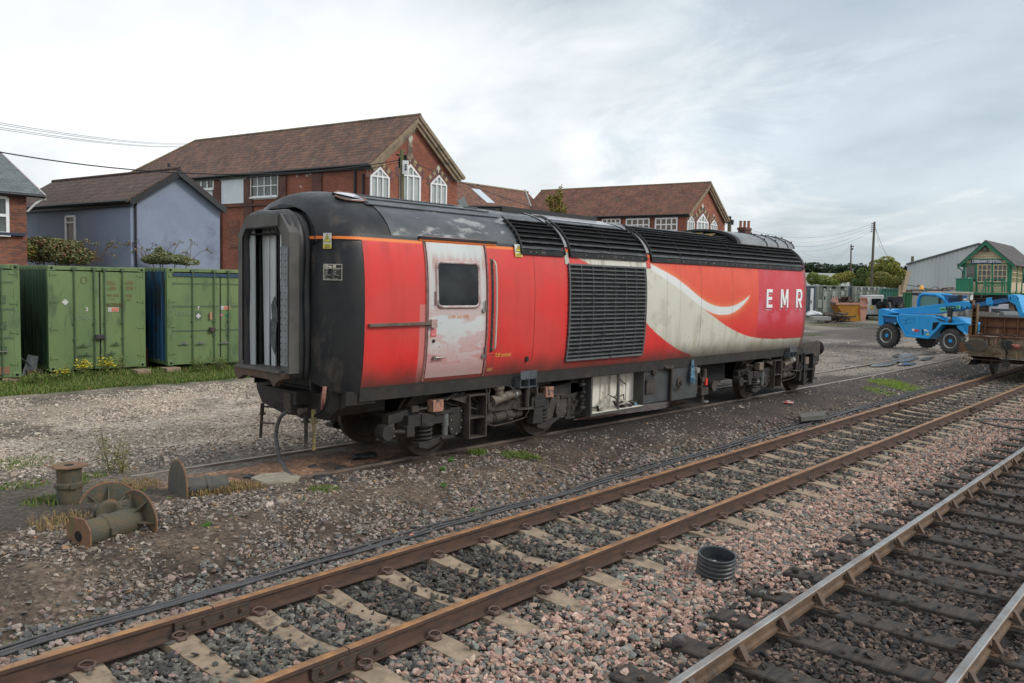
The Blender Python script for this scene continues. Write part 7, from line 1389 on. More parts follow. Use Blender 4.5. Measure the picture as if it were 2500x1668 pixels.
def twheel(cx, cy, r, o, hub=True):
    c_ = TW.pt(*Ft(cx, cy), o); c_[2] = r + .01 if o < -.3 else c_[2]; n = TW.n; b = MB(); b.lathe(c_ - n * .34, n, [(r * .50, .0), (r * .86, -.02), (r * .96, .03), (r * .985, .12), (r * .985, .24), (r * .95, .32), (r * .84, .36), (r * .60, .35), (r * .585, .30)], 40)
    for k in range(20):
        for s_, ph in ((0, 0), (1, .5)):
            a = 2 * math.pi * (k + ph) / 20; e = np.cos(a) * TW.u + np.sin(a) * Z; tg = -np.sin(a) * TW.u + np.cos(a) * Z; q = c_ + e * r * .985 - n * (.25 - .17 * s_ - .0)
            b.obox(q, e * .016, tg * .04 + n * .02 * (1 - 2 * s_), n * .085 + tg * .05 * (1 - 2 * s_))
    w = b.build('wheel', TYR, tel)
    if hub:
        b = MB(); b.lathe(c_ - n * .12, n, [(.02, .02), (r * .30, .02), (r * .36, .05), (r * .50, .0), (r * .57, .10), (r * .60, .14), (r * .56, .15), (r * .50, .06)], 36); rm = b.build('rim', RIM, w); b = MB(); b.lathe(c_ - n * .12, n, [(r * .17, 0), (r * .17, .08), (r * .12, .12), (.0, .12)], 14); b.build('hub', TBL, rm)
        b = MB()
        for k in range(8): a = k * math.pi / 4; q = c_ + (np.cos(a) * TW.u + np.sin(a) * Z) * r * .25; b.cyl(q - n * .10, q - n * .04, .025, n=6)
        b.build('wheel_nuts', SOOT, rm)
px2m = lambda x0, x1, y: abs(Ft(x1, y)[0] - Ft(x0, y)[0])
r1_ = Ft(515, 1070)[1] / 2; r2_ = Ft(1215, 1125)[1] / 2
twheel(517, 1208, r1_, .06); twheel(1215, 1268, r2_, .06); twheel(700, 1225, r1_ * .98, -WID - .2, False); twheel(1400, 1260, r2_ * .98, -WID - .4, False)
tpoly('chassis', [(600, 1000), (1330, 1060), (1300, 1180), (1000, 1180), (700, 1190), (560, 1100)], -.30, -.9, INK)
tpoly('engine_cover', [(640, 975), (660, 965), (1010, 985), (1090, 1010), (1190, 1065), (1130, 1080), (1000, 1235), (960, 1243), (735, 1218), (700, 1165), (635, 1020)], .02, -.62, TBL, .05)
b = MB(); pts = [Ft(*p) for p in ((470, 985), (640, 995), (640, 1040), (735, 1212), (985, 1236), (1135, 1078), (1270, 1080), (1390, 1070))]; b.tube([TW.pt(u, z, .05) for u, z in pts], .05, 8); b.build('bumper_tube', TBL, tel, smooth=True)
tpoly('rear_mast', [(425, 1095), (430, 920), (470, 912), (640, 960), (480, 985), (485, 1100)], .03, -1.2, TBL, .02)
tpoly('rear_fender', [(470, 985), (635, 1000), (640, 1030), (600, 1060), (490, 1060)], -.02, -.5, TBD)
tpoly('front_frame', [(1190, 1000), (1290, 1020), (1400, 1075), (1360, 1190), (1290, 1120), (1200, 1060)], -.1, -.9, TBL, .03)
tpoly('front_post', [(1270, 1100), (1350, 1110), (1365, 1190), (1300, 1140)], .0, -.5, TBL)
tpoly('side_vent', [(1025, 1065), (1095, 1060), (1050, 1130), (1015, 1150)], .03, .01, INK, 0); tpoly('top_vent', [(1055, 1012), (1180, 1050), (1150, 1055), (1090, 1040)], .035, .01, GUT, 0)
b = MB(); b.tube([TW.pt(*Ft(x, y), .035) for x, y in ((712, 1082), (745, 1035), (708, 1045), (765, 1020), (790, 1030), (828, 1012), (815, 1075), (790, 1060), (712, 1082))], .006, 4); b.build('embossed_mark', TBD, tel)
b = MB(); TW.poly(b, [Ft(1056, 905), Ft(1282, 893), Ft(1282, 915), Ft(1118, 944), Ft(1062, 945)], .34 - .6, .01); 
CG_ = mat('cab_glass', (.10, .22, .20), (.14, .27, .25), rough=.06, spec=.8, scale=1)
cb = MB(); cpts = [(805, 900), (808, 812), (828, 775), (865, 760), (985, 772), (1050, 800), (1075, 815), (1100, 860)]
b = MB(); b.tube([TW.pt(*Ft(x, y), -.42) for x, y in ((793, 905), (798, 812), (815, 768), (850, 750), (990, 760), (1065, 792), (1110, 862))], .075, 8); b.tube([TW.pt(*Ft(x, y), -1.3) for x, y in ((793, 905), (798, 812), (815, 768), (850, 750), (990, 760), (1065, 792), (1110, 862))], .07, 8); cab = b.build('cab_frame', TBL, tel, smooth=True)
tpoly('cab_glass', [(805, 905), (808, 812), (828, 770), (990, 772), (1060, 805), (1100, 870)], -.44, -.02, CG_, 0, cab); tpoly('cab_back_glass', [(805, 905), (808, 812), (828, 770), (990, 772), (1060, 805), (1100, 870)], -1.28, -.02, mat('cab_far_glass', (.20, .33, .30), rough=.2), 0, cab)
tpoly('cab_pillar', [(1020, 790), (1035, 795), (1035, 880), (1018, 880)], -.42, .03, GUT, 0, cab); tpoly('cab_floor', [(790, 890), (1110, 858), (1130, 940), (800, 960)], -.45, -.9, TBD, .01, cab); tpoly('seat', [(865, 885), (870, 820), (905, 790), (915, 800), (895, 850), (900, 885)], -.75, -.4, INK, .02, cab)
tpoly('roof_hood', [(985, 762), (1120, 762), (1205, 765), (1190, 800), (1120, 800), (1105, 850)], -.45, -.8, TBD, .01, cab)
b = MB()
for k in range(9): x = 1118 + k * 13; b.tube([TW.pt(*Ft(x, 770), -.45), TW.pt(*Ft(x + 62, 870), -.45), TW.pt(*Ft(x + 90, 1000), -.45)], .012, 4)
for y in (800, 850, 930, 990): b.tube([TW.pt(*Ft(1118 + (y - 770) * .5, y), -.44), TW.pt(*Ft(1222 + (y - 770) * .42, y), -.44)], .010, 4)
b.build('front_guard', GUT, cab)
tpoly('visor', [(725, 738), (825, 742), (820, 775), (775, 768), (730, 765)], -.4, -.7, GUT, .01, cab)
b = MB(); c_ = TW.pt(*Ft(770, 702), -.8); b.lathe(c_, Z, [(.10, 0), (.10, .03), (.085, .05), (.085, .16), (.04, .20), (0, .20)], 16); b.build('beacon', mat('beacon_amber', (.85, .38, .02), rough=.25, spec=.7), cab, smooth=True)
b = MB(); b.tube([TW.pt(*Ft(x, y), -.3) for x, y in ((505, 985), (508, 900), (500, 855), (490, 850))], .045, 8); b.build('exhaust', mat('exhaust_grey', (.12, .11, .10), rough=.6, metal=.3), tel, smooth=True)
def bpoly(nm, pts, m=TBL, o=-.25, th=-.42, bev=.02, par=None): return tpoly(nm, pts, o, th, m, bev, par)
bm = bpoly('boom', [(470, 935), (520, 925), (1310, 832), (1370, 840), (1395, 880), (1385, 905), (1240, 935), (990, 972), (640, 965)])
bpoly('inner_boom', [(1330, 845), (1800, 770), (1810, 835), (1700, 860), (1385, 905)], TBD, -.30, -.32, .01, bm)
bpoly('boom_collar', [(1300, 828), (1370, 835), (1400, 875), (1385, 920), (1330, 925), (1310, 900)], TBL, -.22, -.48, .02, bm); bpoly('boom_collar', [(1560, 795), (1615, 790), (1640, 850), (1625, 890), (1575, 885), (1560, 850)], TBL, -.24, -.44, .02, bm)
bpoly('boom_slot', [(1375, 832), (1795, 765), (1800, 785), (1380, 855)], INK, -.27, -.02, 0, bm); bpoly('boom_slot', [(1390, 905), (1820, 838), (1822, 848), (1392, 918)], INK, -.27, -.02, 0, bm)
bpoly('boom_head', [(1800, 765), (1850, 755), (1910, 765), (1950, 880), (1970, 960), (1945, 1010), (1925, 980), (1890, 880), (1870, 860), (1820, 835)], TBL, -.2, -.5, .02, bm); bpoly('head_slot', [(1832, 785), (1840, 785), (1842, 820), (1833, 818)], INK, -.19, .01, 0, bm)
bpoly('tool_ram', [(1860, 855), (1890, 880), (1925, 980), (1885, 960), (1868, 900)], INK, -.25, -.3, .01, bm)
b = MB()
for (x, y) in ((1330, 915), (1355, 912), (1375, 905), (1360, 895), (1590, 880), (1610, 870), (1800, 800), (1920, 800)): q = TW.pt(*Ft(x, y), -.21); b.cyl(q, q + TW.n * .03, .03, n=8)
b.build('boom_pins', SOOT, bm)
b = MB(); TW.poly(b, [Ft(1055, 903), Ft(1281, 878), Ft(1281, 914), Ft(1110, 945), Ft(1065, 945)], -.245, .01); lg = b.build('boom_sticker', mat('sticker_mint', (.16, .58, .36), (.2, .62, .4), rough=.5), bm)
u_, z_ = Ft(1118, 932); text('MERLO', .30, TW.pt(u_, z_, -.225), TW.u, Z + TW.u * 0 + Z * 0, 'boom_lettering', mat('letter_navy', (.01, .05, .10), rough=.5), lg, bold=.010, sx=1.02, depth=-.0)
b = MB(); b.tube([TW.pt(*Ft(x, y), -.22) for x, y in ((1070, 930), (1078, 912), (1090, 925), (1104, 908), (1108, 935))], .02, 4); b.build('boom_logo', mat('logo_dark', (.01, .12, .07), rough=.5), lg)
for nm, x0, y0, x1, y1, m in (('red_label', 820, 1140, 872, 1165, mat('label_red', (.60, .06, .07), rough=.5)), ('white_label', 798, 1133, 822, 1157, UPVC), ('white_label', 928, 1140, 956, 1158, UPVC), ('white_label', 960, 1155, 978, 1168, UPVC), ('yellow_label', 950, 1187, 986, 1203, YEL), ('grab_slot', 905, 1140, 918, 1200, INK)):
    b = MB(); TW.poly(b, [Ft(x0, y1), Ft(x1, y1), Ft(x1, y0), Ft(x0, y0)], .025, .01); b.build(nm, m, tel)
b = MB(); b.cyl(TW.pt(*Ft(1192, 950), -.1), TW.pt(*Ft(1192, 950), -.2), .09, n=14); b.obox(TW.pt(*Ft(1192, 955), -.1), TW.u * .10, TW.n * .06, Z * .20); b.tube([TW.pt(*Ft(1200, 1060), -.1), TW.pt(*Ft(1210, 990), -.1)], .03, 6); b.build('mirror', GUT, tel, bevel=.02)
b = MB(); b.obox(TW.pt(*Ft(1240, 800), -.5), TW.u * .10, TW.n * .05, Z * .15); b.tube([TW.pt(*Ft(1205, 775), -.5), TW.pt(*Ft(1255, 778), -.5), TW.pt(*Ft(1260, 830), -.5)], .02, 5); b.build('mirror', GUT, tel, bevel=.02)
b = MB(); b.blob(TW.pt(*Ft(1210, 1048), .02), .09, (1, 1, .9), seed=3, sub=1); b.build('work_lamp', RUST, tel)
SHD = mat('shed_cladding', (.53, .56, .565), (.46, .49, .50), c3=(.20, .19, .17), rough=.5, scale=.6, s3=1.2, t3=.6, stretch=(1, 1, .2), rvar=.06)
P = gp(D(2212, 720, 95)); u = hd(-80); L = along(P, u, 2495); n = np.array([u[1], -u[0], 0]); z0_ = solve_z(P, 645.5); zR_ = solve_z(P + u * L * .62, 596); t = thing('shed', 'big grey corrugated shed behind the signal box', 'shed', P + u * L / 2 - n * 8)
b = MB(); per = .42; k = int(L / per); 
for i in range(k):
    a0, a1 = i * per, (i + 1) * per; zt0, zt1 = (lerp(z0_, zR_, min(1, a / (L * .62))) if a < L * .62 else lerp(zR_, z0_, (a - L * .62) / (L * .62)) for a in (a0, a1)); m_ = a0 + per * .35
    for (qa, qb, za, zb, da, db) in ((a0, m_, zt0, zt0, 0, 0), (m_, m_ + .05, zt0, zt0, 0, -.05), (m_ + .05, a1 - .05, zt0, zt1, -.05, -.05), (a1 - .05, a1, zt1, zt1, -.05, 0)): b.add([P + u * qa + n * da, P + u * qb + n * db, P + u * qb + n * db + Z * zb, P + u * qa + n * da + Z * za], [(0, 1, 2, 3)])
b.build('end_wall', SHD, t); b = MB(); q0 = P + n * .15 - u * .15; b.add([q0 + Z * z0_, P + u * L * .62 + n * .15 + Z * (zR_ + .1), P + u * L * .62 - n * 26 + Z * (zR_ + .1), q0 - n * 26 + Z * z0_], [(0, 1, 2, 3)]); b.add([P + n * .15 + u * L * .62 + Z * (zR_ + .1), P + u * L * 1.24 + n * .15 + Z * z0_, P + u * L * 1.24 - n * 26 + Z * z0_, P + u * L * .62 - n * 26 + Z * (zR_ + .1)], [(0, 1, 2, 3)]); b.build('roof', SHD, t)
b = MB(); b.tube([q0 + Z * z0_, P + u * L * .62 + n * .12 + Z * (zR_ + .05), P + u * L * 1.24 + Z * z0_], .10, 5); b.build('verge_trim', mat('trim_slate', (.13, .145, .15), rough=.5), t); b = MB(); b.obox(P - n * 13 + Z * z0_ / 2, n * 13, u * .03, Z * z0_ / 2); b.build('side_wall', SHD, t)
SGR = mat('signal_green', (.008, .15, .078), (.012, .19, .10), rough=.45, scale=3); SCR = mat('signal_cream', (.60, .50, .34), (.52, .43, .29), c3=(.30, .30, .18), rough=.7, scale=2, s3=1.5, t3=.62, uvtex=None)
P = gp(D(*zs(800, 1200), 60)); SU = Wall(P, -88, (-1, 0, 0)); Fs = lambda x, y: SU.uz(*zs(x, y)); dn = -SU.n; DEP = 9.0
sb = thing('signal_box', 'cream and green signal box with its name board, behind the rusty wagon', 'signal box', SU.pt(Fs(1250, 900)[0], 0, -4))
def spoly(nm, pts, o, th, m, par=None, bev=0): b = MB(); SU.poly(b, [Fs(*p) for p in pts], o, th); return b.build(nm, m, par or sb, bevel=bev)
uL, uR = Fs(800, 900)[0], Fs(1690, 900)[0]; zfl = Fs(1250, 1210)[1]; zev = Fs(1250, 600)[1]; uA, zA_ = Fs(1245, 225)
BAS = mat('brick_plinth', (.13, .07, .055), (.09, .055, .045), rough=.9, scale=1, uvtex=('brick', .225, .075, .01, (.13, .11, .09)), bump=.004)
b = MB(); b.prism([(uL, 0), (uR, 0), (uR, zfl), (uL, zfl)], SU.P0, SU.u, Z, dn * DEP); b.build('base_wall', BAS, sb)
b = MB(); zsil = Fs(1250, 1010)[1]
wl_ = [(uL, zfl), (uR, zfl), (uR, zsil), (uL, zsil)]; b.prism(wl_, SU.P0, SU.u, Z, dn * DEP); b.prism([(uL, zev - .35), (uR, zev - .35), (uR, zev), (uA, zA_ - .25), (uL, zev)], SU.P0, SU.u, Z, dn * DEP); wb = b.build('weatherboards', SCR, sb)
b = MB(); 
for q in np.arange(zfl + .12, zsil, .16): SU.ruz(b, uL, uR, q, q + .012, .002, .012)
for q in np.arange(zev + .1, zA_ - .5, .18): h = (zA_ - q) / (zA_ - zev); SU.ruz(b, lerp(uA, uL, h * .8), lerp(uA, uR, h * .8), q, q + .012, .002, .012)
b.build('board_lines', mat('board_shadow', (.30, .25, .16), rough=.8), wb)
b = MB(); b.prism([(uL + .1, zsil), (uR - .1, zsil), (uR - .1, zev - .35), (uL + .1, zev - .35)], SU.P0 - SU.n * 1.6, SU.u, Z, dn * .05); b.build('room_back', mat('room_brown', (.10, .085, .07), (.2, .17, .14), rough=.8, scale=2), sb)
SGL = mat('signal_glass', (.05, .055, .055), (.12, .12, .115), c3=(.30, .27, .22), rough=.12, spec=.6, scale=1.6, s3=2.1, t3=.60); WCR = mat('sash_cream', (.62, .52, .33), rough=.6)
def sash(x0, y0, x1, y1, c, r, wall=SU, f=Fs, nm='sash_window'):
    u0, z1 = f(x0, (y0 + y1) / 2)[0], f((x0 + x1) / 2, y0)[1]; u1, z0 = f(x1, (y0 + y1) / 2)[0], f((x0 + x1) / 2, y1)[1]; u0, u1 = min(u0, u1), max(u0, u1); b = MB()
    for q in range(c + 1): a = lerp(u0, u1, q / c); w_ = .045 if q in (0, c) else .022; wall.ruz(b, a - w_, a + w_, z0, z1, -.02, .05)
    for q in range(r + 1): z = lerp(z0, z1, q / r); w_ = .045 if q in (0, r) else .022; wall.ruz(b, u0, u1, z - w_, z + w_, -.018, .047)
    w = b.build(nm, WCR, sb); b = MB(); wall.ruz(b, u0, u1, z0, z1, -.04, .01); b.build('window_pane', SGL, w)
sash(1070, 672, 1335, 1005, 3, 3); sash(1375, 675, 1635, 1010, 3, 3)
spoly('door', [(855, 950), (1030, 950), (1035, 672), (855, 668)], -.02, .03, SGR); 
for x0 in (862, 945): spoly('door_glass', [(x0, 915), (x0 + 72, 915), (x0 + 75, 690), (x0, 688)], .012, .01, SGL)
spoly('door_label', [(893, 938), (963, 938), (963, 926), (893, 926)], .012, .01, UPVC)
for x0, x1 in ((798, 842), (1038, 1066), (1338, 1372), (1640, 1705)): spoly('corner_post', [(x0, 1200), (x1, 1200), (x1, 600), (x0, 600)], .0, .06, SGR)
spoly('head_beam', [(835, 590), (1650, 590), (1650, 565), (835, 565)], .0, .05, SGR); spoly('head_beam', [(835, 665), (1650, 670), (1650, 652), (835, 652)], .0, .05, SGR); spoly('sill_beam', [(1050, 1030), (1640, 1038), (1640, 1015), (1050, 1010)], .0, .08, SGR)
nb = spoly('name_board', [(957, 660), (1522, 656), (1522, 587), (957, 587)], .07, .04, mat('board_navy', (.015, .03, .10), rough=.5)); u_, z_ = Fs(976, 640); w_ = Fs(1500, 640)[0] - u_
text('DEREHAM CENTRAL', .27, SU.pt(u_, z_, .115), SU.u, Z, 'name_lettering', UPVC, nb, bold=.008, sx=w_ / 2.32)
b = MB(); 
sl = (zA_ - zev) / (uA - uL); ovh = .35
for sgn, ue in ((-1, uL - ovh), (1, uR + ovh)):
    k_ = (zA_ - zev) / abs(uA - (uL if sgn < 0 else uR)); ze_ = zA_ - k_ * abs(uA - ue); b = MB(); SU.poly(b, [(ue, ze_), (uA, zA_), (uA, zA_ - .30), (ue, ze_ - .26)] if sgn < 0 else [(uA, zA_), (ue, ze_), (ue, ze_ - .26), (uA, zA_ - .30)], .30, .06); b.build('bargeboard', SGR, sb)
    b = MB(); q = [SU.pt(ue, ze_, .4), SU.pt(uA, zA_ + .06, .4), SU.pt(uA, zA_ + .06, -DEP), SU.pt(ue, ze_, -DEP)]; b.add(q + [p - Z * .06 for p in q], [(0, 1, 2, 3), (4, 7, 6, 5), (0, 4, 5, 1), (0, 3, 7, 4)]); b.build('roof', mat('slate_brown', (.085, .065, .062), (.06, .05, .05), rough=.7, scale=1.5, uvtex=('board', .3, .22, .01, (.04, .03, .03)), bump=.01), sb)
b = MB(); c_ = SU.pt(*Fs(1230, 360), .12); b.cyl(c_ + Z * .15, c_ - Z * .02, .05, n=8); b.obox(c_ - Z * .08, SU.u * .10, SU.n * .12, Z * .10); b.obox(SU.pt(*Fs(1215, 415), .1), SU.u * .25, SU.n * .08, Z * .05); b.build('gable_lamp', mat('lamp_grey', (.10, .11, .10), rough=.5), sb)
SV = Wall(SU.pt(uR, 0, 0), 2, (0, -1, 0)); Fv = lambda x, y: SV.uz(*zs(x, y))
b = MB(); SV.ruz(b, .1, 3.9, zfl + .1, zsil, .01, .03); b.build('side_boards', SCR, sb)
for a0 in (.35, 2.2): 
    b = MB(); z0, z1 = zsil, zev - .45
    for q in range(5): SV.ruz(b, a0 + q * .42 - .022, a0 + q * .42 + .022, z0, z1, .02, .04)
    for q in range(4): z = lerp(z0, z1, q / 3); SV.ruz(b, a0, a0 + 1.68, z - .022, z + .022, .022, .036)
    w = b.build('sash_window', WCR, sb); b = MB(); SV.ruz(b, a0, a0 + 1.68, z0, z1, .005, .012); b.build('window_pane', mat('side_glass', (.22, .21, .13), (.30, .28, .18), rough=.2), w)
b = MB(); 
for a in (.1, 2.12, 3.98): SV.ruz(b, a - .08, a + .08, zfl, zev, .02, .08)
b.build('side_posts', SGR, sb)
b = MB(); SU.ruz(b, uL - .25, uR + 3.0, zfl - .16, zfl, .05, 1.0); b.build('landing', SGR, sb)
LD = Fs(740, 1180)[0]; rl = Fs(1040, 1180)[0]; zrl = Fs(800, 960)[1]
def fr_pt(x, y, o=1.02): u_, z_ = Fs(x, y); return SU.pt(u_, z_, o)
b = MB(); SU.poly(b, [Fs(738, 1190), Fs(1040, 1190), Fs(1040, 960), Fs(738, 960)], 1.0, .04)
b.tube([fr_pt(735, 955), fr_pt(1045, 955)], .05, 6)
for x in (740, 1000, 1040): b.tube([fr_pt(x, 940), fr_pt(x, 1215)], .05, 6)
b.build('landing_panel', SGR, sb); LGR = mat('rail_green', (.08, .24, .15), (.05, .19, .11), rough=.5)
b = MB(); b.tube([fr_pt(1290, 962), fr_pt(1660, 962)], .035, 6); b.tube([fr_pt(1290, 1085), fr_pt(1660, 1085)], .03, 6)
for x in (1290, 1345, 1600, 1650): b.tube([fr_pt(x, 950), fr_pt(x, 1205)], .05, 6)
b.build('balustrade', SGR, sb)
b = MB(); 
for x0, x1 in ((1030, 960), (1290, 1205)): b.tube([fr_pt(x0, 950), fr_pt(x1, 1310 if x0 > 1200 else 1200)], .045, 6)
b.tube([fr_pt(1045, 1180), fr_pt(1000, 1360)], .06, 6); b.build('stair_rail', LGR, sb)
b = MB()
for k in range(7): z = zfl - .2 - k * .22; SU.ruz(b, rl + .02, rl + 1.0, z - .03, z, .9 + k * .2, .26)
b.build('steps', mat('step_wood', (.10, .07, .05), rough=.8), sb)
b = MB(); 
for k in range(9): q = SV.pt(.2 + k * .38, zfl, 1.0); b.tube([q, q + Z * 1.0], .014, 5)
for z in (.5, 1.0): b.tube([SV.pt(.0, zfl + z, 1.0), SV.pt(3.6, zfl + z, 1.0)], .02, 5)
SV.ruz(b, -.1, 3.8, zfl - .14, zfl, .0, 1.05); b.build('walkway', mat('walk_black', (.02, .025, .025), rough=.6), sb)
b = MB(); 
for k in range(4): q = SV.pt(.3 + k * 1.0, zfl - .15, .9); b.tube([q, SV.pt(.3 + k * 1.0, zfl - .9, .05)], .04, 5)
b.build('bracket', mat('bracket_wood', (.14, .12, .08), rough=.8), sb)
b = MB(); b.tube([SU.pt(uL - .34, zev - .2, .35), SU.pt(uL - .3, zev - .5, .3), SU.pt(uL - .05, zev - .75, .1), SU.pt(uL - .06, zfl, .1)], .04, 6); b.build('downpipe', GUT, sb)
def atw(x, y, Zd): return D(*zw(x, y), Zd)
b = MB(); P = gp(atw(1200, 250, 50)); wl = Wall(P, -47, (-1, -1, 0)); a_, c_ = zw(1000, 20), zw(1340, 250); wl.rect(b, a_[0], a_[1], c_[0], c_[1], 0, -.3); b.build('white_cabin', mat('cabin_white', (.40, .42, .45), (.33, .34, .37), rough=.6, scale=1), None, label='pale grey cabin wall glimpsed above the wagon', cat='cabin', bevel=.02)
b = MB(); a_, c_ = zw(1090, 118), zw(1365, 210); wl = Wall(gp(atw(1200, 250, 46)), -47, (-1, -1, 0)); wl.rect(b, a_[0], a_[1], c_[0], c_[1], 0, -.5); b.build('slate_crate', mat('crate_slate', (.03, .04, .05), rough=.6), None, label='dark slate coloured crate above the wagon girder', cat='crate', bevel=.02)
b = MB(); b.cyl(atw(1385, 262, 33), atw(1470, 262, 33), .18, n=18); b.build('red_drum', mat('drum_red', (.55, .02, .02), rough=.4), None, label='bright red drum lying behind the wagon girder', cat='drum')
b = MB(); c_ = atw(1340, 262, 32.5); b.lathe(c_, D(0, 0, 1) * 0 + hd(-47), [(.16, -.3), (.19, -.28), (.19, .28), (.16, .3)], 18); b.build('grey_drum', mat('drum_grey', (.10, .12, .13), rough=.5), None, label='grey rounded drum next to the red drum', cat='drum')
b = MB(); c_ = atw(1185, 240, 33); b.blob(c_, .11, (1.6, 1, .7), seed=2); b.build('yellow_bundle', mat('bundle_straw', (.45, .38, .18), rough=.7), None, label='small straw yellow bundle behind the wagon girder', cat='bundle')
b = MB()
for k, (x, y) in enumerate(((760, 190), (860, 205), (960, 262), (1060, 255), (900, 255), (1120, 230))): c_ = atw(x, y, 34); b.obox(c_, hd(-47) * .35 + Z * .03 * (k % 3 - 1), hd(43) * .1, Z * .05)
b.build('scrap_bars', JM[1], None, label='loose grey bars and plates heaped behind the wagon girder', cat='scrap heap', kind='stuff')
for k, (x0, x1) in enumerate(((320, 410), (415, 480), (485, 570))):
    t = thing('wire_cage', ('leftmost wire stillage cage behind the blue machine', 'middle wire stillage cage behind the blue machine', 'rightmost wire stillage cage, beside the wagon post')[k], 'cage', gp(atw((x0 + x1) / 2, 400, 46)), 'wire cages behind the machine'); wl = Wall(PO[t.name], -47, (-1, -1, 0)); F = lambda x, y: wl.uz(*zw(x, y)); u0, u1 = F(x0, 300)[0], F(x1, 300)[0]; z1 = F(x0, 165)[1]
    b = MB()
    for q in np.linspace(u0, u1, 6): b.tube([wl.pt(q, .3, 0), wl.pt(q, z1, 0)], .012, 4)
    for q in np.linspace(.3, z1, 7): b.tube([wl.pt(u0, q, 0), wl.pt(u1, q, 0)], .012, 4)
    b.build('mesh', GALV, t); b = MB(); wl.ruz(b, u0 + .1, u1 - .1, .3, z1 * .8, -.4, -.3); b.build('tank_inside', mat('ibc_white', (.42, .42, .40), (.30, .30, .28), rough=.5, scale=4), t)
WGR = mat('wagon_grime', (.26, .20, .13), (.15, .115, .075), c3=(.07, .085, .035), rough=.85, scale=2.5, s3=2.2, t3=.55, bump=.006, bscale=25, stretch=(1, 1, .6)); WRU = mat('girder_rust', (.20, .09, .045), (.11, .055, .033), c3=(.33, .25, .17), rough=.85, scale=3, s3=2.4, t3=.60, bump=.004, bscale=30, stretch=(1, 1, .7)); WRD = mat('girder_dark', (.055, .035, .028), (.09, .05, .035), rough=.85, scale=4)
aW = 31.0; cW = (A1 + A2) / 2; offc = lambda a: float(far_curve(a))
HW = Wall(T(aW, cW), math.degrees(PHI) - 90, (-1, 0, 0)); Fw = lambda x, y: HW.uz(*zw(x, y))
wg = thing('wagon', 'rusty flat railway wagon on the orange rails at the right edge', 'wagon', T(aW + 4, cW, ZA))
W0 = -1.25; W1 = 1.35
zt0 = Fw(900, 690)[1]; zb0 = Fw(900, 1085)[1]
uWl = Fw(515, 1000)[0]
b = MB(); HW.ruz(b, uWl, uWl + 2.5, zb0, zt0, 0, -.12); b.build('headstock', WGR, wg, bevel=.01)
b = MB(); HW.ruz(b, uWl, uWl + 2.5, zt0, zt0 + .05, .06, -9.0); b.build('deck', WRU, wg, bevel=.01)
b = MB()
for uu in (uWl + .05, uWl + 2.35): HW.ruz(b, uu, uu + .10, zb0, zt0, -.1, -8.9)
b.build('sole_bar', WGR, wg)
b = MB(); b.obox(HW.pt(uWl - .1, (zb0 + .25), -.1), HW.u * .18, HW.n * .05, Z * .16); b.build('side_bracket', WRU, wg)
b = MB()
for x, y in ((850, 750), (1035, 745), (1130, 745), (1135, 820), (1130, 885), (1030, 885), (975, 955), (850, 955), (975, 1050), (850, 1050), (1105, 965), (1170, 1015), (1330, 990), (1345, 1050), (870, 810), (960, 740), (1390, 960), (1470, 760), (980, 845), (1440, 1050)): u_, z_ = Fw(x, y); b.cyl(HW.pt(u_, z_, 0), HW.pt(u_, z_, .02), .018, n=6)
b.build('rivets', WRD, wg)
BFM = mat('buffer_grime', (.060, .048, .036), (.10, .075, .05), c3=(.03, .05, .05), rough=.75, scale=3, s3=2.5, t3=.52)
z_ = Fw(590, 830)[1]
for uB in (uWl + .36, uWl + 2.1):
    b = MB(); b.lathe(HW.pt(uB, z_, 0), HW.n, [(.17, 0), (.17, .25), (.12, .27), (.12, .50)], 22); bf = b.build('buffer', BFM, wg); b = MB(); b.prism([(.34 * math.cos(q) * (1 if abs(math.cos(q)) < .8 else .97), .205 * math.sin(q)) for q in np.linspace(0, 2 * math.pi, 33)[:-1]], HW.pt(uB, z_, .50), HW.u, Z, HW.n * .05); b.build('buffer_head', BFM, bf, bevel=.015)
u_, z_ = Fw(1305, 840); b = MB(); HW.poly(b, [(u_ - .16, z_ - .08), (u_ - .10, z_ - .13), (u_ + .10, z_ - .13), (u_ + .16, z_ - .08), (u_ + .16, z_ + .09), (u_ + .1, z_ + .13), (u_ - .1, z_ + .13), (u_ - .16, z_ + .09)], .0, .07); b.tube([HW.pt(u_ - .02, z_ + .06, .07), HW.pt(u_ - .02, z_ - .02, .2), HW.pt(u_ + .03, z_ - .14, .2), HW.pt(u_ + .04, z_ - .30, .12)], .03, 8); b.tube([HW.pt(u_ + .02, z_ - .2, .1), HW.pt(u_ + .02, z_ - .55, .1)], .02, 6); b.cyl(HW.pt(u_ - .06, z_ - .50, .1), HW.pt(u_ + .08, z_ - .50, .1), .05, n=10); b.cyl(HW.pt(u_ + .02, z_ - .62, .12), HW.pt(u_ + .02, z_ - .62, .06), .13, n=16); b.build('draw_hook', mat('hook_dark', (.022, .022, .022), (.04, .035, .03), rough=.6), wg)
u_, z_ = Fw(1525, 870); b = MB(); b.blob(HW.pt(u_, z_, .08), .10, (1, 1, .9), seed=6, amp=.5); b.cyl(HW.pt(u_ - .15, z_ + .03, .1), HW.pt(u_ + .12, z_ + .02, .1), .035, n=8); b.build('brake_valve', mat('valve_pink', (.42, .13, .10), (.3, .12, .09), rough=.6, scale=12), wg)
u_, z_ = Fw(1090, 760); b = MB(); b.tube([HW.pt(u_ + .02, z_ + .09, .05), HW.pt(u_ - .01, z_, .06), HW.pt(u_ + .01, z_ - .12, .05)], [.02, .03, .035], 6); b.build('lamp_iron', mat('iron_pinkish', (.30, .16, .12), rough=.7), wg)
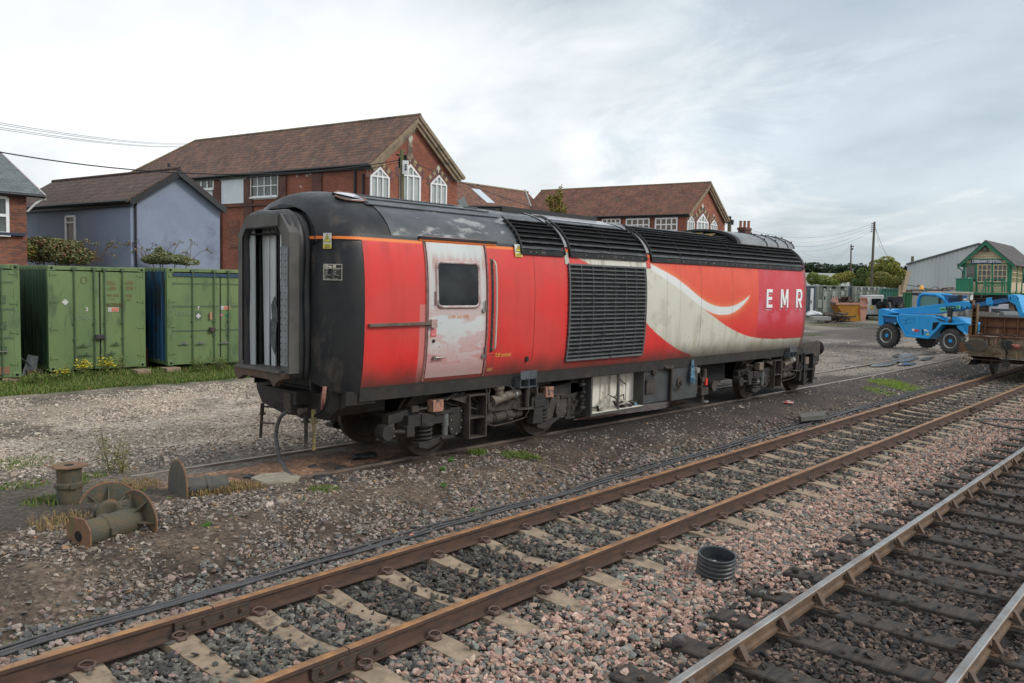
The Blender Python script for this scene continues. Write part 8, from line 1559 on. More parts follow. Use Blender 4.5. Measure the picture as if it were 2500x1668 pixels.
b = MB(); HW.poly(b, [Fw(855, 845), Fw(960, 845), Fw(960, 712), Fw(855, 712)], .0, .03); b.build('pocket_plate', WRD, wg); b = MB(); HW.poly(b, [Fw(890, 735), Fw(910, 730), Fw(930, 830), Fw(910, 835)], .03, .04); b.build('pocket_bar', WGR, wg)
b = MB(); HW.poly(b, [Fw(1020, 1020), Fw(1145, 1020), Fw(1145, 1000), Fw(1020, 995)], .0, .06); b.build('step', WRU, wg)
u_, z_ = Fw(1515, 1060); b = MB(); b.cyl(HW.pt(u_, z_ + .1, .08), HW.pt(u_, z_ - .12, .08), .03, n=8); b.build('pipe_end', mat('pipe_straw', (.28, .20, .12), rough=.7), wg)
b = MB(); b.tube([HW.pt(uWl - .2, zb0 - .10, -.05), HW.pt(uWl + 1.2, zb0 - .12, -.05)], .02, 6); b.build('brake_rod', WRD, wg)
u_, z_ = Fw(462, 1092); c_ = HW.pt(Fw(500, 1092)[0] + .05, z_, .35); ax_ = (hd(-90) * .9 + HW.n * .45); ax_ /= np.linalg.norm(ax_); e1_ = np.cross(ax_, Z); b = MB(); b.tube([c_ + (e1_ * math.cos(q) + Z * math.sin(q)) * .20 for q in np.linspace(0, 2 * math.pi, 21)[:-1]], .018, 6, closed=True)
for k in range(3): q = k * math.pi / 3 + .3; b.tube([c_ - (e1_ * math.cos(q) + Z * math.sin(q)) * .20, c_ + (e1_ * math.cos(q) + Z * math.sin(q)) * .20], .012, 5)
b.cyl(c_, c_ + ax_ * .25, .03, n=8); b.build('brake_wheel', mat('wheel_cream', (.42, .34, .26), (.3, .22, .16), rough=.7, scale=12), wg)
for aa in (aW + .9, aW + 7):
    for n0, off in ((A1, 1), (A2, -1)):
        b = MB(); c_ = T(aa, n0 + offc(aa), ZA + .46); b.lathe(c_ - AN * .07 * off, AN * off, [(.1, -.02), (.38, -.01), (.40, 0), (.46, .0), (.46, .10), (.40, .13), (.12, .14)], 32); b.build('wheel', WHL, wg)
    b = MB(); b.cyl(T(aa, A2 + offc(aa), ZA + .46), T(aa, A1 + offc(aa), ZA + .46), .07, n=10); b.build('axle', WHL, wg)
    for n0 in (A1 + .25, A2 - .25): b = MB(); b.obox(T(aa, n0 + offc(aa), ZA + .5), AD * .16, AN * .12, Z * .16); b.obox(T(aa, n0 + offc(aa), ZA + .74), AD * .6, AN * .05, Z * .04); b.build('axle_box', WRD, wg, bevel=.02)
b = MB(); b.obox(HW.pt(uWl + .12, zb0 - .14, -.6), HW.u * .10, HW.n * .5, Z * .16); b.build('spring_box', INK, wg); b = MB(); HW.ruz(b, uWl + .2, uWl + 2.2, zb0 - .02, zb0 + .3, -1.2, -7); b.build('underframe', INK, wg)
b = MB(); uG = uWl - .12; pA, pB = Fw(700, 300), Fw(1651, 330)
gz0 = zt0 + .06; gz1 = Fw(1000, 300)[1]; gm_ = Fw(1000, 485)[1]; u0 = Fw(705, 400)[0]; u1 = u0 + 2.7
t = thing('plate_girder', 'long rusty plate girder lying across the wagon', 'girder', HW.pt((u0 + u1) / 2, gz0, -.6)); b = MB(); HW.ruz(b, u0, u1, gz0, gz1, -.45, -.03); b.build('girder_web', WRU, t)
b = MB(); HW.ruz(b, u0 - .02, u1, gz1, gz1 + .035, -.30, -.32); HW.ruz(b, u0 - .02, u1, gz0, gz0 + .03, -.32, -.30); HW.ruz(b, u0, u1, gm_ - .012, gm_ + .012, -.36, -.10); b.build('flange', WRD, t)
b = MB(); 
for x in (820, 1220, 1490): q = Fw(x, 400)[0]; HW.ruz(b, q - .012, q + .012, gz0, gz1, -.33, -.12)
b.build('stiffener', WRU, t)
t = thing('steel_column', 'rusty upright channel with rungs standing at the wagon corner', 'girder', HW.pt(Fw(640, 600)[0], gz0, -.1)); zc1 = Fw(640, -55)[1]; u0, u1 = Fw(590, 400)[0], Fw(700, 400)[0]
b = MB(); HW.ruz(b, u0, u0 + .03, gz0, zc1, .05, -.26); HW.ruz(b, u1 - .03, u1, gz0, zc1 - .1, .05, -.26); HW.ruz(b, u0, u1, gz0, zc1 - .2, -.20, -.03); b.build('channel', mat('column_rust', (.17, .10, .045), (.12, .075, .04), c3=(.09, .10, .03), rough=.85, scale=3, s3=3, t3=.56), t)
b = MB(); 
for y in (50, 100, 200, 250, 370, 430): z = Fw(640, y)[1]; HW.ruz(b, u0 + .03, u1 - .03, z - .01, z + .012, .03, -.2)
b.build('rung', WRU, t)
b = MB(); u0_ = Fw(515, 560)[0]; HW.ruz(b, u0_, u0 - .01, gz0, Fw(540, 450)[1], -.05, -.3); b.build('stake', WRU, wg)
b = MB()
for x, y in ((800, 650), (1210, 655), (1470, 662)): u_, z_ = Fw(x, y); b.blob(HW.pt(u_, zt0 + .08, .02), .05, seed=x)
b.build('deck_lugs', WRD, wg)
b = MB(); HW.poly(b, [Fw(870, 660), Fw(1130, 672), Fw(1125, 685), Fw(900, 675)], .02, .04); b.build('white_rope', mat('rope_white', (.50, .47, .42), rough=.8), None, label='frayed white rope lying along the wagon end', cat='rope')
PDK = mat('pole_dark', (.13, .10, .075), (.09, .075, .06), rough=.9, scale=3, stretch=(2, 2, .3))
t, tpA = pole('telegraph_pole', 'tall bare wooden pole, the taller of the two right of the locomotive', 2135, 542, 2126, 100, .15, PDK); b = MB()
for k in range(5): b.cyl(D(2131 - .4 * k, 546 + 5 * k, 100), D(2128 - .4 * k, 546 + 5 * k, 100), .06, n=6)
b.build('insulators', GUT, t)
t, tpB = pole('telegraph_pole', 'shorter wooden pole, left of the tall bare one', 2078, 597, 2077, 110, .10, PDK); b = MB(); b.cyl(D(2079, 602, 110), D(2084, 602, 110), .09, n=6); b.cyl(D(2079, 608, 110), D(2083, 608, 110), .12, n=6); b.build('insulators', GUT, t)
t, _ = pole('lamp_column', 'thin grey steel column beside the shorter wooden pole', 2082, 655, 2082, 109, .08, GALV)
t, tpC = pole('telegraph_pole', 'stub of wooden pole rising behind the grey shed', 2228, 626, 2228, 112, .22); t, tpD = pole('telegraph_pole', 'mossy pole with a transformer, just right of the far brick gable', 1781, 529, 1781, 84, .22)
b = MB(); b.obox(D(1778, 537, 84), hd(-47) * .25, hd(43) * .2, Z * .35); b.obox(D(1786, 543, 84), hd(-47) * .18, hd(43) * .15, Z * .25); b.build('transformer', GUT, t)
t, _ = pole('lamp_column', 'short mossy post beside the chimney stack', 1830, 562, 1830, 88, .2)
lbs = ('highest', 'second highest', 'third', 'lowest')
for k in range(4): wire(D(2130, 546 + 5.5 * k, 100), D(1836, 563 + 6 * k, 92), 1.2 + .25 * k, .010, lbs[k] + ' wire running left from the tall bare pole')
for k in range(3): wire(D(2076, 601 + 4 * k, 110), D(1960, 617 + 9 * k, 92), 1.0, .008, ('upper', 'middle', 'lower')[k] + ' wire running left from the shorter wooden pole')
wire(D(2136, 552, 100), D(2228, 632, 112), 2.6, .020, 'sagging cable from the tall pole to the stub behind the shed'); wire(D(2136, 546, 100), D(2150, 606, 104), .4, .012, 'short thin cable hanging from the top of the tall pole')
wire(D(1786, 538, 84), D(1690, 560, 78), .5, .016, 'dark wire between the far brick gable and the mossy pole with transformer')
LEAF = mat('leaf', (1, 1, 1), attr='col', rough=.6, spec=.3)
def leafset(c, size, col, seed, elong=1.0, up=.0):
    rg = np.random.default_rng(seed); n = len(c); a = rg.normal(size=(n, 3)); a[:, 2] = a[:, 2] * .6 + up; a /= np.linalg.norm(a, axis=1)[:, None]; b_ = np.cross(a, rg.normal(size=(n, 3))); b_ /= np.linalg.norm(b_, axis=1)[:, None]
    s = (size * rg.uniform(.6, 1.3, n))[:, None]; q = np.stack([c - a * s * elong, c + b_ * s * .45, c + a * s * elong, c - b_ * s * .45], 1).reshape(-1, 3)
    return q, np.arange(n * 4).reshape(-1, 4), np.repeat(col, 4, 0)
def crown(lobes, n, size, pals, seed, elong=1.0):
    rg = np.random.default_rng(seed); L = np.array(lobes, float); w = L[:, 3] * L[:, 4]; k = rg.choice(len(L), n, p=w / w.sum()); d = rg.normal(size=(n, 3)); d /= np.linalg.norm(d, axis=1)[:, None]; r = rg.uniform(.35, 1.0, n) ** .5
    c = L[k, :3] + d * r[:, None] * np.stack([L[k, 3], L[k, 3], L[k, 4]], 1); cl = fbm(c[:, 0] * 1.7 / size / 8 + c[:, 1], c[:, 2] * 1.7 / size / 8, seed); keep = rg.random(n) < .35 + 1.1 * sstep(.35, .6, cl); c = c[keep]
    return leafset(c, size, pal(len(c), rg, pals), seed, elong)
def tree(name, label, cat, base, H, lobes, n, size, pals, seed, grp=None, tr=.12):
    """lobes relative to the base: (dx, dy, dz, r, rz)"""
    base = gp(base); t = thing(name, label, cat, base, grp); lb = [(base[0] + a, base[1] + b_, c_, d, e) for a, b_, c_, d, e in lobes]; b = MB()
    b.tube([base, base + Z * H * .35, base + Z * H * .7], [tr, tr * .7, tr * .3], 7)
    for l in lb: b.tube([base + Z * H * .25, (base + Z * H * .3 + arr(l[:3])) / 2, arr(l[:3]) + Z * l[4] * .5], [tr * .5, tr * .3, tr * .08], 5)
    b.build('trunk', mat('bark', (.07, .055, .04), (.11, .09, .065), rough=.9, scale=4), t); V, F, c_ = crown(lb, n, size, pals, seed); big_mesh('crown', V, F, LEAF, c_, parent=t)
YG = [(.36, .35, .08, 3), (.25, .28, .06, 3), (.42, .34, .10, 1.5), (.14, .18, .045, 2)]; DG_ = [(.09, .15, .045, 3), (.14, .20, .05, 2), (.06, .10, .035, 2), (.2, .22, .05, 1)]; BR_ = [(.20, .22, .085, 3), (.27, .21, .10, 2), (.26, .14, .08, 1.4), (.11, .15, .065, 2)]
def relobes(px, py, Zd, L): # lobes given as (dpx, py, rpx, rpy)
    B = gp(D(px, py, Zd)); k = Zd / FPX; return B, [(hd(-47)[0] * a * k + hd(43)[0] * o, hd(-47)[1] * a * k + hd(43)[1] * o, D(px + a, y, Zd)[2], r * k, ry * k) for a, y, r, ry, o in L]
for nm, lb_, px, Zd, L, n, sz, pl_, sd, H in (
    ('tree', 'tall yellow green tree with an open crown, behind the taller bare pole', 2166, 118, [(0, 652, 24, 16, 0), (-22, 645, 17, 12, 1), (20, 650, 18, 14, 1), (-4, 634, 18, 9, 0), (34, 668, 20, 14, 1), (-34, 655, 12, 10, 0), (5, 676, 42, 22, 2), (40, 690, 26, 20, 2)], 20000, .13, YG, 5, 6),
    ('bush', 'dark green leafy bush behind the grey containers, between the two wooden poles', 2104, 104, [(0, 672, 16, 18, 0), (-6, 690, 22, 16, 0), (10, 684, 16, 16, 0)], 6000, .11, DG_, 6, 3.5),
    ('bush', 'ochre green bush over the left grey container, left of the shorter pole', 2052, 106, [(0, 680, 22, 14, 0), (-20, 690, 20, 12, 0), (18, 676, 16, 14, 0)], 7000, .11, [(.38, .33, .08, 3), (.27, .28, .07, 2), (.17, .20, .05, 1)], 7, 3),
    ('bush', 'low bright green bush just right of the locomotive end', 2008, 104, [(0, 684, 22, 13, 0), (-24, 680, 16, 16, 0), (20, 690, 20, 9, 0)], 6000, .11, [(.22, .28, .06, 3), (.14, .20, .05, 2), (.3, .3, .08, 1)], 8, 3),
    ('bush', 'olive green bush right of the tall bare pole, above the green container', 2150, 102, [(0, 682, 24, 20, 0), (26, 688, 24, 16, 0), (52, 692, 20, 16, 0), (-22, 690, 16, 14, 0)], 9000, .10, [(.28, .27, .07, 3), (.17, .20, .055, 3), (.36, .30, .09, 1)], 9, 3),
    ('sapling', 'thin yellowing sapling top rising behind the locomotive roof', 1350, 60, [(0, 500, 16, 22, 0), (8, 478, 12, 20, 0), (-12, 492, 12, 14, 0), (14, 462, 5, 10, 0), (16, 515, 14, 20, 0)], 1500, .10, [(.26, .23, .05, 3), (.16, .17, .04, 2), (.30, .17, .06, 1)], 10, 7),
    ('bush', 'tall purple tinged shrub in front of the blue house, above container 3', 150, 33, [(0, 618, 46, 30, 0), (-55, 612, 40, 34, 0), (48, 626, 36, 22, 0), (-20, 596, 34, 18, 0), (25, 602, 30, 16, 0)], 14000, .055, BR_, 11, 3.4),
    ('bush', 'bushy shrub with orange tips in front of the left brick house', 40, 32.5, [(0, 622, 36, 26, 0), (-40, 612, 34, 34, 0), (25, 612, 26, 20, 0)], 9000, .055, [(.28, .30, .07, 3), (.18, .21, .05, 2), (.26, .14, .05, 1.3), (.2, .2, .05, 1)], 12, 3.2),
    ('bush', 'low grey green shrub against the blue gable, above the blue container', 398, 33.2, [(0, 630, 34, 16, 0), (34, 634, 36, 12, 0), (-26, 634, 26, 12, 0), (-8, 618, 12, 16, 0), (64, 640, 28, 9, 0)], 8000, .05, [(.18, .22, .10, 3), (.25, .26, .14, 2), (.15, .10, .05, 1)], 13, 3.2)):
    B, L = relobes(px, 700, Zd, L); tree(nm, lb_, nm, B, H, L, n, sz, pl_, sd, 'bushes and trees round the yard')
for px, Zd, k0, sd in ((180, 33, 26, 1), (30, 32.5, 14, 2), (400, 33.2, 16, 3)):
    rs = np.random.default_rng(sd); b = MB(); cs = []; 
    for i in range(k0):
        x = px + rs.uniform(-70, 70); p = D(x, 640, Zd); dx_ = rs.uniform(-1.0, 1.0); h = rs.uniform(.4, .95); q = [p + hd(-47) * dx_ * t_ + Z * (h * (1 - (1 - t_) ** 2) * 1.0 - .3 * t_ ** 3 * abs(dx_)) for t_ in np.linspace(0, 1, 6)]; b.tube(q, .010, 4); cs += [q[4] + (q[5] - q[4]) * rs.uniform(-1, 1) + rs.normal(0, .03, 3) for _ in range(14)]
    o = b.build('shrub_stems', mat('stem_brown', (.13, .075, .04), rough=.8), None, label='arching brown stems of the shrub ' + ('above container 3', 'by the left brick house', 'against the blue gable')[sd - 1], cat='stems', kind='stuff')
    V, F, c_ = leafset(np.array(cs), .045, pal(len(cs), rs, BR_), sd); big_mesh('leaves', V, F, LEAF, c_, parent=o)
rs = np.random.default_rng(77); lobes = []
for i in range(90):
    px = 1700 + i * 9.5; p = D(px, 662 + rs.uniform(-3, 4) - 8 * math.exp(-((px - 1985) / 50) ** 2) - 5 * math.exp(-((px - 2075) / 40) ** 2), 420); lobes.append((*p, 3.6, 2.6)); lobes.append((p[0] + 2, p[1] + 2, p[2] - 3.4, 4.5, 3)); lobes.append((p[0], p[1], 4, 4.5, 3.5))
V, F, c_ = crown(lobes, 60000, .85, [(.035, .06, .035, 3), (.05, .085, .045, 2), (.07, .09, .05, 1)], 78); big_mesh('far_wood', V, F, LEAF, c_, kind='stuff', label='dark wood along the horizon', cat='wood')
for k, (a, c, y0, y1, Zd) in enumerate(((1960, 2078, 666, 676, 260), (2185, 2216, 668, 690, 200))):
    P = gp(D(a, 700, Zd)); wl = Wall(P, -47, (-1, -1, 0)); u1 = wl.uz(c, 690)[0]; z1, z0 = wl.uz(a, y0)[1], 0; b = MB(); b.prism([(0, z0), (u1, z0), (u1, z1 - 1), (u1 - .6, z1), (.6, z1), (0, z1 - 1)], wl.P0, wl.u, Z, -wl.n * 20); b.build('polytunnel', mat('tunnel_white', (.62, .64, .62), (.52, .54, .52), rough=.6, scale=.05, stretch=(1, 1, .1)), None, label=('long white polytunnel beyond the bushes', 'white polytunnel end glimpsed through the bushes by the shed')[k], cat='polytunnel')
def blades(x, y, h, col, seed, w=.006, lean=.5):
    rg = np.random.default_rng(seed); n = len(x); z = gheight(x, y); P = np.stack([x, y, z - .005], 1); a = rg.random(n) * 6.28; d = np.stack([np.cos(a), np.sin(a), 0 * a], 1); L = (rg.random(n) * lean)[:, None]; sd = np.stack([-d[:, 1], d[:, 0], 0 * a], 1) * w; h = h[:, None]
    m = P + d * h * L * .35 + Z * h * .6; tp = P + d * h * L + Z * h * (1 - .35 * L); V = np.stack([P - sd, P + sd, m + sd * .8, m - sd * .8, tp, tp + sd * .1], 1).reshape(-1, 3); k = np.arange(n)[:, None] * 6
    F = np.concatenate([k + [0, 1, 2, 3], k + [3, 2, 5, 4]]); return V, F, np.repeat(col, 6, 0)
GR = [(.12, .19, .035, 3), (.085, .14, .028, 3), (.17, .22, .05, 1.5), (.22, .19, .07, 1.4)]; MOSS = [(.26, .36, .05, 3), (.16, .26, .04, 2)]; DRY = [(.30, .20, .09, 3), (.22, .15, .07, 2), (.16, .15, .05, 1)]
rs = np.random.default_rng(31); V_, F_, C_ = [], [], []; off_ = 0
def addb(x, y, h, col, w=.006, lean=.5):
    global off_
    V, F, c_ = blades(x, y, h, col, len(V_) + 3, w, lean); V_.append(V); F_.append(F + off_); C_.append(c_); off_ += len(V)
n = 60000; x = rs.uniform(3.5, 17, n); y = rs.uniform(20.2, 23.4, n); dn_ = fbm(x * 1.2, y * 1.2, 6, 3); k = (rs.random(n) < sstep(.30, .55, dn_ + .25 * sstep(20.2, 21.5, y))) & (y > 20.3 + .5 * fbm(x * 2, y, 4) + .03 * (x - 5)); x, y = x[k], y[k]
addb(x, y, rs.uniform(.04, .13, len(x)) * (1 + .8 * sstep(21.8, 22.8, y)), pal(len(x), rs, GR), .009)
def tuft(px, py, r, h, n, pals, z=-.05, w=.005, lean=.9):
    p = G(px, py, z); a = rs.random(n) * 6.28; q = rs.random(n) ** .7 * r; addb(p[0] + q * np.cos(a), p[1] + q * np.sin(a), rs.uniform(.4, 1, n) * h, pal(n, rs, pals), w, lean)
for px, py, r, h, n, pl_ in ((1165, 1110, .16, .11, 380, GR), (1262, 1116, .26, .09, 900, GR), (1300, 1120, .15, .08, 300, GR), (788, 1202, .22, .04, 800, GR), (215, 1172, .25, .05, 500, GR), (180, 1192, .2, .05, 350, GR), (40, 1135, .5, .07, 600, GR), (60, 1195, .3, .06, 350, GR), (2195, 935, .9, .06, 4000, MOSS), (2240, 940, .8, .06, 2500, MOSS), (2150, 948, .5, .05, 1200, MOSS), (1300, 1195, .5, .05, 700, DRY), (1400, 1170, .45, .05, 700, DRY), (560, 1212, .25, .12, 500, DRY), (600, 1200, .25, .10, 300, DRY), (500, 1222, .2, .10, 250, DRY), (2480, 1230, .16, .08, 500, GR), (2440, 1232, .16, .04, 400, GR), (2005, 796, 1.6, .25, 400, GR), (2045, 797, 1.8, .2, 500, GR), (1980, 820, 1.0, .15, 250, GR), (740, 1350, .4, .03, 500, GR), (820, 1340, .3, .03, 300, GR), (30, 1530, .14, .06, 200, GR), (150, 1500, .2, .03, 200, GR), (200, 1480, .2, .03, 200, GR), (1480, 1160, .3, .04, 300, DRY), (1700, 1090, .4, .03, 300, GR), (1750, 1120, .3, .03, 200, GR), (310, 1200, .4, .10, 500, DRY), (150, 1300, .3, .14, 300, DRY), (120, 1240, .3, .10, 300, GR)):
    tuft(px, py, r, h, n, pl_)
big_mesh('grass', np.concatenate(V_), np.concatenate(F_), LEAF, np.concatenate(C_), kind='stuff', label='grass strip by the green containers and small tufts about the yard', cat='grass')
def weed(label, p, h, r, n, pals, seed, size=.018, stems=5, flower=None, cat='weed'):
    rw = np.random.default_rng(seed); t = thing('weed', label, cat, p, 'weeds growing in the yard'); b = MB(); cs = []
    for i in range(stems):
        a = rw.random() * 6.28; e = p + np.array([math.cos(a) * r * rw.random(), math.sin(a) * r * rw.random(), h * rw.uniform(.6, 1)]); m = (p + e) / 2 + rw.normal(0, .01, 3); b.tube([p, m, e], [.005, .004, .002], 4); cs += [p + (e - p) * f + rw.normal(0, r * .22, 3) for f in rw.uniform(.1, 1, n // stems)]
    b.build('stem', mat('stem_green', (.10, .13, .04), (.15, .11, .05), rough=.7), t); cs = np.array(cs); cs[:, 2] = np.maximum(cs[:, 2], p[2] + .01); V, F, c_ = leafset(cs, size, pal(len(cs), rw, pals), seed); big_mesh('leaves', V, F, LEAF, c_, parent=t)
    if flower is not None: q = cs[cs[:, 2] > p[2] + h * .5][:flower]; V, F, c_ = leafset(q + Z * .02, size * 1.5, np.tile((.70, .55, .02), (len(q), 1)), seed, .6); big_mesh('flowers', V, F, LEAF, c_, parent=t)
BG = [(.09, .24, .04, 3), (.06, .17, .03, 2), (.13, .28, .05, 1)]; YGR = [(.35, .33, .05, 3), (.16, .24, .05, 2), (.09, .2, .04, 1)]
for k, (px, py, h, r, n, pl_, lb_) in enumerate(((502, 1297, .11, .07, 260, BG, 'bright feathery green weed in the dirt before the rusty rail'), (560, 1275, .07, .05, 160, BG, 'small dark green weed right of the feathery one'), (742, 1230, .07, .06, 200, [(.03, .12, .05, 1), (.05, .15, .05, 1)], 'dark green weed below the grass patch'), (410, 1240, .12, .05, 220, YGR, 'yellowing weed in front of the leftmost standing flange plate'), (425, 1205, .12, .09, 260, BG, 'leafy green weed touching the half disc flange'), (350, 1215, .10, .12, 260, [(.2, .3, .06, 2), (.1, .2, .04, 1)], 'pale green leaves among the rusty castings'), (1080, 1150, .06, .06, 200, BG, 'green weed between the near bogie and the rusty track'), (1100, 1128, .06, .05, 140, BG, 'green weed close to the near bogie wheel'), (270, 1160, .75, .20, 420, [(.12, .14, .05, 3), (.2, .19, .07, 2)], 'tall thin dry weed standing behind the rusty castings'), (300, 1160, .45, .16, 320, [(.16, .17, .05, 3), (.24, .21, .07, 2)], 'bushy dry weed beside the tall thin one'), (1155, 1250, .04, .04, 90, BG, 'tiny bright weed near the cables, orange chip beside it'), (1085, 1188, .05, .06, 120, BG, 'small weed in the middle of the dirt strip'))):
    weed(lb_, G(px, py, -.06 if py > 1180 else -.03), h, r, n, pl_, 50 + k, .014 if h < .2 else .016, 6)
for k, (x, y, h, lb_, fl) in enumerate(((8.1, 22.9, .50, 'yellow flowering ragwort clump in front of container 3', 120), (8.6, 22.8, .55, 'taller yellow ragwort left of the middle of container 3', 120), (7.4, 22.4, .35, 'low ragwort at the left corner of container 3', 50), (10.9, 22.2, .45, 'pale seeding weed in front of the blue container', 0), (11.6, 22.3, .5, 'tall seeding weed nearest the locomotive, by the blue container', 0), (8.95, 22.9, .62, 'tall pale seed head weed before the lock box of container 3', 0), (6.7, 22.1, .35, 'leafy weed at the gap beside the wheelbarrow', 0))):
    weed(lb_, arr((x, y, .0)), h, .28, 420, GR + [(.2, .19, .1, 1.5)], 90 + k, .028, 9, fl, 'plant')
CAST = mat('casting_mossy', (.062, .065, .050), (.10, .078, .045), c3=(.17, .085, .04), rough=.8, scale=6, s3=5, t3=.55, bump=.004, bscale=30); CRS = mat('casting_rust', (.22, .115, .065), (.14, .08, .045), c3=(.11, .12, .04), rough=.85, scale=7, s3=5, t3=.56, bump=.003); CDK = mat('casting_dark', (.055, .06, .06), (.10, .085, .06), c3=(.30, .15, .05), rough=.7, scale=5, s3=8, t3=.62, bump=.003)
def casting(label, p0, p1, r, m, plate=None, disc=None, cut=None):
    p0, p1 = arr(p0), arr(p1); ax = (p1 - p0); L = np.linalg.norm(ax); ax /= L; e1 = np.cross(ax, Z if abs(ax[2]) < .9 else X); e1 /= np.linalg.norm(e1); e2 = np.cross(e1, ax); t = thing('roller_casting', label, 'casting', (p0 + p1) / 2 * (1, 1, 0), 'mossy iron castings dumped in the dirt')
    b = MB(); b.lathe(p0, ax, [(r * .92, 0), (r, .02), (r * .96, L * .35), (r * 1.1, L * .38), (r * 1.1, L * .46), (r * .98, L * .5), (r * 1.02, L * .75), (r * .9, L)], 26)
    for s_ in (-1, 1): q = p0 + ax * L * .42 + e1 * s_ * r * 1.0; b.obox(q, e1 * r * .25, e2 * r * .3, ax * L * .06); 
    q = p0 + ax * L * .42 - e2 * r; b.obox(q, e1 * r * .3, e2 * r * .16, ax * L * .05); b.build('barrel', m, t, bevel=.008)
    if plate: b = MB(); pr = plate; b.prism([(pr * a, pr * c) for a, c in ((-1, -.45), (-.55, -1), (.55, -1), (1, -.45), (1, .45), (.55, 1), (-.55, 1), (-1, .45))], p0, e1, e2, -ax * .018); pl_ = b.build('end_plate', CRS, t, bevel=.004); b = MB(); b.cyl(p0 - ax * .0185, p0 - ax * .021, pr * .3, n=16); b.build('plate_hole', INK, pl_)
    if disc:
        R_, a0, a1 = disc; pts = [(R_ * math.cos(R(a)), R_ * math.sin(R(a))) for a in np.linspace(a0, a1, 26)]; b = MB(); b.prism(pts, p1, e1, e2, ax * .016); o = b.build('flange', m, t); b = MB(); b.tube([p1 + e1 * a + e2 * c + ax * .008 for a, c in pts], .012, 6); b.build('flange_rim', CRS, o)
        b = MB()
        for k in range(3): a = lerp(a0, a1, (k + .5) / 3); d = e1 * math.cos(R(a)) + e2 * math.sin(R(a)); b.prism([(r * .8, 0), (R_ * .93, 0), (r * .8, -.12)], p1, d, ax, np.cross(d, ax) * .012)
        b.build('gusset', m, o)
p = G(170, 1243, -.05); casting('standing mossy casting with an orange rusty top plate', p + Z * .50, p, .135, CAST, plate=.175)
p0 = G(196, 1345, -.06) + Z * .15; p1 = G(335, 1305, -.06) + Z * .17; casting('casting lying nearest the camera, with a holed end plate and a big half flange', p0, p1, .135, CAST, plate=.185, disc=(.30, -30, 130))
p1 = G(268, 1276, -.05) + Z * .13; casting('casting with a wide flange lying behind the other two', p1 + np.array([-.12, -.30, .06]), p1, .125, CAST, disc=(.31, 20, 160))
p1 = G(436, 1225, -.05) + Z * .16; p0 = G(552, 1208, -.05) + Z * .14; casting('casting at the right of the group, with orange flecks and an upright flange', p0, p1, .12, CDK, disc=(.34, -20, 200))
for k, (px, py, L, a, lb_) in enumerate(((130, 1282, .35, 20, 'rusty angle iron under the standing casting'), (95, 1300, .25, -20, 'short dark iron strip left of the lying casting'))): p = G(px, py, -.04); b = MB(); b.obox(p + Z * .03, hd(a) * L, hd(a + 90) * .04, Z * .012); b.build('iron_strip', CRS, None, label=lb_, cat='iron strip')
def slab(label, pts, th, m, z=-.03, nm='slab', cat='slab'): q = [G(*p, z) for p in pts]; b = MB(); n = len(q); b.add([p for p in q] + [p + Z * th for p in q], [tuple(range(n))[::-1], tuple(range(n, 2 * n))] + [(i, (i + 1) % n, n + (i + 1) % n, n + i) for i in range(n)]); return b.build(nm, m, None, label=label, cat=cat, bevel=.006)
slab('pale concrete slab at the foot of the hanging hose', ((612, 1172), (640, 1162), (700, 1158), (733, 1168), (728, 1178), (650, 1186)), .035, mat('slab_pale', (.33, .30, .23), (.24, .21, .16), rough=.9, scale=7, bump=.004))
slab('black rubber mat in the dirt right of the concrete slab', ((766, 1164), (806, 1162), (826, 1168), (824, 1184), (778, 1184)), .025, mat('rubber_mat', (.045, .047, .052), (.03, .03, .033), rough=.55, scale=8), nm='rubber_mat', cat='mat')
slab('broken paving slab beside the lying casting', ((120, 1350), (150, 1330), (185, 1335), (210, 1352), (170, 1372), (130, 1368)), .03, mat('slab_grey', (.17, .16, .14), (.12, .11, .10), rough=.9, scale=7, bump=.004), -.08)
slab('thick concrete cable trough lid lying by the cables', ((1950, 1026), (1955, 1019), (2012, 1014), (2014, 1021), (2006, 1025), (1956, 1030)), .10, mat('lid_slate', (.13, .125, .11), (.08, .08, .07), rough=.8, scale=6), -.14)
slab('small red and white marker board lying on the ground', ((1911, 983), (1925, 978), (1938, 982), (1936, 986), (1920, 985)), .01, mat('marker', (.45, .04, .04), (.55, .52, .5), rough=.5, scale=4, w=.02), nm='marker_board', cat='board')
slab('crumpled white scrap of paper near the fuel tank', ((1714, 982), (1722, 979), (1730, 981), (1726, 985)), .02, UPVC, nm='paper_scrap', cat='litter')
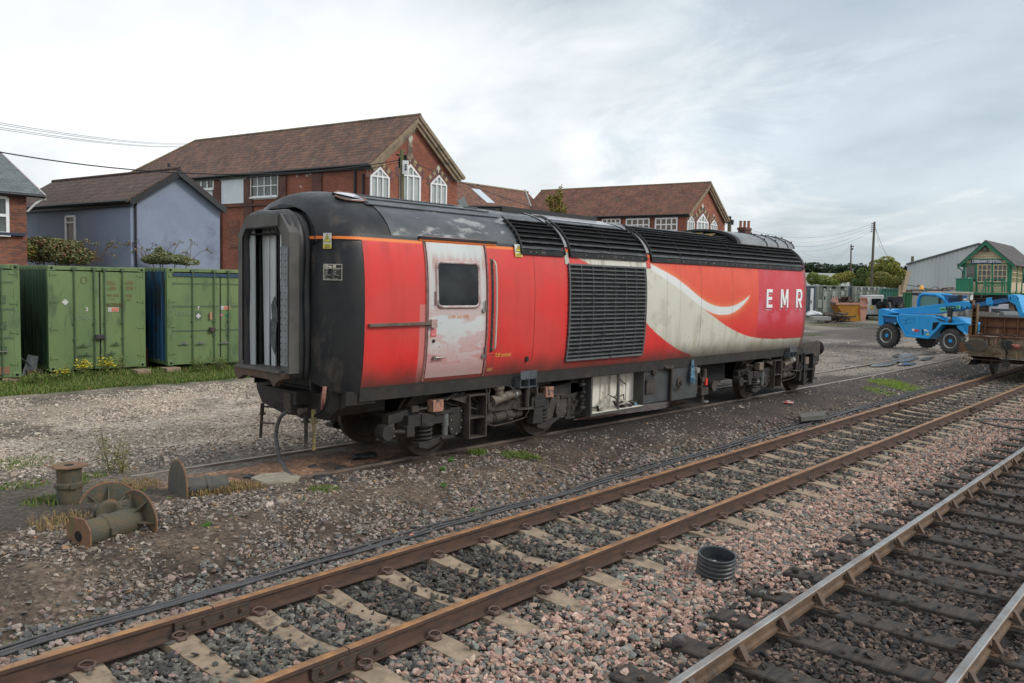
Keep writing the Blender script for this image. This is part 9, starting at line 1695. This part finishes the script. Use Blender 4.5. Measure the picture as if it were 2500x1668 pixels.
for k, (px, py, s_) in enumerate(((890, 1120, .12), (905, 1117, .09), (868, 1122, .07), (607, 1168, .06), (830, 1148, .06), (765, 1140, .05))): p = G(px, py); b = MB(); b.blob(p + Z * s_ * .3, s_, (1.3, .9, .5), seed=k, amp=.6, sub=1); b.build('rubber_scrap', mat('scrap_black', (.022, .024, .028), rough=.5), None, label=('largest black rubber scrap by the near wheel', 'black rubber lump right of the largest scrap', 'black rubber lump left of the largest scrap', 'curled black scrap on the orange sand', 'black scrap above the rubber mat', 'small black scrap amid the orange sand')[k], cat='rubber scrap', group='black rubber scraps on the sand')
pc = G(1745, 1408, -.27); t = thing('drain_pipe_stub', 'black ribbed pipe stub standing upright in the pink ballast', 'pipe', pc); R0 = .184; b = MB(); pr = [(R0 * .97, -.04)]
for k in range(5): h = k * .046; pr += [(R0 * 1.0, h), (R0 * 1.045, h + .010), (R0 * 1.045, h + .028), (R0 * .97, h + .040)]
pr += [(R0 * 1.0, .228), (R0 * 1.05, .232), (R0 * 1.05, .25), (R0 * .95, .25), (R0 * .93, .24), (R0 * .93, .12), (.005, .115)]
PBK = mat('pipe_black', (.030, .034, .038), (.05, .054, .056), rough=.42, scale=9, rvar=.1)
tilt = Z - AN * .12 - AD * .08; b.lathe(pc, tilt, pr, 48); b.build('ribbed_wall', PBK, t, smooth=False)
n2 = C0 - pc; n2[2] = 0; n2 /= np.linalg.norm(n2); n2 = n2 * .93 + np.cross(Z, n2) * -.30; b = MB(); b.cyl(pc + n2 * .17 + Z * .20, pc + n2 * .186 + Z * .20, .032, n=16); b.cyl(pc + n2 * .185 + Z * .20, pc + n2 * .192 + Z * .20, .018, n=12, m=1); b.build('outlet', [PBK, INK], t)
b = MB(); b.blob(pc + Z * .135 + AN * .02, .032, seed=4); b.build('stone_inside', mat('stone_pale', (.42, .38, .35), rough=.8), t)
b = MB(); b.tube(smooth_path([G(*p, -.24) + Z * .03 for p in ((2560, 1063), (2500, 1052), (2440, 1044), (2405, 1036), (2392, 1029), (2402, 1026), (2440, 1027), (2500, 1029), (2570, 1034))]), .022, 8); b.build('hose', HOS, None, smooth=True, label='black hose looped on the ballast at the right edge', cat='hose')
for px, py, m, lb_, s_ in ((1006, 1308, (.62, .24, .12), 'orange plastic chip lying on the cables', .03), (1658, 1565, (.07, .06, .065), 'large dark lump of stone beside the nearest timber sleeper', .055)): p = G(px, py, -.2); b = MB(); b.blob(p, s_, (1.3, 1, .8), seed=px); b.build('loose_chip' if s_ < .05 else 'loose_stone', mat('chip%d' % px, m, rough=.7), None, label=lb_, cat='debris')
